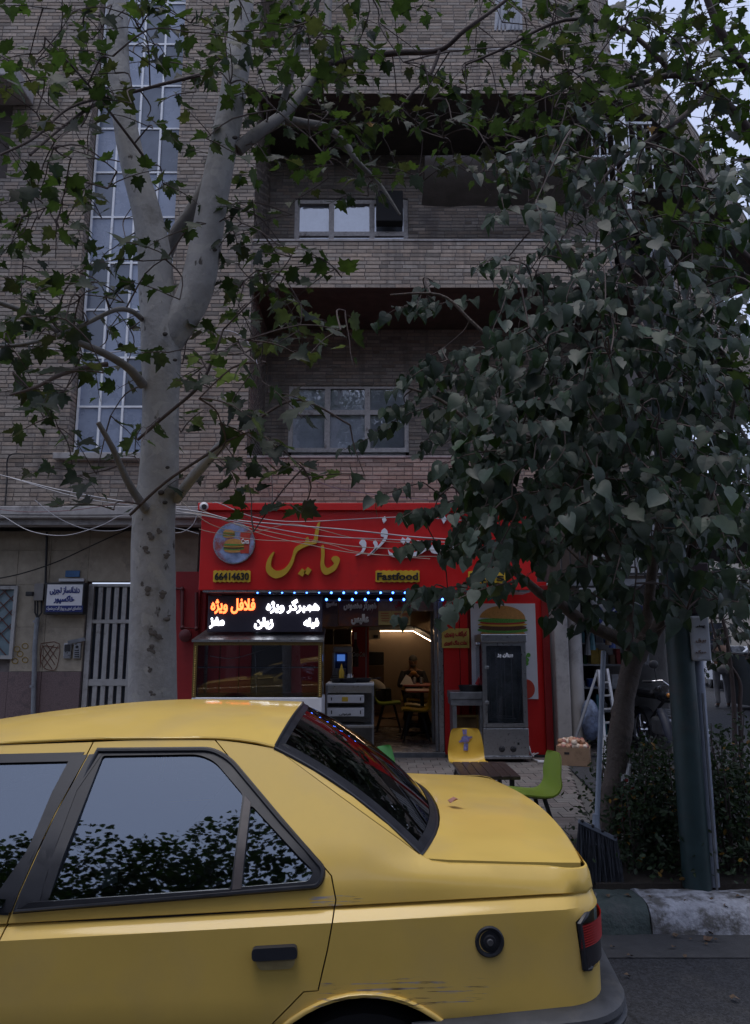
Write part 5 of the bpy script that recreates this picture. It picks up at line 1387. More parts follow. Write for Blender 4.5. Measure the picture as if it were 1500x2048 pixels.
# drinks machine with blue lit window
YJ = 11.6
jm = thing('drinks_machine', 'white drinks machine with blue lit window behind the cooking counter', 'machine', W(684, 1340, YJ))
m = MB(); rect(m, 666, 1293, 704, 1305, YJ, YJ + .4, c=.02); m.build('head', M_wplas, jm)
m = MB(); rect(m, 695, 1305.5, 704, 1350, YJ + .02, YJ + .4, c=.01); m.build('column', M_wplas, jm); m = MB(); rect(m, 664, 1305.5, 669, 1350, YJ + .02, YJ + .4, c=.01); m.build('column', M_wplas, jm)
m = MB(); rect(m, 669.5, 1306, 694.5, 1350, YJ + .3, YJ + .38); m.build('back', mat('machine_blue', (.03, .08, .2), .25, var=.4, scale=20), jm)
m = MB(); rect(m, 674, 1309, 690, 1322, YJ + .28, YJ + .295); m.build('lit_window', glow('blue_panel', (.12, .3, .9), .35), jm)
m = MB(); rect(m, 662, 1350.5, 706, 1356, YJ - .02, YJ + .4, c=.01); m.build('drip_base', M_steel, jm)
m = MB(); rect(m, 660, 1356.5, 708, 1430, YJ, YJ + .4); m.build('stand', M_darkm, jm)
for u, z_ in ((672, 1330), (680, 1334), (688, 1331)):
    c = W(u, 1350, YJ + .1); MB().lathe([(.03, 0), (.035, .08), (.03, .1)], c, 10).build('cup', M_wplas, jm, smooth=40)
fg_ = thing('wall_cabinet', 'two dark wooden cabinets on the wall over the drinks machine', 'cabinet', W(690, 1270, 12))
for u0, u1 in ((642, 666), (668, 702)):
    m = MB(); rect(m, u0, 1258, u1, 1289, 12.2, 12.5, c=.01); m.build('cabinet_box', mat('dark_wood', (.10, .06, .035), .5, var=.3, scale=8), fg_)
# red cola panel
YP = 12.2
cp_ = thing('cola_panel', 'red upright panel with a cola bottle picture in the shop', 'panel', W(720, 1330, YP))
m = MB(); rect(m, 703, 1254, 738, 1440, YP, YP + .05, c=.004); m.build('panel', mat('cola_red', (.42, .012, .01), .35, var=.05), cp_)
m = MB(); rect(m, 731, 1254, 733, 1440, YP - .01, YP - .001); m.build('edge_strip', M_steeld, cp_)
c = XZ(711, 1300, YP); sx_ = .055
bp2 = [(-.35, 1.9), (.35, 1.9), (.38, 1.2), (.6, .6), (1., 0), (1.05, -.8), (.8, -1.5), (.95, -2.4), (.9, -3), (-.9, -3), (-.95, -2.4), (-.8, -1.5), (-1.05, -.8), (-1, 0), (-.6, .6), (-.38, 1.2)]
m = MB(); m.prism([(c[0] + x * sx_, c[1] + z * sx_ * 1.6) for x, z in bp2], YP - .006, YP - .001); m.build('bottle_print', mat('cola_brown', (.07, .012, .006), .3, var=.3), cp_)
m = MB(); m.prism([(c[0] + x * sx_, c[1] + z * sx_ * 1.6) for x, z in [(-.4, 1.9), (.4, 1.9), (.4, 3.2), (-.4, 3.2)]], YP - .006, YP - .001); m.build('bottle_neck', M_wplas, cp_)
tpx('lettering', 'Coca-Cola', 705, 1304, 730, 1313, YP - .012, M_white, cp_, shear=.3)
bl = thing('wall_list', 'white price sheet pinned to the tan wall inside', 'paper', W(748, 1270, 16.1))
m = MB(); rect(m, 737, 1258, 760, 1279, 16.08, 16.1); m.build('sheet', mat('pale_paper', (.5, .45, .38), .8, var=.05), bl); m = MB(); rect(m, 747, 1270, 756, 1276, 16.06, 16.075); m.build('print', M_darkm, bl)
cb = thing('dark_cabinet', 'dark cabinet with an oven standing against the inner back wall', 'cabinet', W(752, 1420, 15.8))
m = MB(); rect(m, 735, 1304, 768, 1330, 15.5, 16.1, c=.02); m.build('oven', M_black, cb)
m = MB(); rect(m, 734, 1330.5, 768, 1422, 15.4, 16.1, c=.01); m.build('cupboard', mat('dark_wood', (.1, .06, .035)), cb)

# ================================================================ shell chairs
M_ley = mat('chair_yellow', (.52, .36, .02), .45, var=.05); M_leg_ = mat('chair_green', (.27, .38, .045), .45, var=.05); M_cy2 = mat('chair_light_yellow', (.62, .40, .05), .45, var=.05)
def chair_meshes():
    prof = [(-.215, .425), (-.20, .445), (-.12, .445), (0, .43), (.10, .425), (.165, .445), (.205, .50), (.225, .58), (.245, .70), (.262, .80), (.266, .815)]
    wid = [.17, .20, .215, .22, .215, .215, .215, .212, .195, .165, .12]
    pr = smooth_path([(p[0], p[1], w) for p, w in zip(prof, wid)], 2)
    mb = MB(); n = 10; V = []
    for (y, z, w) in pr:
        for j in range(n + 1):
            k = j / n * 2 - 1
            lift = .035 * abs(k) ** 3
            back = sst(.5, .65, z)
            V.append((k * w, y - lift * back * .8, z + lift * (1 - back)))
    fs = [(i * (n + 1) + j, i * (n + 1) + j + 1, (i + 1) * (n + 1) + j + 1, (i + 1) * (n + 1) + j) for i in range(len(pr) - 1) for j in range(n)]
    N = len(V); V2 = [(x, y + .008, z - .014) for x, y, z in V]
    mb.add(V + V2, fs + [tuple(i + N for i in reversed(f)) for f in fs])
    R0 = [i * (n + 1) for i in range(len(pr))]; R1 = [i * (n + 1) + n for i in range(len(pr))]
    for a, b in zip(R0, R0[1:]): mb.f.append((a, b, b + N, a + N)); mb.mi.append(0); mb.t.append(None)
    for a, b in zip(R1, R1[1:]): mb.f.append((b, a, a + N, b + N)); mb.mi.append(0); mb.t.append(None)
    for r in (0, len(pr) - 1):
        for j in range(n):
            a, b = r * (n + 1) + j, r * (n + 1) + j + 1; mb.f.append((a, b, b + N, a + N)); mb.mi.append(0); mb.t.append(None)
    return mb
def make_chair(label, loc, rz_, m, group=None, sc=1., pattern=False):
    t = thing('shell_chair', label, 'chair', loc, rz_, group)
    t.scale = (sc,) * 3
    chair_meshes().build('shell', m, t, smooth=60, world=False)
    for sx in (-1, 1):
        for sy in (-1, 1):
            mb = MB(); mb.tube([(sx * .12, sy * .09 - .01, .42), (sx * .2, sy * .2 - .01, 0)], [.022, .014], 8); mb.build('leg', M_darkm, t, smooth=50, world=False)
    mb = MB(); mb.bar((-.17, -.16, .2), (.17, .14, .2), .015); mb.bar((-.17, .14, .205), (.17, -.16, .205), .015); mb.build('leg_brace', M_darkm, t, world=False)
    if pattern:
        mp_ = mat('chair_pattern', (.14, .15, .38), .5, var=.7, scale=25, dirt=(.3, .12, .1), dscale=20, dpos=.5)
        for k, (xx, w, z0, z1) in enumerate(((-.02, .035, .74, .812), (-.01, .025, .56, .64))):
            mb = MB(); mb.add([(xx - w, .262, z1), (xx + w, .262, z1), (xx + w * .8, .245 - .03 * k, z0), (xx - w * .8, .245 - .03 * k, z0)], [(0, 1, 2, 3)]); 
        mb = MB()
        def bk(x, z): return (x, float(np.interp(z, [.5, .58, .70, .80, .815], [.205, .225, .245, .262, .266])) - .011 - .035 * abs(x / .2) ** 3 * .8, z)
        mb.add([bk(.0 + .05 * math.cos(a), .69 + .042 * math.sin(a)) for a in np.linspace(0, 6.28, 20)[:-1]], [tuple(range(19))])
        mb.add([bk(.0 + .085 * math.cos(a) , .685 + .02 * math.sin(a) + .03 * math.cos(a)) for a in np.linspace(0, 6.28, 20)[:-1]], [tuple(range(19))])
        mb.add([bk(x, z) for x, z in ((-.035, .80), (.02, .80), (.015, .74), (-.025, .74))], [(0, 1, 2, 3)])
        mb.add([bk(x, z) for x, z in ((-.02, .64), (.03, .64), (.025, .56), (-.03, .56))], [(0, 1, 2, 3)])
        mb.build('printed_pattern', mp_, t, world=False, fix=False)
    return t
G_ch = 'shell chairs outside on the pavement'
c = WZ(936, 1530, .62)
make_chair('yellow shell chair with planet picture behind the brown pavement table', (W(936, 1500, 7.3).x, 7.3, GZ), 0, M_cy2, G_ch, .80, True)
make_chair('green shell chair seen sideways right of the brown pavement table', (1.16, 5.85, GZ), -R(80), M_leg_, G_ch, .80)
make_chair('bright green chair mostly hidden behind the taxi boot', (W(813, 1540, 6.1).x - .02, 6.1, GZ), R(60), mat('chair_bright_green', (.12, .42, .1), .45), G_ch, .80)
G_ci = 'shell chairs inside the shop'
fz = GZ + .023
make_chair('green shell chair facing right in front of the seated bent customer', (.22, 13.0, fz), R(90), M_leg_, G_ci, 1)
make_chair('yellow green chair nearest the shop door under the red table', (.62, 11.7, fz), -R(88), M_ley, G_ci, 1)
make_chair('second yellow chair behind the nearest chair in the shop', (.70, 12.5, fz), -R(88), M_ley, G_ci, 1)
make_chair('third yellow chair pushed under the far red table', (.78, 13.6, fz), -R(88), M_ley, G_ci, 1)
def table(name, label, x0, x1, y0, y1, z, m, fl, group=None):
    t = thing(name, label, 'table', ((x0 + x1) / 2, (y0 + y1) / 2, fl), 0, group)
    mb = MB(); mb.bbox(x0, x1, y0, y1, z - .03, z, .012); mb.build('table_top', m, t)
    cx_, cy_ = (x0 + x1) / 2, (y0 + y1) / 2
    MB().tube([(cx_, cy_, fl + .02), (cx_, cy_, z - .03)], .03, 10).build('column', M_darkm, t, smooth=50)
    for a in range(4):
        mb = MB(); mb.bar((cx_, cy_, fl + .05), (cx_ + .28 * math.cos(a * 1.57 + .78), cy_ + .28 * math.sin(a * 1.57 + .78), fl + .015), .04, .03); mb.build('foot', M_darkm, t)
    return t
M_rt = mat('red_table_top', (.3, .05, .04), .35, var=.08)
table('cafe_table', 'red topped cafe table nearest the shop door', W(802, 1, 12.3).x, W(858, 1, 12.3).x, 12.1, 12.7, .88, M_rt, fz, 'red cafe tables')
table('cafe_table', 'red topped cafe table in front of the seated man', W(797, 1, 13.6).x, W(856, 1, 13.6).x + .06, 13.4, 14.2, .90, M_rt, fz + .0, 'red cafe tables')
pa = WZ(905, 1523, .60); 
tb = thing('pavement_table', 'dark brown wooden table behind the taxi boot', 'table', (.9, 6.0, GZ))
mb = MB()
x0, x1, y0, y1, z = WZ(905, 1524, .60).x, WZ(1042, 1552, .60).x, WZ(1042, 1552, .60).y, WZ(905, 1523, .60).y, .60
for i in range(6):
    xa = x0 + (x1 - x0) * i / 6; MB().bbox(xa + .002, x0 + (x1 - x0) * (i + 1) / 6 - .002, y0, y1, z - .03, z + random.uniform(-.002, .001), .006).build('plank', mat('dark_table_wood', (.06, .04, .033), .4, var=.35, scale=14, coat=.2), tb)
for xx in (x0 + .06, x1 - .06):
    for yy in (y0 + .06, y1 - .06):
        MB().tube([(xx, yy, GZ), (xx, yy, z - .03)], .02, 8).build('leg', M_darkm, tb)
# napkins and tray on the far table
o = MB(); c = (W(812, 1360, 13.7).x, 13.6, .90)
o.add([(c[0] - .11, c[1], .90), (c[0] + .13, c[1], .90), (c[0] + .1, c[1] + .1, .90), (c[0] + .0, c[1] + .05, 1.07), (c[0] + .08, c[1] + .04, 1.02)], [(0, 1, 4, 3), (0, 3, 2), (1, 2, 4), (2, 3, 4)])
tag(o.build('paper_bag', M_white, None, origin=c), 'crumpled white paper wrapping on the far red table', 'paper')
for i, u in enumerate((829, 843)):
    c = W(u, 1361, 13.75); o = MB().lathe([(.03, 0), (.033, .1), (.02, .12)], (c.x, 13.75, .90), 10).build('glass_cup', M_steel, None, smooth=40, origin=(c.x, 13.75, .90)); tag(o, ('small shiny cup beside the paper wrapping', 'small cup at the right end of the far red table')[i], 'cup', 'cups on the far table')

# ================================================================ rotisserie oven and steel counter
YR = 9.75
ro_ = thing('rotisserie_oven', 'tall steel rotisserie oven with glass door and two black knobs', 'oven', W(1010, 1520, YR))
a = W(968, 1512, YR); b = W(1051, 1268, YR); dR = .6
zb_ = W(1010, 1455, YR).z; zg1 = W(1010, 1285, YR).z
m = MB(); m.bbox(a.x, b.x, YR, YR + dR, a.z, zb_ - .01, .008); m.build('base_cabinet', M_steel, ro_)
m = MB(); m.bbox(a.x - .02, b.x + .02, YR - .02, YR + dR, a.z - .035, a.z - .001, .006); m.build('plinth', M_steel, ro_)
m = MB(); m.box(a.x + .005, a.x + .06, YR, YR + .05, zb_, zg1); m.box(b.x - .06, b.x - .005, YR, YR + .05, zb_, zg1); m.box(a.x + .06, b.x - .06, YR, YR + .05, zb_, zb_ + .05); m.box(a.x + .06, b.x - .06, YR, YR + .05, zg1 - .04, zg1); m.build('door_frame', M_steel, ro_)
m = MB(); m.bbox(a.x - .01, b.x + .01, YR - .03, YR + dR, zg1 + .001, b.z, .012); m.build('top_hood', M_steel, ro_)
m = MB(); m.box(a.x + .005, b.x - .005, YR + dR - .03, YR + dR, zb_, zg1); m.build('back_panel', mat('sooty_steel', (.30, .31, .33), .4, .3, var=.4, scale=6), ro_)
for x in (a.x + .005, b.x - .02):
    m = MB(); m.box(x, x + .015, YR + .051, YR + dR - .031, zb_, zg1); m.build('side_glass', glass('oven_glass', (.86, .88, .9), .01, .05), ro_)
m = MB(); m.box(a.x + .06, b.x - .06, YR + .02, YR + .026, zb_ + .05, zg1 - .04); m.build('door_glass', glass('oven_glass', (.86, .88, .9), .01, .05), ro_)
m = MB(); m.box(a.x + .02, b.x - .02, YR + .06, YR + dR - .04, zb_ - .005, zb_ + .02); m.build('drip_pan', M_steeld, ro_)
for i in range(9):
    x = a.x + .13 + (b.x - a.x - .26) * i / 8; yy = YR + .3 + .17 * math.sin(i * 2.4)
    MB().tube([(x, yy, zb_ + .1), (x, yy, zg1 - .12)], .006, 6).build('spit', M_steel, ro_)
m = MB(); m.tube([(a.x + .13, YR + .15, zb_ + .11), (b.x - .13, YR + .15, zb_ + .09), (b.x - .13, YR + .42, zb_ + .1), (a.x + .13, YR + .42, zb_ + .11)], .008, 6); m.build('spit_tray', M_steel, ro_)
tpx('lettering', 'بریان پز', 994, 1306, 1026, 1316, YR + .015, M_white, ro_, persian=True, outline=.003)
for u in (1004, 1027):
    MB().lathe([(0, -.05), (.028, -.045), (.036, -.01), (.04, 0)], W(u, 1498, YR), 16, axis='y').build('knob', M_black, ro_, smooth=40)
m = MB(); rect(m, 1035, 1485, 1039, 1490, YR - .006, YR - .001); m.build('switch', M_black, ro_)
for x in (a.x + .08, b.x - .08):
    MB().lathe([(0, -.015), (.035, -.015), (.04, 0), (.035, .015), (0, .015)], (x, YR + .08, GZ + .04), 14, axis='x').build('caster', M_black, ro_, smooth=40)
    MB().box(x - .012, x + .012, YR + .06, YR + .1, GZ + .075, a.z - .036).build('caster_fork', M_steeld, ro_)
for z in (1335, 1405):
    p = W(973, z, YR); m = MB(); m.bbox(p.x - .02, p.x + .03, YR - .02, YR - .001, p.z - .02, p.z + .02, .005); m.build('hinge', M_steel, ro_)
sc_ = thing('steel_counter', 'narrow steel counter with open front left of the rotisserie', 'counter', W(938, 1500, 9.9))
a2 = W(904, 1500, 9.9); b2 = W(972, 1384, 9.9); y0 = 9.9
m = MB(); m.bbox(a2.x, b2.x, y0, y0 + .45, b2.z - .17, b2.z - .09, .006); m.build('apron', M_steeld, sc_)
m = MB(); m.bbox(a2.x - .01, b2.x, y0 - .015, y0 + .45, b2.z - .089, b2.z, .006); m.build('worktop', M_steeld, sc_)
for x in (a2.x + .02, b2.x - .08): 
    m = MB(); m.box(x, x + .05, y0 + .02, y0 + .42, GZ, b2.z - .171); m.build('side_panel', M_steeld, sc_)
m = MB(); m.box(a2.x + .07, b2.x - .08, y0 + .2, y0 + .22, GZ, b2.z - .3); m.build('mirror_panel', mat('bronze_mirror', (.22, .15, .08), .12, .7, var=.3), sc_)
for (xa, xb, za, zb) in ((a2.x + .07, a2.x + .09, GZ, b2.z - .3), (b2.x - .1, b2.x - .08, GZ, b2.z - .3), (a2.x + .09, b2.x - .1, b2.z - .33, b2.z - .3)):
    m = MB(); m.box(xa, xb, y0 + .17, y0 + .199, za, zb); m.build('gold_edge', M_goldd, sc_)
c = W(940, 1375, y0 + .15)
tr = thing('red_tray', 'dark tray with red lining on the steel counter', 'tray', (c.x, c.y, b2.z))
m = MB(); m.lathe([(.13, 0), (.15, .07), (.155, .075), (.14, .072), (.12, .02), (0, .02)], (c.x, c.y, b2.z + .002), 20); m.build('tray', M_black, tr, smooth=40)
m = MB(); m.lathe([(.132, .045), (.138, .06), (0, .066)], (c.x, c.y, b2.z + .002), 16); m.build('red_lining', M_redp, tr, smooth=40)
m = MB(); m.tube([(c.x + .1, c.y + .05, b2.z + .08), (c.x + .14, c.y + .06, b2.z + .2)], [.03, .006], 6); m.build('red_cloth', M_redp, tr)
fl_ = thing('flue_pipe', 'steel flue pipe standing between poster and rotisserie', 'pipe', W(960, 1380, 10.2))
MB().tube([W(961, 1290, 10.2), W(962, 1384, 10.2)], .035, 10).build('pipe', M_darkm, fl_, smooth=50)
m = MB(); m.sphere(W(954, 1288, 10.15), .03, 0, 8, 6); m.build('valve', M_steel, fl_)
cd = thing('white_hose', 'white hose coiled on the pavement beside the rotisserie', 'hose', WZ(1075, 1515, GZ))
pts = [W(1058, 1492, 9.9), W(1062, 1508, 9.85)] + [WZ(1085 + (17 + t * .6) * math.cos(t), 1513 + (6 + t * .35) * math.sin(t), GZ + .02) for t in np.linspace(3.1, 14.5, 34)]
MB().tube(smooth_path(pts, 2), .009, 6).build('hose', M_wplas, cd, smooth=60)

# ================================================================ onion box
ob = thing('onion_box', 'cardboard box full of onions on the pavement by the white columns', 'box', WZ(1150, 1525, GZ))
ox0, ox1, oy0, oy1, oz = W(1117, 1500, 9.5).x, W(1190, 1500, 9.5).x, 9.45, 9.85, W(1150, 1495, 9.5).z
M_card = mat('cardboard', (.26, .165, .10), .85, var=.15, scale=12, dirt=(.16, .1, .06), dscale=6)
rot = R(-18); OC = Vector(((ox0 + ox1) / 2, (oy0 + oy1) / 2, GZ)); hw, hd, hh = (ox1 - ox0) / 2 * .88, .19, oz - GZ
ob.location = OC; ob.rotation_euler = (0, 0, rot)
for (x0, x1, y0, y1) in ((-hw, hw, -hd, -hd + .008), (-hw, hw, hd - .008, hd), (-hw, -hw + .008, -hd + .008, hd - .008), (hw - .008, hw, -hd + .008, hd - .008)):
    MB().box(x0, x1, y0, y1, 0, hh + random.uniform(-.01, .01)).build('side', M_card, ob, world=False)
MB().box(-hw + .008, hw - .008, -hd + .008, hd - .008, 0, .01).build('bottom', M_card, ob, world=False)
m = MB(); m.box(-.10, -.04, -hd - .002, -hd - .0005, hh * .62, hh * .75); m.build('hand_hole', M_blk, ob, world=False)
M_on = [mat('onion_brown', (.38, .20, .12), .4, var=.3, scale=30), mat('onion_pale', (.52, .42, .33), .4, var=.2, scale=30), mat('onion_pink', (.36, .15, .12), .4, var=.3, scale=30)]
om = []
for m_ in M_on:
    mb = MB().lathe([(.002, -.033), (.02, -.03), (.036, -.012), (.038, .004), (.028, .022), (.010, .033), (.004, .046), (.001, .05)], n=10); me = mb.mesh('onion'); me.materials.append(m_); me.polygons.foreach_set('use_smooth', [True] * len(me.polygons)); om.append(me)
for i in range(8):
    for j in range(5):
        for k in range(2):
            if k and (i in (0, 7) or j in (0, 4)) and random.random() < .7: continue
            x = -hw + .05 + (2 * hw - .1) * i / 7 + random.uniform(-.012, .012); y = -hd + .05 + (2 * hd - .1) * j / 4 + random.uniform(-.012, .012)
            q = Vector((x * math.cos(rot) - y * math.sin(rot), x * math.sin(rot) + y * math.cos(rot), hh + .008 + k * .05 + random.uniform(-.006, .01))) + OC
            o = bpy.data.objects.new('onion', random.choice(om)); COL.objects.link(o); o.location = q; o.rotation_euler = (random.uniform(-1.3, 1.3), random.uniform(-1.3, 1.3), random.uniform(0, 6)); s_ = random.uniform(.85, 1.12); o.scale = (s_,) * 3
            tag(o, ('brown', 'pale', 'pink')[om.index(o.data)] + ' onion in the heap that fills the cardboard box', 'onion', 'onions in the cardboard box')

# ================================================================ corner shop to the right
cs = thing('corner_shop', 'hardware shop with marble columns and crowded open front at the building corner', 'shop', (3.2, 10.4, GZ))
M_marb = mat('marble_column', (.42, .40, .385), .4, var=.12, scale=3, dirt=(.28, .26, .25), dscale=2.5)
x = [W(u, 1300, 10.3).x for u in (1106, 1134, 1136, 1166)]
m = MB(); m.bbox(x[0], x[1], 10.2, 10.6, GZ - .03, 2.45, .02); m.build('column', M_marb, cs)
m = MB(); m.tube([((x[2] + x[3]) / 2, 10.35, GZ - .03), ((x[2] + x[3]) / 2, 10.35, 2.45)], (x[3] - x[2]) / 2, 20); m.build('column', M_marb, cs, smooth=50)
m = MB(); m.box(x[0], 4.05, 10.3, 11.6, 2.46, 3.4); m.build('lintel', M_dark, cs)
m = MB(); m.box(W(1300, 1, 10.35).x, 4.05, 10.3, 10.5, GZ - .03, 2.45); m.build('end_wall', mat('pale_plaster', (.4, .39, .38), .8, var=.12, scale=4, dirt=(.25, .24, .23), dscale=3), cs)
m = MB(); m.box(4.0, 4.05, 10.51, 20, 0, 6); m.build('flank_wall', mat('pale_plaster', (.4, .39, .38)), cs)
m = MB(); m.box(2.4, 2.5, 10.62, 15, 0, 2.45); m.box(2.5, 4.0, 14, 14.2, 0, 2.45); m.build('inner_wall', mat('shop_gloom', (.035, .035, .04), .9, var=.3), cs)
MB().box(2.5, 4.0, 10.4, 14, 0, GZ + .01).build('floor', M_floor, cs)
# railed balcony with white sheeting over the corner shop
rb_ = thing('railed_balcony', 'railed balcony with white ribbed sheeting above the corner shop', 'balcony', (3.4, 10, 2.5))
m = MB(); m.box(2.45, 4.3, 9.9, 10.29, 2.36, 2.45); m.build('deck', M_steeld, rb_)
zq = W(1250, 1155, 9.9).z
for i in range(12):
    xx = 2.9 + 1.4 * i / 12; m = MB(); m.box(xx + .004, xx + .112, 9.93, 9.95, 2.5, 3.25); m.build('sheet', mat('white_ribbed_sheet', (.5, .51, .54), .5, var=.08), rb_)
for i in range(16):
    xx = 2.47 + 1.83 * i / 15; m = MB(); m.box(xx - .008, xx + .008, 9.9, 9.916, 2.451, 3.3); m.build('baluster', M_darkm, rb_)
for z in (2.5, 3.3): m = MB(); m.box(2.45, 4.3, 9.88, 9.899, z, z + .03); m.build('rail', M_darkm, rb_)
bn = thing('shop_banner', 'blue and white banner with round logos above the hardware shop front', 'banner', W(1235, 1232, 10.2))
m = MB(); rect(m, 1177, 1213, 1306, 1250, 10.18, 10.2); m.build('cloth', mat('banner_cloth', (.36, .35, .33), .7, var=.25, scale=6, dirt=(.03, .07, .2), dscale=4, dpos=.52), bn)
for i, u in enumerate((1190, 1234, 1276)):
    c = XZ(u, 1230, 10.175)
    m = MB(); disc(m, c[0], c[1], .12, .14, 10.17, 10.178, 20); m.build('logo_ground', M_blue, bn)
    m = MB(); disc(m, c[0], c[1], .075, .085, 10.164, 10.169, 20); m.build('logo_ring', M_white, bn)
    m = MB(); disc(m, c[0], c[1], .058, .066, 10.158, 10.163, 20); m.build('logo_disc', M_blue, bn)
    m = MB(); m.tube([(c[0] - .03, 10.155, c[1] - .005), (c[0], 10.155, c[1] - .02), (c[0] + .03, 10.155, c[1] - .005)], .008, 5); m.build('logo_mark', M_redp, bn)
# goods in and before the hardware shop: boxes, cans, bottles, hanging tools
random.seed(21)
M_gd = [mat('goods_' + n, c, .5, var=.3, scale=20) for n, c in (('red', (.3, .03, .03)), ('blue', (.03, .07, .25)), ('yellow', (.4, .26, .03)), ('green', (.04, .16, .06)), ('white', (.45, .46, .48)), ('grey', (.14, .14, .15)), ('brown', (.16, .1, .06)), ('teal', (.05, .16, .2)))]
cname = ['red', 'blue', 'yellow', 'green', 'white', 'grey', 'brown', 'teal']
sh = thing('goods_rack', 'tall metal rack crowded with hardware goods in the corner shop', 'rack', (2.85, 10.9, GZ))
for x_ in (2.72, 3.62): MB().box(x_, x_ + .03, 10.85, 11.2, GZ, 2.3).build('upright', M_steeld, sh)
shz = [.35, .68, 1.0, 1.32, 1.62, 1.92]
for z in shz: MB().box(2.75, 3.62, 10.85, 11.2, z - .02, z).build('shelf', M_steeld, sh)
for k, z in enumerate(shz):
    xx = 2.78; i = 0
    while xx < 3.55:
        w = random.uniform(.05, .13); h = random.uniform(.1, .26); ci = random.randrange(8)
        kind_ = random.choice(['box', 'can', 'bottle'])
        yy = 10.88 + random.uniform(0, .05)
        if kind_ == 'box': o = MB().box(xx, xx + w, yy, yy + .15, z + .001, z + h).build('goods_box', M_gd[ci], None, origin=(xx + w / 2, yy, z))
        elif kind_ == 'can': o = MB().lathe([(w / 2, 0), (w / 2, h * .8), (w * .45, h * .82), (0, h * .82)], (xx + w / 2, yy + .08, z + .001), 10).build('paint_can', M_gd[ci], None, smooth=40, origin=(xx + w / 2, yy + .08, z))
        else: o = MB().lathe([(w * .4, 0), (w * .42, h * .6), (w * .15, h * .8), (w * .15, h), (0, h)], (xx + w / 2, yy + .08, z + .001), 8).build('bottle', M_gd[ci], None, smooth=40, origin=(xx + w / 2, yy + .08, z))
        pos = ['at the left end', 'second from the left', 'third from the left', 'fourth from the left', 'fifth from the left', 'sixth from the left', 'seventh from the left', 'eighth from the left', 'ninth from the left'][min(i, 8)] if i < 9 else 'near the right end'
        row = ['bottom', 'second', 'third', 'fourth', 'fifth', 'top'][k]
        tag(o, f'small {cname[ci]} {dict(box="box", can="can", bottle="bottle")[kind_]} {pos} on the {row} shelf of the hardware rack', kind_, 'goods on the hardware rack')
        xx += w + random.uniform(.008, .03); i += 1
for i, (u, v0, v1, ci) in enumerate(((1176, 1270, 1310, 5), (1184, 1262, 1300, 7), (1216, 1258, 1290, 6), (1226, 1260, 1296, 1), (1290, 1258, 1330, 5))):
    a = W(u, v0, 10.5); b = W(u + random.uniform(-3, 3), v1, 10.5); t_ = thing('hanging_tool', ('grey hose roll hanging in the hardware shop door', 'teal tube bundle hanging in the hardware shop door', 'brown brush hanging in the hardware shop door', 'blue dustpan hanging in the hardware shop door', 'grey pipe hanging right of the tree trunk fork')[i], 'tool', a)
    m = MB(); m.tube([a, a.lerp(b, .3), b], [.012, .03, .05], 8); m.build('tool_body', M_gd[ci], t_); m = MB(); m.tube([a, a + Vector((0, 0, .15))], .005, 4); m.build('hook', M_darkm, t_)
cr = thing('crate_stack', 'blue and white bag of goods standing at the hardware shop door', 'bag', (W(1180, 1430, 10.2).x, 10.15, GZ))
m = MB(); m.sphere((W(1180, 1430, 10.2).x, 10.2, .62), .17, 0, 10, 8, (.75, .6, 1.6)); m.build('bag', mat('bag_blue_white', (.16, .2, .3), .5, var=.7, scale=14), cr, smooth=60)
M_al = mat('aluminium', (.5, .51, .53), .4, .6, var=.1)
ld = thing('step_ladder', 'aluminium step ladder leaning in front of the hardware shop', 'ladder', (W(1215, 1480, 9.7).x, 9.7, GZ))
lt, lb_ = W(1203, 1338, 9.6), W(1222, 1495, 9.5); rt, rb2 = W(1213, 1338, 9.6), W(1241, 1495, 9.5)
lt, lb_, rt, rb2 = W(1197, 1340, 9.9), W(1212, 1508, 9.6), W(1214, 1338, 9.9), W(1233, 1440, 9.6)
lb_.z = GZ
rb2 = W(1243, 1500, 9.6); rb2.z = GZ
m = MB(); m.bar(lt, lb_, .03, .05); m.build('stile', M_al, ld); m = MB(); m.bar(rt, rb2, .03, .05); m.build('stile', M_al, ld)
for i in range(1, 7):
    k = i / 7; m = MB(); m.bar(lt.lerp(lb_, k), rt.lerp(rb2, k), .05, .02); m.build('rung', M_al, ld)
m = MB(); m.bar(lt + Vector((0, .02, .0)), Vector((lt.x - .35, 10.2, GZ)), .025, .03); m.build('rear_leg', M_al, ld)
# ================================================================ street furniture
M_gpole = mat('green_pole_paint', (.022, .045, .048), .45, var=.3, scale=8, dirt=(.045, .05, .052), dscale=5)
lp = thing('green_pole', 'thick dark green steel pole rising from the hedge by the kerb', 'pole', (2.0, 4.9, GZ))
b_ = WZ(1395, 1775, GZ)
MB().tube([(b_.x, b_.y, GZ), (b_.x + .0, b_.y + .02, 2.2), (b_.x + .01, b_.y + .02, 3.35)], [.084, .081, .079], 20).build('shaft', M_gpole, lp, smooth=50)
MB().box(b_.x + .088, b_.x + .10, b_.y - .06, b_.y - .05, GZ, 1.3).build('earth_strip', M_steeld, lp)
gpx = thing('grey_conduit', 'pale grey conduit pipe beside the green pole carrying a meter cabinet', 'pipe', (2.12, 4.85, GZ))
b3 = WZ(1427, 1772, GZ); t3 = W(1392, 1290, 4.9)
MB().tube([b3, t3, W(1385, 1120, 4.95)], .037, 14).build('pipe', mat('blue_grey_pipe', (.26, .29, .36), .5, var=.15, scale=10, dirt=(.18, .19, .22), dscale=5), gpx, smooth=50)
ub = thing('utility_box', 'white dented metal box with red lettering strapped to the grey conduit', 'box', W(1402, 1280, 4.8))
m = MB(); rect(m, 1387, 1232, 1418, 1322, 4.78, 4.84, c=.012); m.build('box', mat('white_box_metal', (.42, .44, .48), .5, var=.1, scale=6, dirt=(.3, .22, .16), dscale=4, dpos=.57), ub)
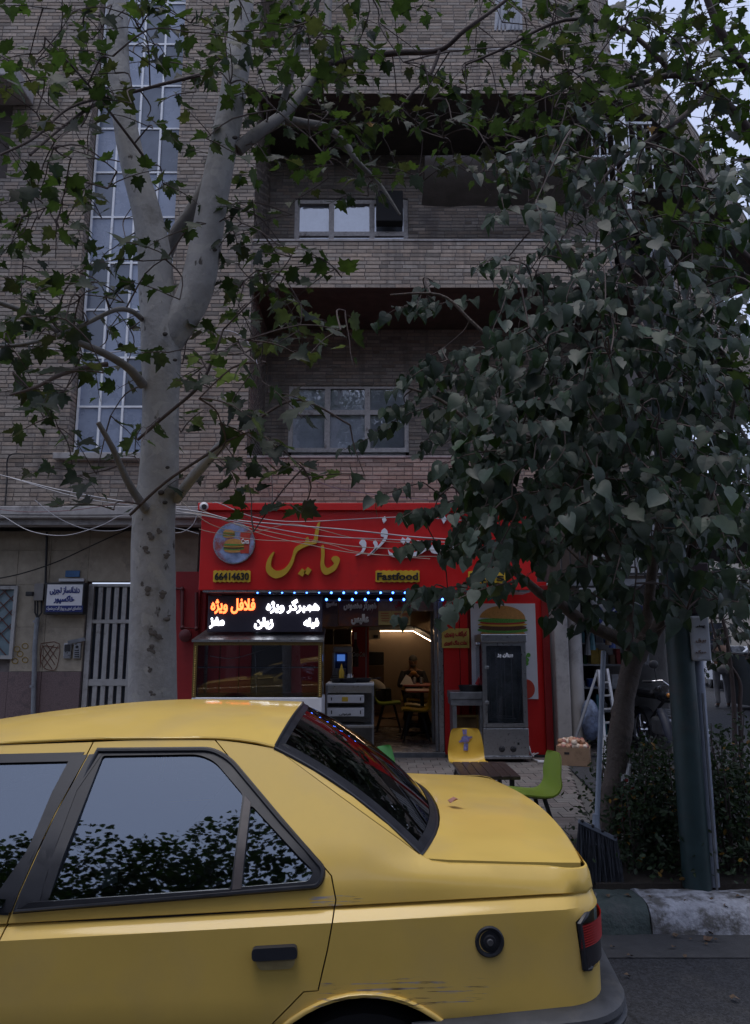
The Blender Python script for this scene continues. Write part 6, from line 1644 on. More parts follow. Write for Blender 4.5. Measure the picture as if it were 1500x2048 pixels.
for i, (b0t, v0, v1) in enumerate((('خطر', 1250, 1256), ('برق', 1277, 1286), ('مرگ', 1300, 1308))):
    tpx('lettering', b0t, 1392, v0, 1412, v1, 4.777, mat('faded_box_print', (.22, .16, .14), .6) if i else M_blk, ub, persian=True, bold=.0005)
db = thing('dark_cabinet_box', 'maroon metal cabinet mounted high on the green pole', 'cabinet', W(1398, 1180, 4.85))
m = MB(); rect(m, 1376, 1125, 1417, 1228, 4.84, 5.0, c=.008); m.build('cabinet', mat('maroon_cabinet', (.04, .022, .028), .5, var=.25), db)
# street broom standing against the tree
br = thing('street_broom', 'large street broom with grey handle leaning upright beside the mulberry trunk', 'broom', WZ(1195, 1762, GZ))
hb, ht = W(1193, 1668, 5.0), W(1207, 1302, 5.15)
MB().tube([hb, ht], .017, 10).build('handle', mat('broom_handle', (.25, .29, .36), .4, var=.1), br, smooth=50)
fa_, fb_ = W(1158, 1642, 4.95), W(1232, 1678, 4.95)
m = MB(); m.bar(fa_, fb_, .035, .022); m.build('head', mat('broom_head', (.16, .18, .22), .5), br)
MB().tube([hb + Vector((0, 0, .12)), hb + Vector((0, 0, .0)), hb + Vector((.0, 0, -.05))], [.02, .028, .06], 10).build('socket', mat('broom_handle'), br, smooth=50)
for k in (0.08, .36, .62, .96):
    p = fa_.lerp(fb_, k); MB().sphere(p + Vector((0, -.015, .012)), .011, 0, 8, 6).build('stud', M_black, br)
m = MB()
for i in range(420):
    k = random.random(); p = fa_.lerp(fb_, k) + Vector((random.uniform(-.006, .006), random.uniform(-.015, .02), 0)); e = p + Vector((random.uniform(-.02, .02) + (k - .5) * .03, random.uniform(-.03, .06), -.38 + .05 * (k - .5) + random.uniform(-.03, .02)))
    if e.z < GZ + .005: e.z = GZ + .005
    m.tube([p, p.lerp(e, .6) + Vector((random.uniform(-.008, .008), random.uniform(-.008, .008), 0)), e], [.0026, .0026, .002], 3, cap=False)
m.build('bristles', mat('grey_bristles', (.055, .06, .075), .7, var=.3, scale=30), br, kind='stuff')
# two red and white stakes in the hedge, a white plank
for i, (u0, v0, u1, v1) in enumerate(((1259, 1527, 1240, 1620), (1273, 1550, 1250, 1625))):
    y = 5.3; a, b = W(u0, v0, y), W(u1, v1, y); b2_ = a + (b - a) * 2.4
    st_ = thing('marker_stake', ('red and white stake standing upright in the hedge', 'shorter red and white stake leaning in the hedge')[i], 'stake', (b2_.x, b2_.y, GZ), 0, 'red and white stakes in the hedge')
    MB().tube([a, a.lerp(b, .32)], .014, 8).build('white_tip', M_white, st_, smooth=50); MB().tube([a.lerp(b, .32), b2_], .014, 8).build('red_shaft', mat('stake_red', (.3, .03, .025), .5), st_, smooth=50)
    for q in range(5):
        m = MB(); m.bar(a.lerp(b, .3) + Vector((random.uniform(-.05, .05), -.02, random.uniform(-.03, .03))), a.lerp(b, .35) + Vector((random.uniform(-.05, .05), -.02, random.uniform(-.04, .04))), .012, .003); m.build('tape_scrap', M_white, st_)
wp = thing('white_plank', 'white plank standing between the ladder and the mulberry trunk', 'plank', (W(1210, 1550, 7).x, 7, GZ))
a, b = W(1205, 1476, 7), W(1212, 1558, 6.9); b.z = GZ; MB().bar(a, b, .04, .02).build('board', M_white, wp); MB().bar(W(1200, 1557, 6.9), W(1212, 1553, 6.9), .05, .02).build('foot', M_white, wp)
# ================================================================ people
M_skin = mat('skin', (.30, .17, .11), .5, var=.08)
M_hair = mat('dark_hair', (.02, .016, .014), .6, var=.2)
def skinmesh(name, joints, edges, m, parent, root, sub=2, origin=None):
    keys = list(joints); me = bpy.data.meshes.new(name)
    me.from_pydata([Vector(joints[k][:3]) for k in keys], [(keys.index(a), keys.index(b)) for a, b in edges], [])
    o = bpy.data.objects.new(name, me); COL.objects.link(o)
    sk = o.modifiers.new('skin', 'SKIN'); sk.use_smooth_shade = True
    o.modifiers.new('sub', 'SUBSURF').levels = sub
    for i, k in enumerate(keys):
        r = joints[k][3]; v = me.skin_vertices[0].data[i]; v.radius = (r if isinstance(r, tuple) else (r, r)); v.use_root = (k == root)
    bpy.context.view_layer.update()
    me2 = bpy.data.meshes.new_from_object(o.evaluated_get(bpy.context.evaluated_depsgraph_get()))
    bpy.data.objects.remove(o)
    me2.materials.clear(); me2.materials.append(m); me2.polygons.foreach_set('use_smooth', [True] * len(me2.polygons))
    o = bpy.data.objects.new(name, me2); COL.objects.link(o); o.parent = parent
    return o
def hand(J, E, side, wrist, d, spread, s=1.):       # palm, four unequal bent fingers and a thumb
    d = Vector(d).normalized(); sp_ = Vector(spread).normalized(); n = d.cross(sp_)
    w = Vector(wrist); pl = w + d * .06 * s
    J['palm' + side] = (*pl, .026 * s); E.append(('wrist' + side, 'palm' + side))
    for i, (o_, ln) in enumerate(((-.03, .062), (-.01, .074), (.011, .068), (.03, .052))):
        a = pl + d * .035 * s + sp_ * o_ * s; b = a + (d * .8 + n * .5).normalized() * ln * .55 * s; c = b + (d * .3 + n * .9).normalized() * ln * .45 * s
        for q, (p, r) in enumerate(((a, .0095), (b, .0088), (c, .0075))): J[f'f{i}{q}{side}'] = (*p, r * s)
        E += [('palm' + side, f'f{i}0{side}'), (f'f{i}0{side}', f'f{i}1{side}'), (f'f{i}1{side}', f'f{i}2{side}')]
    a = w + d * .035 * s - sp_ * .035 * s; b = a + (d * .6 - sp_ * .6 + n * .3).normalized() * .045 * s
    J['t0' + side] = (*a, .012 * s); J['t1' + side] = (*b, .009 * s); E += [('wrist' + side, 't0' + side), ('t0' + side, 't1' + side)]
def face(par, c, rx, fwd, m_hair=M_hair, hair='short', beard=False):   # facial features on a head centred at c, looking along fwd
    c = Vector(c); f = Vector(fwd).normalized(); up = Vector((0, 0, 1)); up = (up - f * up.dot(f)).normalized(); rt = f.cross(up)
    B = lambda x, y, z: c + rt * x + f * y + up * z
    def blob(name, p, r, sc, m):
        bm = bmesh.new(); bmesh.ops.create_uvsphere(bm, u_segments=12, v_segments=8, radius=r)
        mb = MB(); M = Matrix((rt, f, up)).transposed().to_4x4(); M.translation = p
        mb.bm(bm, 0, None, M @ Matrix.Diagonal((*sc, 1))); return mb.build(name, m, par, smooth=60, world=True)
    for sx in (-1, 1):
        blob('eye', B(sx * .032, .083, .012), .012, (1.2, .6, .6), mat('eye_dark', (.03, .02, .02), .3, var=0))
        blob('ear', B(sx * .078, .0, 0), .022, (.4, .7, 1.2), M_skin)
        blob('brow', B(sx * .032, .086, .034), .016, (1.3, .4, .3), m_hair)
    blob('nose', B(0, .095, -.012), .016, (.8, 1., 1.5), M_skin)
    blob('mouth', B(0, .084, -.048), .02, (1.2, .4, .3), mat('lips', (.22, .09, .07), .5))
    blob('hair', B(0, -.014, .034), .098, (.86, 1., .86), m_hair)
    if beard: blob('beard', B(0, .05, -.07), .05, (1.1, .8, .8), mat('grey_beard', (.1, .09, .085), .8))
def person(label, base, fwd, pose, m_top, m_bot, m_shoe, hair=M_hair, beard=False, headdir=None, sleeves=True):
    """pose: joint name -> (right, forward, up) in metres"""
    f = Vector((*fwd, 0)).normalized(); rt = Vector((f.y, -f.x, 0)); b = Vector(base)
    G = lambda p: b + rt * p[0] + f * p[1] + Vector((0, 0, p[2]))
    t = thing('person', label, 'person', base)
    rad = dict(pelvis=(.15, .12), waist=(.135, .105), chest=(.16, .12), neck=.055, head0=.075, head1=.098, head2=.09, shL=.065, shR=.065, elL=.045, elR=.045, wristL=.03, wristR=.03, hipL=.092, hipR=.092, knL=.062, knR=.062, ankL=.042, ankR=.042, toeL=.038, toeR=.038)
    J = {k: (*(G(p) - b), rad[k]) for k, p in pose.items()}
    E = [('pelvis', 'waist'), ('waist', 'chest'), ('chest', 'neck'), ('neck', 'head0'), ('head0', 'head1'), ('head1', 'head2')]
    for s in 'LR':
        E += [('chest', 'sh' + s), ('sh' + s, 'el' + s), ('el' + s, 'wrist' + s), ('pelvis', 'hip' + s), ('hip' + s, 'kn' + s), ('kn' + s, 'ank' + s), ('ank' + s, 'toe' + s)]
    JB = dict(J); EB = list(E)
    for s in 'LR':
        d = Vector(J['wrist' + s][:3]) - Vector(J['el' + s][:3]); hand(JB, EB, s, J['wrist' + s][:3], d, rt if s == 'R' else -rt)
    skinmesh('body', JB, EB, M_skin, t, 'pelvis')
    g = lambda k, sc_: (*J[k][:3], tuple(x * sc_ for x in J[k][3]) if isinstance(J[k][3], tuple) else J[k][3] * sc_)
    T = {k: g(k, 1.16) for k in ('pelvis', 'waist', 'chest', 'shL', 'shR', 'elL', 'elR')}
    T['collar'] = (*(Vector(J['chest'][:3]).lerp(Vector(J['neck'][:3]), .75)), .075)
    for s in 'LR':
        w = Vector(J['el' + s][:3]).lerp(Vector(J['wrist' + s][:3]), .92 if sleeves else .1); T['cuff' + s] = (*w, .045)
    skinmesh('jacket', T, [('pelvis', 'waist'), ('waist', 'chest'), ('chest', 'collar'), ('chest', 'shL'), ('chest', 'shR'), ('shL', 'elL'), ('shR', 'elR'), ('elL', 'cuffL'), ('elR', 'cuffR')], m_top, t, 'pelvis')
    L_ = {k: g(k, 1.18) for k in ('pelvis', 'hipL', 'hipR', 'knL', 'knR')}
    for s in 'LR': L_['ank' + s] = (*J['ank' + s][:3], .058)
    skinmesh('trousers', L_, [('pelvis', 'hipL'), ('pelvis', 'hipR'), ('hipL', 'knL'), ('hipR', 'knR'), ('knL', 'ankL'), ('knR', 'ankR')], m_bot, t, 'pelvis')
    for s in 'LR':
        S_ = {'a': (*J['ank' + s][:3], .048), 'b': (*J['toe' + s][:3], .042)}; S_['a'] = (S_['a'][0], S_['a'][1], S_['a'][2] - .03, .048)
        skinmesh('shoe', S_, [('a', 'b')], m_shoe, t, 'a', 1)
    h = G(pose['head1']); hd = f if headdir is None else (rt * headdir[0] + f * headdir[1] + Vector((0, 0, headdir[2])))
    face(t, h + Vector((0, 0, .0)), .09, hd, hair, beard=beard)
    return t
def seated(seat=.46):
    return dict(pelvis=(0, 0, seat + .11), waist=(0, .02, seat + .28), chest=(0, .06, seat + .47), neck=(0, .09, seat + .62), head0=(0, .12, seat + .69), head1=(0, .145, seat + .77), head2=(0, .14, seat + .83),
                shL=(-.19, .07, seat + .52), shR=(.19, .07, seat + .52), elL=(-.27, .20, seat + .28), elR=(.27, .20, seat + .28), wristL=(-.06, .30, seat + .50), wristR=(.06, .30, seat + .50),
                hipL=(-.1, .02, seat + .08), hipR=(.1, .02, seat + .08), knL=(-.13, .43, seat + .06), knR=(.13, .43, seat + .06), ankL=(-.13, .42, .09), ankR=(.13, .42, .09), toeL=(-.14, .56, .04), toeR=(.14, .56, .04))
M_jk = mat('dark_jacket', (.035, .035, .045), .8, var=.2); M_tr = mat('dark_trousers', (.03, .03, .035), .8); M_sho = mat('dark_shoe', (.02, .018, .016), .5)
fz2 = GZ + .04
pc = W(826, 1320, 14.6)
ps = seated(.46); ps['head1'] = (0, .17, 1.21); ps['head0'] = (0, .13, 1.14); ps['head2'] = (0, .18, 1.27)
person('man in a dark jacket eating at the far red table, hands at his mouth', (pc.x, 14.75, fz2 - .12), (0, -1), ps, M_jk, M_tr, M_sho, mat('grey_hair', (.09, .085, .08), .7), True, (0, 1, -.25))
make_chair('yellow chair under the man eating at the far table', (pc.x, 14.75, fz2 - .12), 0, M_ley, G_ci, 1.)
# food held by the man
o = MB(); q = Vector((pc.x, 14.75 - .36, fz2 + .88)); o.sphere(q, .05, 0, 10, 8, (1.3, .8, .8)); tag(o.build('sandwich', M_bun, None, smooth=60, origin=q), 'sandwich held by the man at the far table', 'sandwich')
# second customer bent over, seen from the side
ps = seated(.46)
ps.update(waist=(0, .1, .70), chest=(0, .27, .78), neck=(0, .40, .76), head0=(0, .46, .74), head1=(0, .53, .72), head2=(0, .58, .70), shL=(-.19, .29, .80), shR=(.19, .29, .80), elL=(-.24, .38, .55), elR=(.24, .38, .55), wristL=(-.1, .52, .50), wristR=(.1, .52, .50))
bx_ = W(755, 1350, 13.4).x
person('customer in a pale shirt bending forward on a chair behind the cooking counter', (bx_ + .1, 13.6, fz), (-1, 0), ps, mat('pale_shirt', (.42, .40, .38), .8, var=.1), M_tr, M_sho, M_hair, False, (0, .7, -.7), True)
# man walking away up the side street
mw = WZ(1436, 1416, GZ) + Vector((.14, 0, 0))
stand = dict(pelvis=(0, 0, .95), waist=(0, .01, 1.12), chest=(0, .03, 1.33), neck=(0, .06, 1.50), head0=(0, .08, 1.57), head1=(0, .11, 1.645), head2=(0, .11, 1.70), shL=(-.2, .03, 1.40), shR=(.2, .03, 1.40), elL=(-.26, .02, 1.12), elR=(.26, .04, 1.12), wristL=(-.2, .14, .95), wristR=(.22, .15, .92), hipL=(-.1, 0, .90), hipR=(.1, 0, .90), knL=(-.12, .03, .50), knR=(.12, .08, .50), ankL=(-.13, -.04, .09), ankR=(.13, .06, .09), toeL=(-.15, .1, .04), toeR=(.15, .2, .04))
person('man in dark jacket and grey trousers seen from behind in the side street', mw, (.15, 1), stand, mat('navy_jacket', (.014, .018, .035), .8, var=.2), mat('grey_trousers', (.34, .33, .34), .8, var=.12), mat('pale_shoe', (.25, .24, .24), .6))

# ================================================================ motorbike
mk = thing('motorbike', 'parked dark motorbike with chrome front behind the mulberry trunk', 'motorbike', (3.78, 10.0, GZ), R(8))
M_chr = mat('chrome', (.6, .6, .62), .12, 1., var=.05); M_rdt = mat('bike_black', (.02, .02, .022), .25, coat=.5); M_tyre = M_black
def torus(mb, c, r, rr, n=26, k=8):
    pts = [(c[0], c[1] + r * math.cos(a), c[2] + r * math.sin(a)) for a in np.linspace(0, 2 * math.pi, n)]
    return mb.tube(pts, rr, k, cap=False)
for (yw, nm) in ((-.55, 'front'), (.68, 'rear')):
    wl_ = torus(MB(), (0, yw, .3), .26, .045).build('wheel', M_tyre, mk, smooth=60, world=False)
    torus(MB(), (0, yw, .3), .215, .014).build('rim', M_chr, wl_, smooth=60, world=False)
    MB().lathe([(.0, -.05), (.04, -.05), (.04, .05), (0, .05)], (0, yw, .3), 12, axis='x').build('hub', M_chr, wl_, world=False)
    mb = MB()
    for k in range(18):
        a = k * math.pi / 9; mb.tube([(0.02 * (-1) ** k, yw + .04 * math.cos(a), .3 + .04 * math.sin(a)), (0, yw + .21 * math.cos(a + .2), .3 + .21 * math.sin(a + .2))], .003, 4)
    mb.build('spokes', M_chr, wl_, kind='stuff', world=False)
    mb = MB(); V = []
    for a in np.linspace(R(20), R(165), 14):
        for x in (-.06, -.03, .03, .06): V.append((x, yw + (.325 - abs(x) * .25) * math.cos(a), .3 + (.325 - abs(x) * .25) * math.sin(a)))
    mb.add(V, [(i * 4 + j, i * 4 + j + 1, i * 4 + j + 5, i * 4 + j + 4) for i in range(13) for j in range(3)]); mb.build('mudguard', M_chr if yw < 0 else M_black, mk, smooth=60, world=False)
for sx in (-.09, .09):
    MB().tube([(sx, -.55, .3), (sx, -.33, .88)], .02, 8).build('fork_leg', M_chr, mk, smooth=60, world=False)
    MB().tube([(sx, -.33, .9), (sx * 2.2, -.28, 1.0), (sx * 3.6, -.16, .98)], .012, 8).build('handlebar', M_chr, mk, smooth=60, world=False)
    MB().tube([(sx * 3.2, -.2, .985), (sx * 4.0, -.1, .98)], .018, 8).build('grip', M_black, mk, smooth=60, world=False)
    MB().tube([(sx * 2.8, -.24, 1.0), (sx * 3.2, -.28, 1.16)], .006, 6).build('mirror_stalk', M_darkm, mk, world=False)
    MB().sphere((sx * 3.3, -.28, 1.2), .055, 0, 12, 8, (1.2, .3, 1)).build('mirror', M_black, mk, smooth=60, world=False)
    MB().sphere((sx * 1.8, -.36, .82), .03, 0, 10, 7).build('indicator', mat('amber_lens', (.4, .15, .02), .3), mk, smooth=60, world=False)
MB().lathe([(.0, .1), (.06, .08), (.085, .0), (.09, -.03), (.08, -.04), (0, -.045)], (0, -.4, .85), 18, axis='y').build('headlight', M_chr, mk, smooth=40, world=False)
mb = MB(); mb.bbox(-.1, .1, -.42, -.4, .68, .74, .006); mb.build('number_board', M_white, mk, world=False)
mb = MB(); mb.sphere((0, 0, .82), .2, 0, 14, 10, (.62, 1.25, .6)); mb.build('fuel_tank', M_rdt, mk, smooth=60, world=False)
mb = MB(); mb.bbox(-.12, .12, .2, .8, .76, .86, .05); mb.build('seat', M_black, mk, world=False)
mb = MB(); mb.bbox(-.13, .13, -.12, .22, .3, .52, .04); mb.build('engine', M_steeld, mk, world=False)
for z in (.54, .565, .59, .615): MB().bbox(-.1, .1, -.1, .08, z, z + .012, .003).build('cooling_fin', M_steel, mk, world=False)
MB().tube([(.1, -.1, .45), (.15, -.1, .25), (.17, .5, .26), (.17, .95, .34)], [.02, .02, .04, .04], 10).build('exhaust', M_chr, mk, smooth=60, world=False)
for p, q in (((0, -.33, .88), (0, .1, .7)), ((0, .1, .7), (0, .68, .3)), ((0, -.33, .8), (0, -.1, .3)), ((0, .2, .75), (0, .75, .75))): MB().tube([p, q], .02, 8).build('frame_tube', M_darkm, mk, world=False)
MB().tube([(-.1, .1, .3), (-.3, .14, .0)], .012, 6).build('side_stand', M_darkm, mk, world=False)
mb = MB(); mb.tube([(-.14, -.1, .6), (-.2, -.3, .5), (-.16, -.35, .25)], .06, 8); mb.build('leg_shield', mat('dark_cover', (.012, .016, .03), .6), mk, smooth=60, world=False)

MB().sphere((.16, .05, .62), .07, 0, 10, 8, (.6, 1.2, .8)).build('side_cover', mat('bike_red', (.2, .02, .02), .4), mk, smooth=60, world=False)
# ================================================================ far end of the side street
def far_car(label, loc, rz_, col):
    t = thing('parked_car', label, 'car', loc, rz_)
    m_ = mat('car_paint_' + '_'.join(str(int(c * 100)) for c in col), col, .3, var=.04, coat=.5)
    pr = [(-2.1, .35), (-2.1, .75), (-1.95, .85), (-1.1, .92), (-.5, 1.38), (.9, 1.4), (1.55, .98), (2.05, .92), (2.12, .7), (2.12, .35)]
    mb = MB(); mb.prism(pr, 0, 1.65); mb.build('body', m_, t, world=False)
    gp_ = [(-1.0, .95), (-.48, 1.31), (.1, 1.33), (.1, .95)]; gp2 = [(.17, .95), (.17, 1.33), (.85, 1.33), (1.35, .98)]
    for g in (gp_, gp2): MB().prism(g, -.012, -.002).build('window', M_doorg, t, world=False)
    mb = MB(); mb.add([(-1.12, .12, .945), (-1.12, 1.53, .945), (-.55, 1.4, 1.37), (-.55, .25, 1.37)], [(0, 1, 2, 3)]); o = mb.build('windscreen', M_doorg, t, world=False); o.location = (-.012, 0, .012)
    for x in (-1.35, 1.3):
        for y in (.1, 1.55):
            w_ = MB().lathe([(.2, -.1), (.3, -.09), (.31, 0), (.3, .09), (.2, .1)], (x, y, .31), 20, axis='y').build('wheel', M_black, t, smooth=40, world=False)
            MB().lathe([(0, -.102), (.19, -.1), (.2, .1), (0, .102)], (x, y, .31), 16, axis='y').build('rim', M_steel, w_, world=False)
    return t
p = WZ(1490, 1350, GZ)
far_car('white car parked far up the side street at the right edge', (W(1490, 1300, 24).x + 1.4, 23.5, GZ), R(10), (.6, .62, .66))
far_car('pale car far up the side street beside the standing man', (W(1406, 1345, 27).x + 1.6, 27, GZ), R(80), (.55, .58, .64))
dm = thing('dumpster', 'dark steel dumpster at the right edge of the side street', 'dumpster', (9.4, 17.5, GZ))
mb = MB(); x0 = W(1457, 1350, 17).x + .4; mb.add([(x0 + .1, 17, GZ + .1), (x0 + 2.2, 17, GZ + .1), (x0 + 2.2, 18.2, GZ + .1), (x0 + .1, 18.2, GZ + .1), (x0 - .05, 16.9, 1.36), (x0 + 2.3, 16.9, 1.36), (x0 + 2.3, 18.3, 1.36), (x0 - .05, 18.3, 1.36)], [(3, 2, 1, 0), (4, 5, 6, 7), (0, 1, 5, 4), (1, 2, 6, 5), (2, 3, 7, 6), (3, 0, 4, 7)]); mb.build('bin', mat('dumpster_paint', (.035, .045, .05), .55, var=.25, dirt=(.07, .06, .05), dscale=3), dm)
mb = MB(); mb.bbox(x0 - .08, x0 + 2.33, 16.86, 18.34, 1.361, 1.42, .015); mb.build('lid', M_darkm, dm)
for dx in (.3, 1.9): MB().lathe([(0, -.03), (.09, -.03), (.09, .03), (0, .03)], (x0 + dx, 17.1, GZ + .09), 12, axis='x').build('wheel', M_black, dm, world=False if False else True)
# pale houses closing the street
def far_house(label, x0, x1, y, h, m, ww=1.1):
    t = thing('far_house', label, 'house', ((x0 + x1) / 2, y, GZ))
    MB().box(x0, x1, y, y + 8, GZ, h).build('wall', m, t)
    MB().box(x0 - .1, x1 + .1, y - .1, y + 8.1, h + .002, h + .25).build('roof_edge', M_conc, t)
    nx = max(1, int((x1 - x0) / 2.6)); nz = int((h - 1) / 3)
    for i in range(nx):
        for k in range(nz):
            xx = x0 + (x1 - x0) * (i + .5) / nx; zz = GZ + 1.1 + k * 3.05
            w_ = MB().box(xx - ww / 2, xx + ww / 2, y - .03, y - .002, zz, zz + 1.3).build('window', M_doorg, t)
            mb = MB(); mb.box(xx - ww / 2 - .06, xx + ww / 2 + .06, y - .08, y - .001, zz - .1, zz - .004); mb.build('sill', M_conc, w_)
    return t
M_fw = mat('far_wall_beige', (.42, .39, .34), .85, var=.12, scale=1.2, dirt=(.3, .27, .24), dscale=.6)
far_house('pale beige house closing the far end of the side street', 10, 20, 34, 6.5, M_fw)
far_house('tall beige block behind the trees on the right of the side street', 20.5, 36, 30, 9.5, mat('far_wall_tan', (.36, .32, .27), .85, var=.12, scale=1))
far_house('grey house far behind the standing man', 3.9, 9.9, 40, 5.5, mat('far_wall_grey', (.3, .3, .3), .85, var=.12, scale=1))

# ================================================================ overhead cables
random.seed(5)
M_cw = mat('pale_cable', (.33, .33, .36), .5, var=.1); M_ck = mat('black_cable', (.012, .012, .014), .5); M_cp = mat('tan_cable', (.3, .25, .2), .5); M_cr = mat('dark_red_cable', (.14, .03, .04), .5)
def cable(label, px, y, r, m, k=5):
    pts = smooth_path([tuple(W(u, v, yy)) for (u, v), yy in zip(px, y if isinstance(y, list) else [y] * len(px))], k)
    o = MB().tube(pts, r * .7, 6).build('cable', m, None, smooth=60, origin=tuple(pts[0])); return tag(o, label, 'cable')
cable('thick pale cable bundle running from the left edge down to the red sign', [(-40, 945), (0, 950), (120, 980), (260, 1005), (400, 1024), (470, 1040), (600, 1052), (700, 1060), (830, 1074), (960, 1082)], 9.1, .012, M_cw)
cable('second pale cable just under the thick bundle', [(-40, 940), (20, 955), (150, 993), (270, 1012), (400, 1030), (520, 1052), (640, 1072), (760, 1078), (900, 1085)], 9.05, .008, M_cw)
cable('pale cable crossing the middle of the red sign', [(270, 1020), (400, 1028), (480, 1050), (600, 1076), (700, 1092), (800, 1098), (950, 1102)], 9.15, .008, M_cp)
cable('tan cable crossing the sign over the gold letters', [(398, 1018), (450, 1040), (530, 1070), (620, 1090), (700, 1105), (800, 1112), (900, 1113)], 9.1, .007, M_cp)
cable('pale cable across the burger picture', [(360, 1000), (420, 1048), (500, 1065), (580, 1048), (650, 1062), (720, 1078), (860, 1090)], 9.2, .006, M_cp)
cable('tan cable along the lower part of the burger picture', [(398, 1058), (430, 1066), (520, 1080), (640, 1085), (720, 1105), (860, 1118)], 9.2, .006, M_cp)
cable('white cable drooping along the top of the red sign', [(425, 1006), (440, 1007), (500, 1032), (560, 1042), (620, 1043), (680, 1040), (800, 1034), (860, 1036), (940, 1042)], 9.3, .008, M_cw)
cable('white drooping cable loop in front of the dark doorway', [(-20, 1025), (5, 1032), (60, 1062), (130, 1071), (200, 1052), (240, 1032), (268, 1032)], 9.6, .009, M_cw)
cable('pale cable drooping across the ledge to the plane trunk', [(70, 1000), (110, 1032), (160, 1055), (210, 1062), (248, 1058), (275, 1040)], 9.6, .007, M_cw)
cable('pale cable loop hanging right of the plane trunk by the sign', [(345, 1066), (365, 1064), (385, 1050), (396, 1025)], 9.5, .008, M_cw)
cable('short pale cable reaching the corner of the red sign', [(345, 1055), (370, 1060), (398, 1068)], 9.5, .007, M_cw)
cable('black cable sloping across the wall under the ledge', [(-20, 1160), (40, 1148), (110, 1125), (180, 1093), (230, 1070), (275, 1052)], 10.6, .012, M_ck)
cable('dark red cable along the ledge', [(-10, 1018), (60, 1024), (150, 1020), (230, 1008), (290, 1002)], 10.05, .006, M_cr)
cable('black cable pinned along the ledge face', [(0, 1029), (100, 1030), (200, 1030), (300, 1029), (395, 1030)], 10.09, .011, M_ck)
cable('black cable across the brick below the stair window', [(105, 907), (60, 908), (18, 912), (14, 960), (10, 1010), (4, 1024)], 10.35, .014, M_ck)
cable('pale cable crossing the stair window behind the trunk', [(-20, 690), (40, 688), (130, 702), (210, 706), (290, 692), (380, 668), (460, 662), (500, 690), (515, 730)], 10.1, .010, M_cw)
cable('white cable across the balcony brick below the window', [(560, 920), (640, 965), (720, 985), (860, 1000), (980, 1010)], 10.2, .005, mat('violet_cable', (.08, .06, .14), .5))
cable('dark red cable hanging on the brick over the red sign', [(535, 915), (548, 940), (542, 970), (560, 985)], 10.3, .005, M_cr)
# ducts and drapes high on the building
dk = thing('exhaust_duct', 'large black exhaust duct with round elbow in front of the balconies', 'duct', W(1290, 560, 9.2))
e = W(1262, 505, 9.0); 
MB().tube(smooth_path([tuple(e), tuple(e + Vector((.18, .12, -.02))), tuple(e + Vector((.36, .3, -.22))), tuple(e + Vector((.40, .35, -.6))), tuple(e + Vector((.40, .35, -2.2)))], 5), .27, 20, cap=False).build('elbow', M_darkm, dk, smooth=60)
MB().tube([e + Vector((.02, 0.01, 0)), e + Vector((-.02, -.03, 0))], .295, 20, cap=False).build('rim', M_steeld, dk)
MB().lathe([(0, .01), (.26, .0)], e + Vector((.1, .06, 0)), 18, axis='y').build('damper', M_black, dk)
wd_ = thing('window_duct', 'sooty black duct filling the right part of the upper balcony window', 'duct', W(778, 420, 11.8))
m = MB(); rect(m, 752, 380, 806, 442, 11.7, 11.9, c=.02); m.build('duct', mat('soot', (.02, .019, .02), .8, var=.3), wd_)
ac = thing('balcony_cage', 'white metal cage enclosing the corner of the upper balcony', 'cage', W(1245, 330, 10.6))
c0, c1 = W(1190, 385, 10.9), W(1300, 250, 10.9)
for i in range(9):
    xx = c0.x + (c1.x - c0.x) * i / 8; MB().box(xx - .01, xx + .01, 10.9, 10.92, c0.z, c1.z).build('bar', M_whitemetal, ac)
for zz in (c0.z, (c0.z + c1.z) / 2, c1.z): MB().box(c0.x - .02, c1.x + .02, 10.87, 10.899, zz, zz + .04).build('rail', M_whitemetal, ac)
rp_ = thing('rain_pipe', 'white rain pipe running down beside the balcony cage', 'pipe', W(1253, 350, 10.2))
MB().tube([W(1243, 230, 10.3), W(1253, 330, 10.3), W(1258, 420, 10.3)], .045, 10).build('pipe', M_whitemetal, rp_, smooth=60)
cv = thing('canvas_awning', 'grey canvas sheet stretched under the upper balcony ceiling', 'awning', W(1020, 330, 11.4))
m = MB(); V = []
for i in range(13):
    for j, (y_, dz) in enumerate(((10.55, 0), (10.6, -.07), (11.0, -.2), (11.5, -.26))):
        p0_ = W(850 + 30 * i, 312, 10.55); V.append((p0_.x, y_, p0_.z + dz + random.uniform(-.02, .02)))
m.add(V, [(i * 4 + j, i * 4 + j + 1, i * 4 + j + 5, i * 4 + j + 4) for i in range(12) for j in range(3)]); m.build('canvas', mat('grey_canvas', (.24, .225, .22), .9, var=.2, scale=5), cv, smooth=60)
for i, (u, w_) in enumerate(((1003, .07), (1030, .10))):
    dr_ = thing('rolled_drape', ('thinner pale drape rolled and tied above the top balcony', 'thicker pale drape rolled and tied above the top balcony')[i], 'drape', W(u, 20, 10.8), 0, 'rolled drapes')
    m = MB(); 
    for k in range(4): m.tube([W(u - 8 + k * 5, -60, 10.8 + .03 * (k % 2)), W(u - 8 + k * 5, 30, 10.8 + .03 * (k % 2)), W(u - 8 + k * 5 + (k - 1.5) * 3, 62, 10.8)], [w_ * .6, w_ * .6, w_ * .3], 8)
    m.build('cloth', mat('pale_drape', (.36, .37, .4), .9, var=.15), dr_, smooth=60)
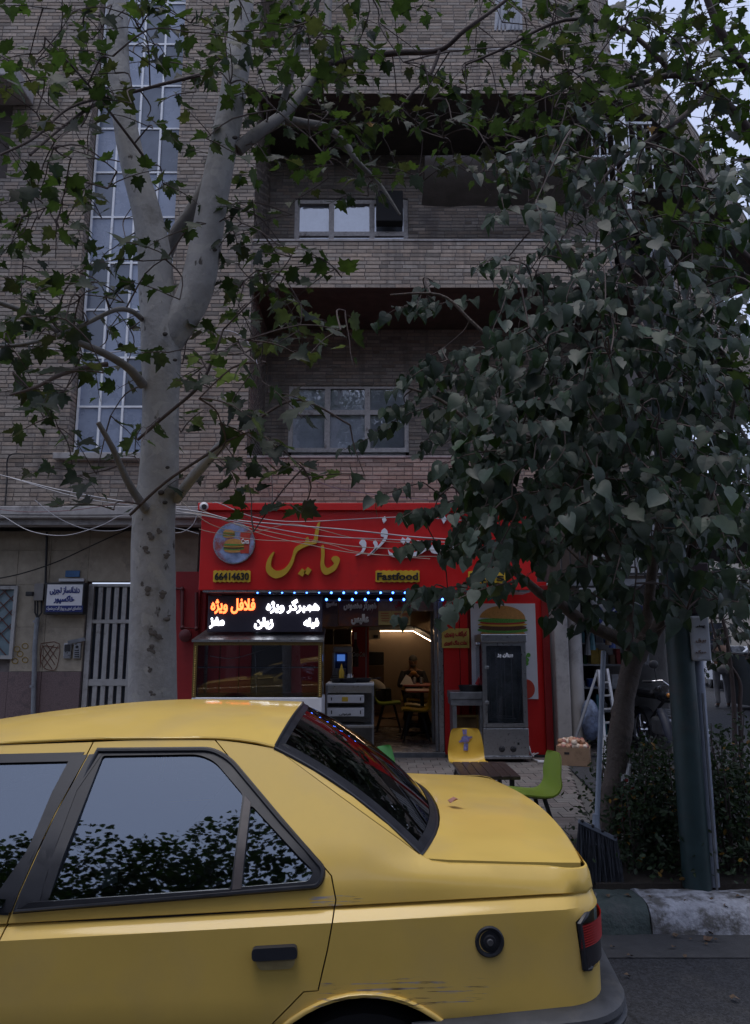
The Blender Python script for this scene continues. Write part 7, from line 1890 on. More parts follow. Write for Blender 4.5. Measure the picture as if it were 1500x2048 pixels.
# ================================================================ trees
random.seed(11)
M_bark = None
def bark(name, c1, c2, c3, sc=5., bump=.3):
    m = mat(name, c1, .8, var=.16, scale=9, bump=bump, bscale=38, dirt=c2, dscale=sc, dpos=.56)
    t = m.node_tree; L = t.links.new; b = t.nodes['Principled BSDF']; src = b.inputs['Base Color'].links[0].from_socket
    tc = nd(t, 'ShaderNodeTexCoord'); mp_ = nd(t, 'ShaderNodeMapping'); mp_.inputs['Scale'].default_value = (1, 1, .45); L(tc.outputs['Object'], mp_.inputs['Vector'])
    n = nd(t, 'ShaderNodeTexNoise'); n.inputs['Scale'].default_value = 13; n.inputs['Detail'].default_value = 5; L(mp_.outputs[0], n.inputs['Vector'])
    r = nd(t, 'ShaderNodeMapRange'); r.inputs[1].default_value = .66; r.inputs[2].default_value = .70; L(n.outputs[0], r.inputs[0])
    x = nd(t, 'ShaderNodeMix', data_type='RGBA'); L(r.outputs[0], x.inputs[0]); L(src, x.inputs[6]); x.inputs[7].default_value = (*c3, 1); L(x.outputs[2], b.inputs['Base Color'])
    n2 = nd(t, 'ShaderNodeTexNoise'); n2.inputs['Scale'].default_value = 6.5; n2.inputs['Detail'].default_value = 4; n2.inputs['Distortion'].default_value = .6; L(tc.outputs['Object'], n2.inputs['Vector'])
    r2 = nd(t, 'ShaderNodeMapRange'); r2.inputs[1].default_value = .55; r2.inputs[2].default_value = .58; r2.inputs[4].default_value = .55; L(n2.outputs[0], r2.inputs[0])
    x2 = nd(t, 'ShaderNodeMix', data_type='RGBA'); L(r2.outputs[0], x2.inputs[0]); L(x.outputs[2], x2.inputs[6]); x2.inputs[7].default_value = (c1[0] * 1.3, c1[1] * 1.28, c1[2] * 1.22, 1); L(x2.outputs[2], b.inputs['Base Color'])
    return m
M_plane = bark('plane_bark', (.31, .30, .29), (.19, .18, .165), (.07, .06, .052), 3.4, .5)
M_limb = bark('plane_limb_bark', (.15, .142, .135), (.10, .092, .085), (.06, .05, .045))
M_mulb = bark('mulberry_bark', (.085, .066, .056), (.055, .045, .04), (.13, .095, .075), 7., 1.)
M_twig = mat('twig_bark', (.075, .055, .05), .85, var=.2, scale=20)
L_plane = leafmat('plane_leaf', .42, .55, .3)
L_mulb = leafmat('mulberry_leaf', .26, .5, .35)
def limb(px, y, w, k=5):          # limb through columns/rows at distances y, w = width in pixels there
    n = len(px); y = y if isinstance(y, list) else [y] * n
    P_ = [(*W(u, v, yy), ww * yy / F / 2) for (u, v), yy, ww in zip(px, y, w)]
    s_ = smooth_path(P_, k); return [Vector(p[:3]) for p in s_], [float(p[3]) for p in s_]
def leaf_shape(kind):
    if kind == 'plane':           # palmate leaf with toothed lobes; stalk at origin, tip along +y
        half = [(0, .02), (.16, -.10), (.40, -.07), (.30, .05), (.52, .16), (.47, .24), (.62, .42), (.40, .40), (.33, .46), (.30, .66), (.17, .58), (.14, .74), (0, 1.0)]
    elif random.random() < .3:    # lobed leaf
        half = [(0, .0), (.16, -.09), (.33, -.02), (.40, .16), (.36, .30), (.30, .36), (.42, .50), (.34, .66), (.16, .82), (.07, .93), (0, 1.05)]
    elif random.random() < .4:    # narrower leaf
        half = [(0, .02), (.12, -.05), (.25, .0), (.33, .16), (.33, .34), (.27, .55), (.17, .78), (.06, .95), (0, 1.08)]
    else:                         # heart shaped leaf
        half = [(0, .0), (.14, -.10), (.32, -.06), (.43, .12), (.44, .30), (.36, .52), (.22, .75), (.08, .93), (0, 1.04)]
    return half
def leaf_geo(mb, kind, base, d, nrm, size, tint, lobes=None):
    d = d.normalized(); nrm = (nrm - d * nrm.dot(d)).normalized(); x = d.cross(nrm)
    half = leaf_shape(kind) if lobes is None else lobes
    fold = random.uniform(-.05, .6); curl = random.uniform(-.2, .55); tw = random.uniform(-.35, .35)
    n = len(half)
    def pt(px_, py, s):
        z = abs(px_) * fold - curl * py * py + s * px_ * tw * py
        return base + (x * (px_ * s) + d * py + nrm * z) * size
    V = [pt(0, p, 1) for p in (.02, .33, .66)] ; tip = None
    vs = [base + (d * q - nrm * (curl * q * q)) * size for q in (0, .3, .6, half[-1][1])]
    R_ = [pt(px_, py, 1) for px_, py in half[1:-1]]; L_ = [pt(px_, py, -1) for px_, py in half[1:-1]]
    m = len(R_); vs += R_ + L_; fs = []
    mid = lambda q: 0 if q < .1 else (1 if q < .42 else 2)
    for o_, fl in ((4, 0), (4 + m, 1)):
        prev = 0
        for i in range(m):
            c = mid(half[1 + i][1]); 
            if i == 0: f = (0, o_ + i, o_ + i + 1) if m > 1 else None
            if i + 1 < m:
                c = mid((half[1 + i][1] + half[2 + i][1]) / 2)
                if c != prev and c > prev:
                    for q in range(prev, c): fs.append((q, o_ + i, q + 1) if not fl else (q, q + 1, o_ + i))
                    prev = c
                fs.append((prev, o_ + i, o_ + i + 1) if not fl else (prev, o_ + i + 1, o_ + i))
        for q in range(prev, 3): fs.append((q, o_ + m - 1, q + 1) if not fl else (q, q + 1, o_ + m - 1))
    mb.add(vs, fs, 0, tint)
class Tree:
    def __init__(s, root, kind, limbs): s.root = root; s.kind = kind; s.leaves = []; s.tw = MB(); s.sk = [p for l in limbs for p in l[0]]
    def near(s, p): return min(s.sk, key=lambda q: (q - p).length_squared + max(0, q.z - p.z) * .0)
    def shoot(s, a, d, ln, n, size, droop, cols, connect=True, pet=.5):
        a = Vector(a)
        if connect:
            q = s.near(a); 
            if (q - a).length < 2.0:
                mid = q.lerp(a, .5) + Vector((random.uniform(-.06, .06), random.uniform(-.06, .06), random.uniform(.0, .1)))
                s.tw.tube([Vector(p) for p in smooth_path([tuple(q), tuple(mid), tuple(a)], 3)], [.0065, .006, .0055, .005, .0045, .004, .004], 5, cap=False); s.sk.append(mid)
        pts = [a]; dd = Vector(d).normalized()
        for i in range(5):
            dd = (dd + Vector((random.uniform(-.18, .18), random.uniform(-.18, .18), -droop * .22 + random.uniform(-.08, .08)))).normalized(); pts.append(pts[-1] + dd * ln / 5)
        s.tw.tube(pts, [.005, .0045, .004, .0034, .0028, .002], 4, cap=False); s.sk.append(pts[0])
        for i in range(n):
            k = (i + random.uniform(.1, .9)) / n * 5; j = min(4, int(k)); p = pts[j].lerp(pts[j + 1], k - j)
            ax = (pts[j + 1] - pts[j]).normalized(); side = ax.cross(Vector((0, 0, 1))); 
            if side.length < .05: side = Vector((1, 0, 0))
            side = side.normalized() * (1 if i % 2 else -1)
            pd = (side + ax * .5 + Vector((random.uniform(-.4, .4), random.uniform(-.4, .4), random.uniform(-.2, .3)))).normalized()
            b = p + pd * size * pet * random.uniform(.4, 1)
            s.tw.tube([p, p.lerp(b, .5) + Vector((0, 0, .01)), b], .0016, 3, cap=False)
            if s.kind == 'plane': ld_ = (pd + Vector((random.uniform(-.5, .5), random.uniform(-.6, .3), random.uniform(-.9, .15)))).normalized(); nr = Vector((random.uniform(-.6, .6), random.uniform(-.8, .4), random.uniform(.3, 1)))
            else: ld_ = (pd * .45 + Vector((random.uniform(-.35, .35), random.uniform(-.55, .05), random.uniform(-1.3, -.55)))).normalized(); nr = Vector((random.uniform(-.6, .6), random.uniform(-1, -.2), random.uniform(.2, .9)))
            c = random.choice(cols); v = random.uniform(.6, 1.4)
            s.leaves.append((b, ld_, nr, size * random.choice([random.uniform(.45, .9), random.uniform(.8, 1.15), random.uniform(.9, 1.35)]), tuple(q * v for q in c)))
    def finish(s, lm, nmax=300, name='leaf'):
        def key(l):
            q = onscreen(l[0]); 
            return 0 if q is None or not (0 < q[0] < 1500 and 0 < q[1] < 2048) else -l[3] / max(.5, (l[0] - EYE).length)
        s.leaves.sort(key=key); rest_ = MB()
        for i, l in enumerate(s.leaves):
            if i < nmax and key(l) < 0:
                mb = MB(); leaf_geo(mb, s.kind, *l); mb.build(name, lm, s.root, fix=False, smooth=70)
            else: leaf_geo(rest_, s.kind, *l)
        if rest_.f: rest_.build('foliage', lm, s.root, fix=False, kind='stuff')
        s.tw.build('twigs', M_twig, s.root, fix=False, kind='stuff')
# ---------------------------------------------------------------- plane tree (left)
YT = 5.25
base = WZ(302, 1700, GZ)
bt0 = W(305, 1405, YT); 
plane = thing('plane_tree', 'pale barked plane tree forking in two behind the taxi roof', 'tree', (bt0.x, YT, GZ))
T1 = limb([(304, 1790), (305, 1600), (305, 1405), (306, 1200), (308, 1030), (318, 950), (322, 800), (322, 700), (318, 600)], YT, [118, 104, 94, 88, 84, 79, 74, 82, 74])
LL = limb([(318, 660), (312, 560), (308, 500), (292, 420), (275, 360), (258, 290), (245, 210), (236, 110), (236, 0), (236, -120), (230, -300)], YT, [76, 74, 70, 62, 58, 54, 50, 48, 46, 44, 40])
LR = limb([(335, 690), (362, 640), (388, 590), (404, 530), (416, 460), (430, 380), (446, 300), (464, 200), (478, 100), (484, 0), (492, -140), (500, -320)], YT, [60, 68, 72, 70, 66, 62, 60, 58, 56, 54, 50, 44])
tr_ = MB(); tr_.tube(*T1, 20, jit=.012); tr_.tube(*LL, 18, jit=.012); tr_.tube(*LR, 18, jit=.012)
bm_ = None
tk = tr_.build('trunk', M_plane, plane, smooth=70)
m = MB()
for (u, v) in ((430, 500), (378, 598), (310, 590), (330, 668), (350, 720), (335, 935), (322, 985), (430, 180), (245, 165), (470, 275), (290, 1095), (330, 1005), (430, 1010)):
    if v > 1000 and u > 400: continue
    p = W(u, v, YT - .13 * (1 if v > 600 else .75)); m.sphere(p, random.uniform(.012, .024), 0, 8, 6, (1.1, .4, .8))
m.build('knots', mat('knot_dark', (.05, .042, .038), .9), tk, smooth=60, kind='stuff')
m = MB()
random.seed(31)
for (u, v, w_, h_) in ((290, 1095, 12, 16), (332, 1112, 6, 8), (292, 1176, 9, 12), (306, 1258, 6, 14), (318, 1276, 9, 6), (304, 1300, 10, 7), (298, 1340, 12, 6), (304, 1386, 10, 9), (276, 1290, 4, 10), (286, 1224, 4, 6), (326, 1190, 3, 10), (318, 1060, 5, 6), (280, 1140, 4, 8), (335, 1240, 4, 9), (275, 1350, 5, 7), (300, 1070, 4, 5)):
    for q in range(6):
        uu, vv = u + random.gauss(0, w_ * .45), v + random.gauss(0, h_ * .45); du = (uu - 305) / 46
        if abs(du) > .9: continue
        p = W(uu, vv, YT - .158 * math.sqrt(1 - du * du)); m.sphere(p, random.uniform(.008, .02), 0, 6, 4, (1.3, .22, random.uniform(.5, 1.2)))
m.build('bark_scars', mat('bark_scar', (.11, .095, .085), .9, var=.3, scale=30), tk, kind='stuff')
limbs = [T1, LL, LR]
def branch(name, px, y, w, m_, root, lst):
    l = limb(px, y, w); lst.append(l); MB().tube(*l, 10, jit=.03).build(name, m_, root, smooth=70)
branch('branch', [(330, 520), (350, 470), (382, 425), (404, 385), (425, 330)], 5.5, [26, 28, 30, 28, 18], M_limb, plane, limbs)
branch('branch', [(475, 300), (520, 262), (570, 225), (625, 158), (652, 120), (655, 40), (660, -60)], [5.25, 5.3, 5.5, 5.7, 5.8, 5.9, 6], [30, 27, 24, 21, 20, 18, 15], M_limb, plane, limbs)
branch('branch', [(570, 240), (610, 248), (650, 255), (690, 285), (712, 320), (760, 370), (800, 430)], [5.5, 5.55, 5.6, 5.6, 5.6, 5.7, 5.7], [22, 22, 20, 16, 12, 9, 5], M_limb, plane, limbs)
branch('branch', [(650, 130), (720, 115), (800, 105), (880, 100), (930, 60), (1000, 10), (1060, -40)], [5.8, 5.8, 5.8, 5.7, 5.6, 5.6, 5.6], [18, 16, 14, 11, 10, 8, 6], M_twig, plane, limbs)
branch('branch', [(880, 100), (860, 150), (830, 180), (800, 215)], 5.7, [9, 8, 6, 4], M_twig, plane, limbs)
branch('branch', [(286, 770), (255, 735), (205, 705), (150, 682), (95, 650), (40, 620), (-20, 600)], [5.15, 5.0, 4.9, 4.8, 4.7, 4.6, 4.5], [22, 18, 16, 14, 12, 12, 10], M_limb, plane, limbs)
branch('branch', [(215, 728), (170, 735), (120, 750), (70, 775), (20, 790)], [4.9, 4.8, 4.7, 4.6, 4.5], [10, 10, 9, 7, 5], M_twig, plane, limbs)
branch('branch', [(284, 638), (262, 622), (230, 620), (170, 648), (110, 672), (40, 690), (-30, 692)], [5.15, 5.0, 4.9, 4.8, 4.7, 4.6, 4.6], [12, 11, 10, 9, 8, 8, 7], M_limb, plane, limbs)
branch('branch', [(292, 1020), (262, 975), (240, 930), (222, 890), (196, 845)], [5.1, 5.0, 4.9, 4.8, 4.7], [20, 16, 14, 12, 10], M_limb, plane, limbs)
branch('branch', [(352, 1000), (385, 955), (420, 915), (448, 885), (470, 868)], [5.25, 5.1, 5.0, 4.9, 4.8], [20, 22, 22, 20, 16], M_plane, plane, limbs)
branch('branch', [(275, 880), (330, 832), (400, 770), (430, 705), (446, 660)], [4.95, 4.9, 4.85, 4.8, 4.8], [6, 7, 7, 6, 4], M_twig, plane, limbs)
branch('branch', [(260, 1030), (330, 965), (420, 905), (520, 835), (600, 800), (700, 850)], [5, 4.9, 4.8, 4.8, 4.8, 4.8], [6, 6, 6, 6, 5, 4], M_twig, plane, limbs)
branch('branch', [(60, 310), (130, 250), (200, 205), (300, 175), (400, 150)], [4.6, 4.8, 5, 5.1, 5.2], [6, 6, 7, 7, 8], M_twig, plane, limbs)
branch('branch', [(0, 310), (70, 275), (140, 215), (230, 190)], [4.5, 4.6, 4.8, 5.2], [5, 6, 6, 7], M_twig, plane, limbs)
branch('branch', [(90, 75), (160, 150), (240, 250), (300, 330)], [4.6, 4.7, 4.9, 5.1], [4, 5, 6, 6], M_twig, plane, limbs)
branch('branch', [(560, 225), (600, 60), (560, -60)], [5.5, 5.3, 5.2], [16, 12, 8], M_limb, plane, limbs)
tpl = Tree(plane, 'plane', limbs); TPL0 = [tpl]
PC = [(.022, .033, .019), (.026, .038, .023), (.030, .045, .022), (.021, .030, .023), (.036, .043, .034), (.042, .058, .028), (.038, .038, .028)]
PCd = [(.085, .092, .078), (.07, .08, .066)]         # dusty upper leaves
MAPA = """24665567853100334567
44554557853100235666
33522435852210345666
11322235755322345435
32222232357422223335
44322132112000011123
54432132000000000013
45442255300000000002
45433256400000000012
55322246210000000000
35222134110000000000
11232244210000000000
01322243100000000000
00110021000000000000""".replace(' ', '').split('\n')
def fillmap(tree, MAP, ysel, per, size, ln, droop, cols, dirf, k=1.):
    for r, row in enumerate(MAP):
        for c, ch in enumerate(row):
            n = float(ch) * k
            while n > 0:
                if n < 1 and random.random() > n: break
                u = 75 * (c + random.random()); v = 75 * (r + random.random()); y = ysel(u, v)
                a = W(u, v, y); 
                if tree is TPL0[0] and 560 < u < 830 and 740 < v < 940 and random.random() < .7: n -= per * .62; continue
                d = dirf(u, v)
                cc = cols(u, v) if callable(cols) else cols
                a = a - Vector(d).normalized() * ln * .5 + Vector((0, 0, ln * droop * .42))
                tree.shoot(a, d, ln * random.uniform(.7, 1.2), per, size, droop, cc)
                n -= per * .62
def ypl(u, v):
    if u > 1150: return random.uniform(4.2, 6.5)
    if v > 700 and u > 400: return random.uniform(4.0, 5.0)
    if u < 200 : return random.uniform(4.2, 6.0)
    return random.uniform(4.4, 6.6)
def dpl(u, v): return (random.uniform(-1, 1) + (u - 500) / 900, random.uniform(-1, .6), random.uniform(-.4, .5))
right_part = [r[:16] + '0000' for r in MAPA]
fillmap(tpl, right_part, ypl, 5, .118, .40, .5, lambda u, v: PC + (PCd * 2 if v > 600 and u > 330 else []), dpl, 1.4)
# yellow autumn leaves here and there
for (u, v) in ((745, 248), (1300, 255)):
    tpl.leaves.append((W(u, v, 5), Vector((random.uniform(-.5, .5), -.3, -.8)), Vector((.2, -1, .4)), .07, (.25, .13, .03)))
tpl.finish(L_plane)
# ---------------------------------------------------------------- neighbour plane tree whose limbs enter at the upper right
pl2 = thing('plane_tree', 'dark leafed plane tree reaching in against the sky at the upper right', 'tree', (4.6, 6.2, GZ))
l2 = []
l_ = limb([(1630, 1800), (1640, 1300), (1620, 900), (1600, 500), (1570, 200), (1540, -100), (1500, -400)], 6.2, [90, 80, 76, 72, 66, 60, 50]); l2.append(l_)
MB().tube(*l_, 16, jit=.012).build('trunk', M_plane, pl2, smooth=70)
branch('branch', [(1600, 420), (1540, 330), (1480, 240), (1420, 180), (1350, 150), (1250, 175), (1150, 185)], [6.2, 6, 5.8, 5.7, 5.6, 5.6, 5.6], [30, 26, 22, 18, 14, 10, 6], M_twig, pl2, l2)
branch('branch', [(1580, 250), (1500, 150), (1440, 60), (1400, -40)], [6.2, 6, 5.8, 5.7], [26, 22, 18, 12], M_twig, pl2, l2)
branch('branch', [(1420, 180), (1370, 230), (1300, 280), (1230, 330), (1180, 400)], [5.7, 5.6, 5.5, 5.4, 5.4], [14, 12, 10, 8, 5], M_twig, pl2, l2)
branch('branch', [(1610, 650), (1540, 560), (1480, 500), (1420, 440)], [6.2, 6.1, 6, 6], [24, 18, 14, 8], M_twig, pl2, l2)
branch('branch', [(1350, 150), (1250, 60), (1130, 40), (1000, 100), (930, 130)], [5.6, 5.6, 5.6, 5.6, 5.6], [12, 10, 8, 6, 4], M_twig, pl2, l2)
tp2 = Tree(pl2, 'plane', l2)
MAPB2 = ["0" * 12 + "1222" + "5467", "0" * 12 + "2234" + "5778", "0" * 12 + "1345" + "5678", "0" * 12 + "1244" + "4446", "0" * 12 + "1233" + "3347", "0" * 14 + "12" + "2335", "0" * 14 + "01" + "1246", "0" * 16 + "1236", "0" * 16 + "0135", "0" * 17 + "024", "0" * 17 + "014", "0" * 17 + "003"]
fillmap(tp2, MAPB2, lambda u, v: random.uniform(4.8, 7.2), 5, .118, .42, .5, PC, dpl, 2.3)
tp2.finish(L_plane)
# ---------------------------------------------------------------- mulberry (right)
YM = 5.35
mb0 = WZ(1215, 1728, GZ)
mulb = thing('mulberry_tree', 'mulberry tree with heart shaped dusty leaves over the sign and grey conduit', 'tree', (mb0.x, YM, GZ))
lm_ = []
l_ = limb([(1212, 1770), (1214, 1680), (1222, 1600), (1235, 1520), (1243, 1450), (1250, 1390), (1264, 1330), (1278, 1290), (1286, 1262)], YM, [54, 45, 41, 40, 46, 37, 40, 48, 42]); lm_.append(l_)
MB().tube(*l_, 16, jit=.09).build('trunk', M_mulb, mulb, smooth=70)
branch('branch', [(1285, 1300), (1240, 1278), (1195, 1258), (1155, 1235), (1120, 1208), (1085, 1190), (1050, 1160), (1000, 1120), (950, 1060)], [5.35, 5.2, 5.1, 5.05, 5.0, 4.95, 4.9, 4.9, 4.9], [34, 28, 25, 24, 22, 20, 15, 11, 7], M_mulb, mulb, lm_)
branch('branch', [(1275, 1285), (1262, 1240), (1248, 1200), (1230, 1150), (1215, 1100), (1180, 1000), (1140, 880), (1100, 760)], [5.35, 5.35, 5.3, 5.2, 5.1, 4.9, 4.7, 4.6], [32, 27, 24, 20, 18, 15, 12, 8], M_mulb, mulb, lm_)
branch('branch', [(1290, 1280), (1296, 1230), (1300, 1180), (1310, 1100), (1330, 980), (1330, 840), (1310, 700), (1290, 560)], [5.35, 5.35, 5.3, 5.2, 5.1, 5.0, 4.9, 4.8], [26, 24, 22, 20, 18, 15, 12, 8], M_mulb, mulb, lm_)
branch('branch', [(1296, 1285), (1330, 1230), (1352, 1180), (1370, 1130), (1400, 1050), (1440, 930), (1470, 800)], [5.35, 5.2, 5.1, 5.0, 4.7, 4.4, 4.2], [26, 24, 22, 20, 16, 12, 8], M_mulb, mulb, lm_)
branch('branch', [(1215, 1100), (1150, 1010), (1060, 920), (960, 860), (880, 800), (800, 770)], [5.1, 5, 5, 5, 5, 5], [14, 12, 10, 9, 7, 5], M_mulb, mulb, lm_)
branch('branch', [(1140, 880), (1060, 780), (1000, 700), (940, 640), (880, 590), (780, 590)], [4.7, 4.7, 4.7, 4.7, 4.7, 4.7], [11, 9, 8, 7, 6, 4], M_mulb, mulb, lm_)
branch('branch', [(1330, 840), (1250, 700), (1180, 600), (1120, 500), (1080, 420)], [5, 4.9, 4.8, 4.8, 4.8], [12, 10, 9, 7, 5], M_mulb, mulb, lm_)
tm = Tree(mulb, 'heart', lm_)
Z = '0'
MAPM = ['00000000000000000000', '00000000000000000000', '00000000000000000000', '00000000000000111100', '00000000000001122222', '00000000000002332242', '00000000000000231342', '00000000000112343443', '00000000002113677765', '00000000000135778886', '00000000002589999997', '00000000002599999998', '00000000000399999998', '00000000001499999998', '00000000000277799888', '00000000000142333445', '00000000000110112234', '00000000000000000000']
MC = [(.035, .055, .040), (.030, .048, .036), (.043, .064, .050), (.023, .039, .025), (.029, .052, .028), (.055, .074, .062)]
def ymu(u, v):
    if u < 950: return random.uniform(4.6, 5.6)
    return random.choice([random.uniform(3.6, 4.6), random.uniform(4.4, 6.2)])
def dmu(u, v): return ((u - 1270) / 420 + random.uniform(-.8, .8), random.uniform(-1.2, .4), random.uniform(-.6, .2))
fillmap(tm, MAPM, ymu, 9, .092, .42, .45, MC, dmu, 3.8)
tm.finish(L_mulb)
# ---------------------------------------------------------------- hedge and small plants in the planting strip
M_hl = leafmat('hedge_leaf', .25, .5, .3)
soil = tag(MB().box(1.35, 8, 4.9, 5.95, GZ - .03, GZ + .012).build('planting_bed', mat('dark_soil', (.045, .036, .03), .95, var=.3, scale=15, bump=.6, bscale=60)), kind='structure')
def shrub(label, cx_, cy_, rx, ry, h, n, spikes=6):
    t = thing('hedge_shrub', label, 'shrub', (cx_, cy_, GZ), 0, 'low hedge shrubs by the kerb')
    mb = MB(); st_ = MB()
    for i in range(spikes):
        a = random.uniform(0, 6.28); rr = random.random() ** .5
        bx, by = cx_ + rx * rr * math.cos(a), cy_ + ry * rr * math.sin(a); hh = h * random.uniform(.75, 1.25)
        st_.tube([(cx_ + (bx - cx_) * .4, cy_ + (by - cy_) * .4, GZ), (bx, by, GZ + hh * .6), (bx + random.uniform(-.06, .06), by, GZ + hh)], [.009, .006, .003], 4)
        for k in range(n // spikes):
            z = hh * random.uniform(.08, 1.0) ; sp_ = .13 * (1.15 - z / hh) + .03
            p = Vector((bx + random.gauss(0, sp_), by + random.gauss(0, sp_), GZ + z + random.uniform(-.02, .02)))
            d = Vector((random.uniform(-1, 1), random.uniform(-1, .6), random.uniform(-.3, .9))); v = random.uniform(.6, 1.3)
            c = (.03, .05, .025) if random.random() > .035 else (.2, .11, .02)
            leaf_geo(mb, 'heart', p, d, Vector((random.uniform(-1, 1), random.uniform(-1, .3), random.uniform(.2, 1))), random.uniform(.028, .045), tuple(q * v for q in c), [(0, 0), (.2, .2), (.27, .5), (.15, .85), (0, 1)])
    mb.build('foliage', M_hl, t, fix=False, kind='stuff'); st_.build('stems', M_twig, t, kind='stuff')
for i, (u, y, rx, ry, h, n, lab) in enumerate(((1262, 5.2, .18, .25, .48, 1500, 'dense dark hedge shrub right beside the mulberry trunk'), (1318, 5.25, .2, .28, .66, 1700, 'hedge shrub with yellow leaves between trunk and green pole'), (1372, 5.45, .2, .25, .62, 1100, 'hedge shrub right behind the green pole'), (1456, 5.15, .16, .3, .78, 1600, 'tall dark hedge shrub right of the grey conduit'), (1504, 5.25, .2, .3, .82, 1600, 'hedge shrub at the right edge above the white kerb'), (1560, 5.1, .25, .3, .8, 900, 'hedge shrub just beyond the right edge'), (1290, 5.6, .3, .15, .72, 900, 'thin hedge shrub behind the red and white stakes'), (1222, 5.95, .06, .1, .6, 350, 'thin hedge shrub left of the mulberry trunk'))):
    p = W(u, 1600, y); shrub(lab, p.x, y, rx, ry, h, n, 10)
# thin tree at the right edge
tt_ = thing('young_tree', 'thin twin stemmed young tree at the right edge of the side street', 'tree', (3.6, 6.8, GZ))
lt_ = []
branch('stem', [(1470, 1560), (1468, 1420), (1462, 1340), (1448, 1250), (1420, 1150)], 7, [9, 9, 8, 6, 4], M_twig, tt_, lt_)
branch('stem', [(1484, 1560), (1480, 1420), (1478, 1360), (1440, 1300), (1420, 1230)], 7, [8, 8, 7, 5, 3], M_twig, tt_, lt_)
t3_ = Tree(tt_, 'heart', lt_)
for i in range(26):
    u, v = random.uniform(1415, 1500), random.uniform(1130, 1330); t3_.shoot(W(u, v, random.uniform(6.5, 7.5)), (random.uniform(-1, 1), -.3, random.uniform(-.5, .4)), .4, 7, .07, .4, PC)
t3_.finish(L_mulb, 120)
# trees up the side street
def bg_tree(label, x, y, h, r, n, leafsz, cols):
    t = thing('street_tree', label, 'tree', (x, y, GZ), 0, 'trees up the side street')
    tr = MB(); tr.tube([(x, y, GZ), (x + .1, y, h * .35), (x, y, h * .7)], [.16, .12, .06], 10); tr.build('trunk', M_limb, t, smooth=60)
    mb = MB(); br_ = MB(); cl = []
    for k in range(9):
        a = k * 2.4; e = Vector((x + r * .75 * math.cos(a) * random.uniform(.6, 1), y + r * .75 * math.sin(a), h * random.uniform(.5, .95))); cl.append(e)
        br_.tube([(x, y, h * random.uniform(.3, .6)), tuple(e.lerp(Vector((x, y, h * .6)), .4)), tuple(e)], [.05, .035, .015], 6)
    br_.build('limbs', M_limb, t, kind='stuff')
    for i in range(n):
        e = random.choice(cl); p = e + Vector((random.gauss(0, r * .26), random.gauss(0, r * .26), random.gauss(0, r * .22)))
        v = random.uniform(.6, 1.35); c = random.choice(cols)
        leaf_geo(mb, 'heart', p, Vector((random.uniform(-1, 1), random.uniform(-1, 1), random.uniform(-1, .3))), Vector((random.uniform(-1, 1), random.uniform(-1, 1), 1)), leafsz * random.uniform(.7, 1.3), tuple(q * v for q in c), [(0, 0), (.3, .3), (.25, .7), (0, 1)])
    mb.build('foliage', L_plane, t, fix=False, kind='stuff')
bg_tree('leafy street tree beyond the corner behind the mulberry', 7.6, 13.5, 7.5, 2.3, 2600, .14, PC)
bg_tree('tall street tree at the right edge far up the side street', 12.5, 19, 9.5, 3.2, 3000, .18, PC)
bg_tree('street tree in front of the pale far house', 13.5, 26, 8, 2.8, 1800, .2, PC)
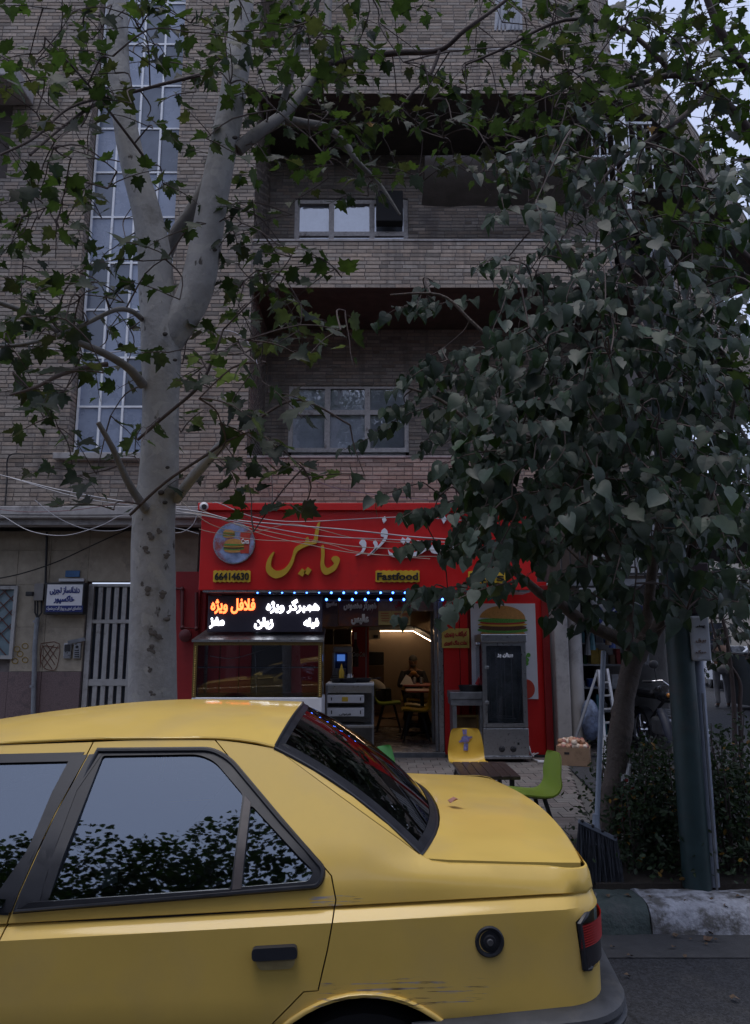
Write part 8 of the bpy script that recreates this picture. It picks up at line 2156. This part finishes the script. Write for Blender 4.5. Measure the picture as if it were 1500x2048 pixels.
# trees on the near side of the road behind the viewer: they stand in the taxi window reflection
def back_tree(label, x, y, h, r, n):
    t = thing('roadside_tree', label, 'tree', (x, y, 0), 0, 'trees across the road mirrored in the taxi windows')
    MB().tube([(x, y, 0), (x, y, h * .6)], [.2, .1], 8).build('trunk', M_limb, t)
    mb = MB()
    for i in range(n):
        a = random.uniform(0, 6.28); b_ = random.random() ** .4; el = random.uniform(-.8, 1)
        p = Vector((x + r * b_ * math.cos(a) * math.sqrt(1 - min(1, el * el) * .8), y + r * .7 * b_ * math.sin(a), h * .66 + r * .72 * el * b_ + random.gauss(0, .12)))
        leaf_geo(mb, 'heart', p, Vector((random.uniform(-1, 1), random.uniform(-1, 1), random.uniform(-1, .6))), Vector((random.uniform(-1, 1), random.uniform(-1, 1), 1)), random.uniform(.10, .22), random.choice(PC), [(0, 0), (.35, .3), (.3, .7), (0, 1)])
    mb.build('foliage', L_plane, t, fix=False, kind='stuff')
random.seed(3)
BT = [(-9.5, 14.6, 4.2), (-5.2, 15.2, 4.2), (-1.0, 17.0, 4.6), (3.6, 15.0, 3.8), (8.0, 13.6, 3.8), (-14, 14, 4.4), (13, 13, 4.4)]
for i, (x, h, r) in enumerate(BT): back_tree('broad dark roadside tree across the road, %s' % ['second from the left', 'third from the left', 'the tallest one', 'just right of the tallest', 'second from the right', 'leftmost of the row', 'rightmost of the row'][i], x, -8.5, h, r, 11000)
# leaves lying in the gutter
random.seed(9)
for i, (u, v) in enumerate(((1425, 1868), (1385, 1852), (1448, 1857), (1412, 1882), (1212, 1852), (1455, 1815))):
    p = WZ(u, v, .012)
    dry_leaf('fallen_leaf', ('largest dry brown leaf in the gutter below the white kerb', 'small brown leaf against the foot of the white kerb', 'crumpled leaf right of the largest gutter leaf', 'flat leaf on the road just in front of the gutter leaf', 'lone leaf in the gutter by the taxi tail', 'brown leaf lying high on the white kerb')[i], p if i < 5 else WZ(u, v, .13), random.uniform(.6, 1.1), (.14, .085, .055), random.uniform(0, 6))

for k in range(16):
    u, v = random.uniform(1200, 1500), random.choice([random.uniform(1872, 1910), random.uniform(1790, 1830), random.uniform(1900, 2040)])
    z = .012 if v > 1860 else .155
    p = WZ(u, v, z)
    if z > .1 and not 4.6 < p.y < 4.9: p = WZ(u, 1795, z)
    dry_leaf('fallen_leaf', 'small brown fallen leaf on the kerb and gutter right of the taxi', p, random.uniform(.4, .8), (.12, .08, .05), random.uniform(0, 6))['group'] = 'small fallen leaves along the kerb'
gwl = thing('reflection_block_wall', 'long dark unseen wall added across the road to hide low sky in the taxi window reflections', 'wall', (0, -12.5, 0))  # added out of view: keeps bright low sky out of the side glass reflection
MB().box(-40, 40, -12.8, -12.5, 0, 6.4).build('wall_body', mat('dark_wall', (.05, .05, .055), .9, var=.3, scale=2), gwl)
MB().box(-40, 40, -12.85, -12.45, 6.402, 6.55).build('coping', M_conc, gwl)
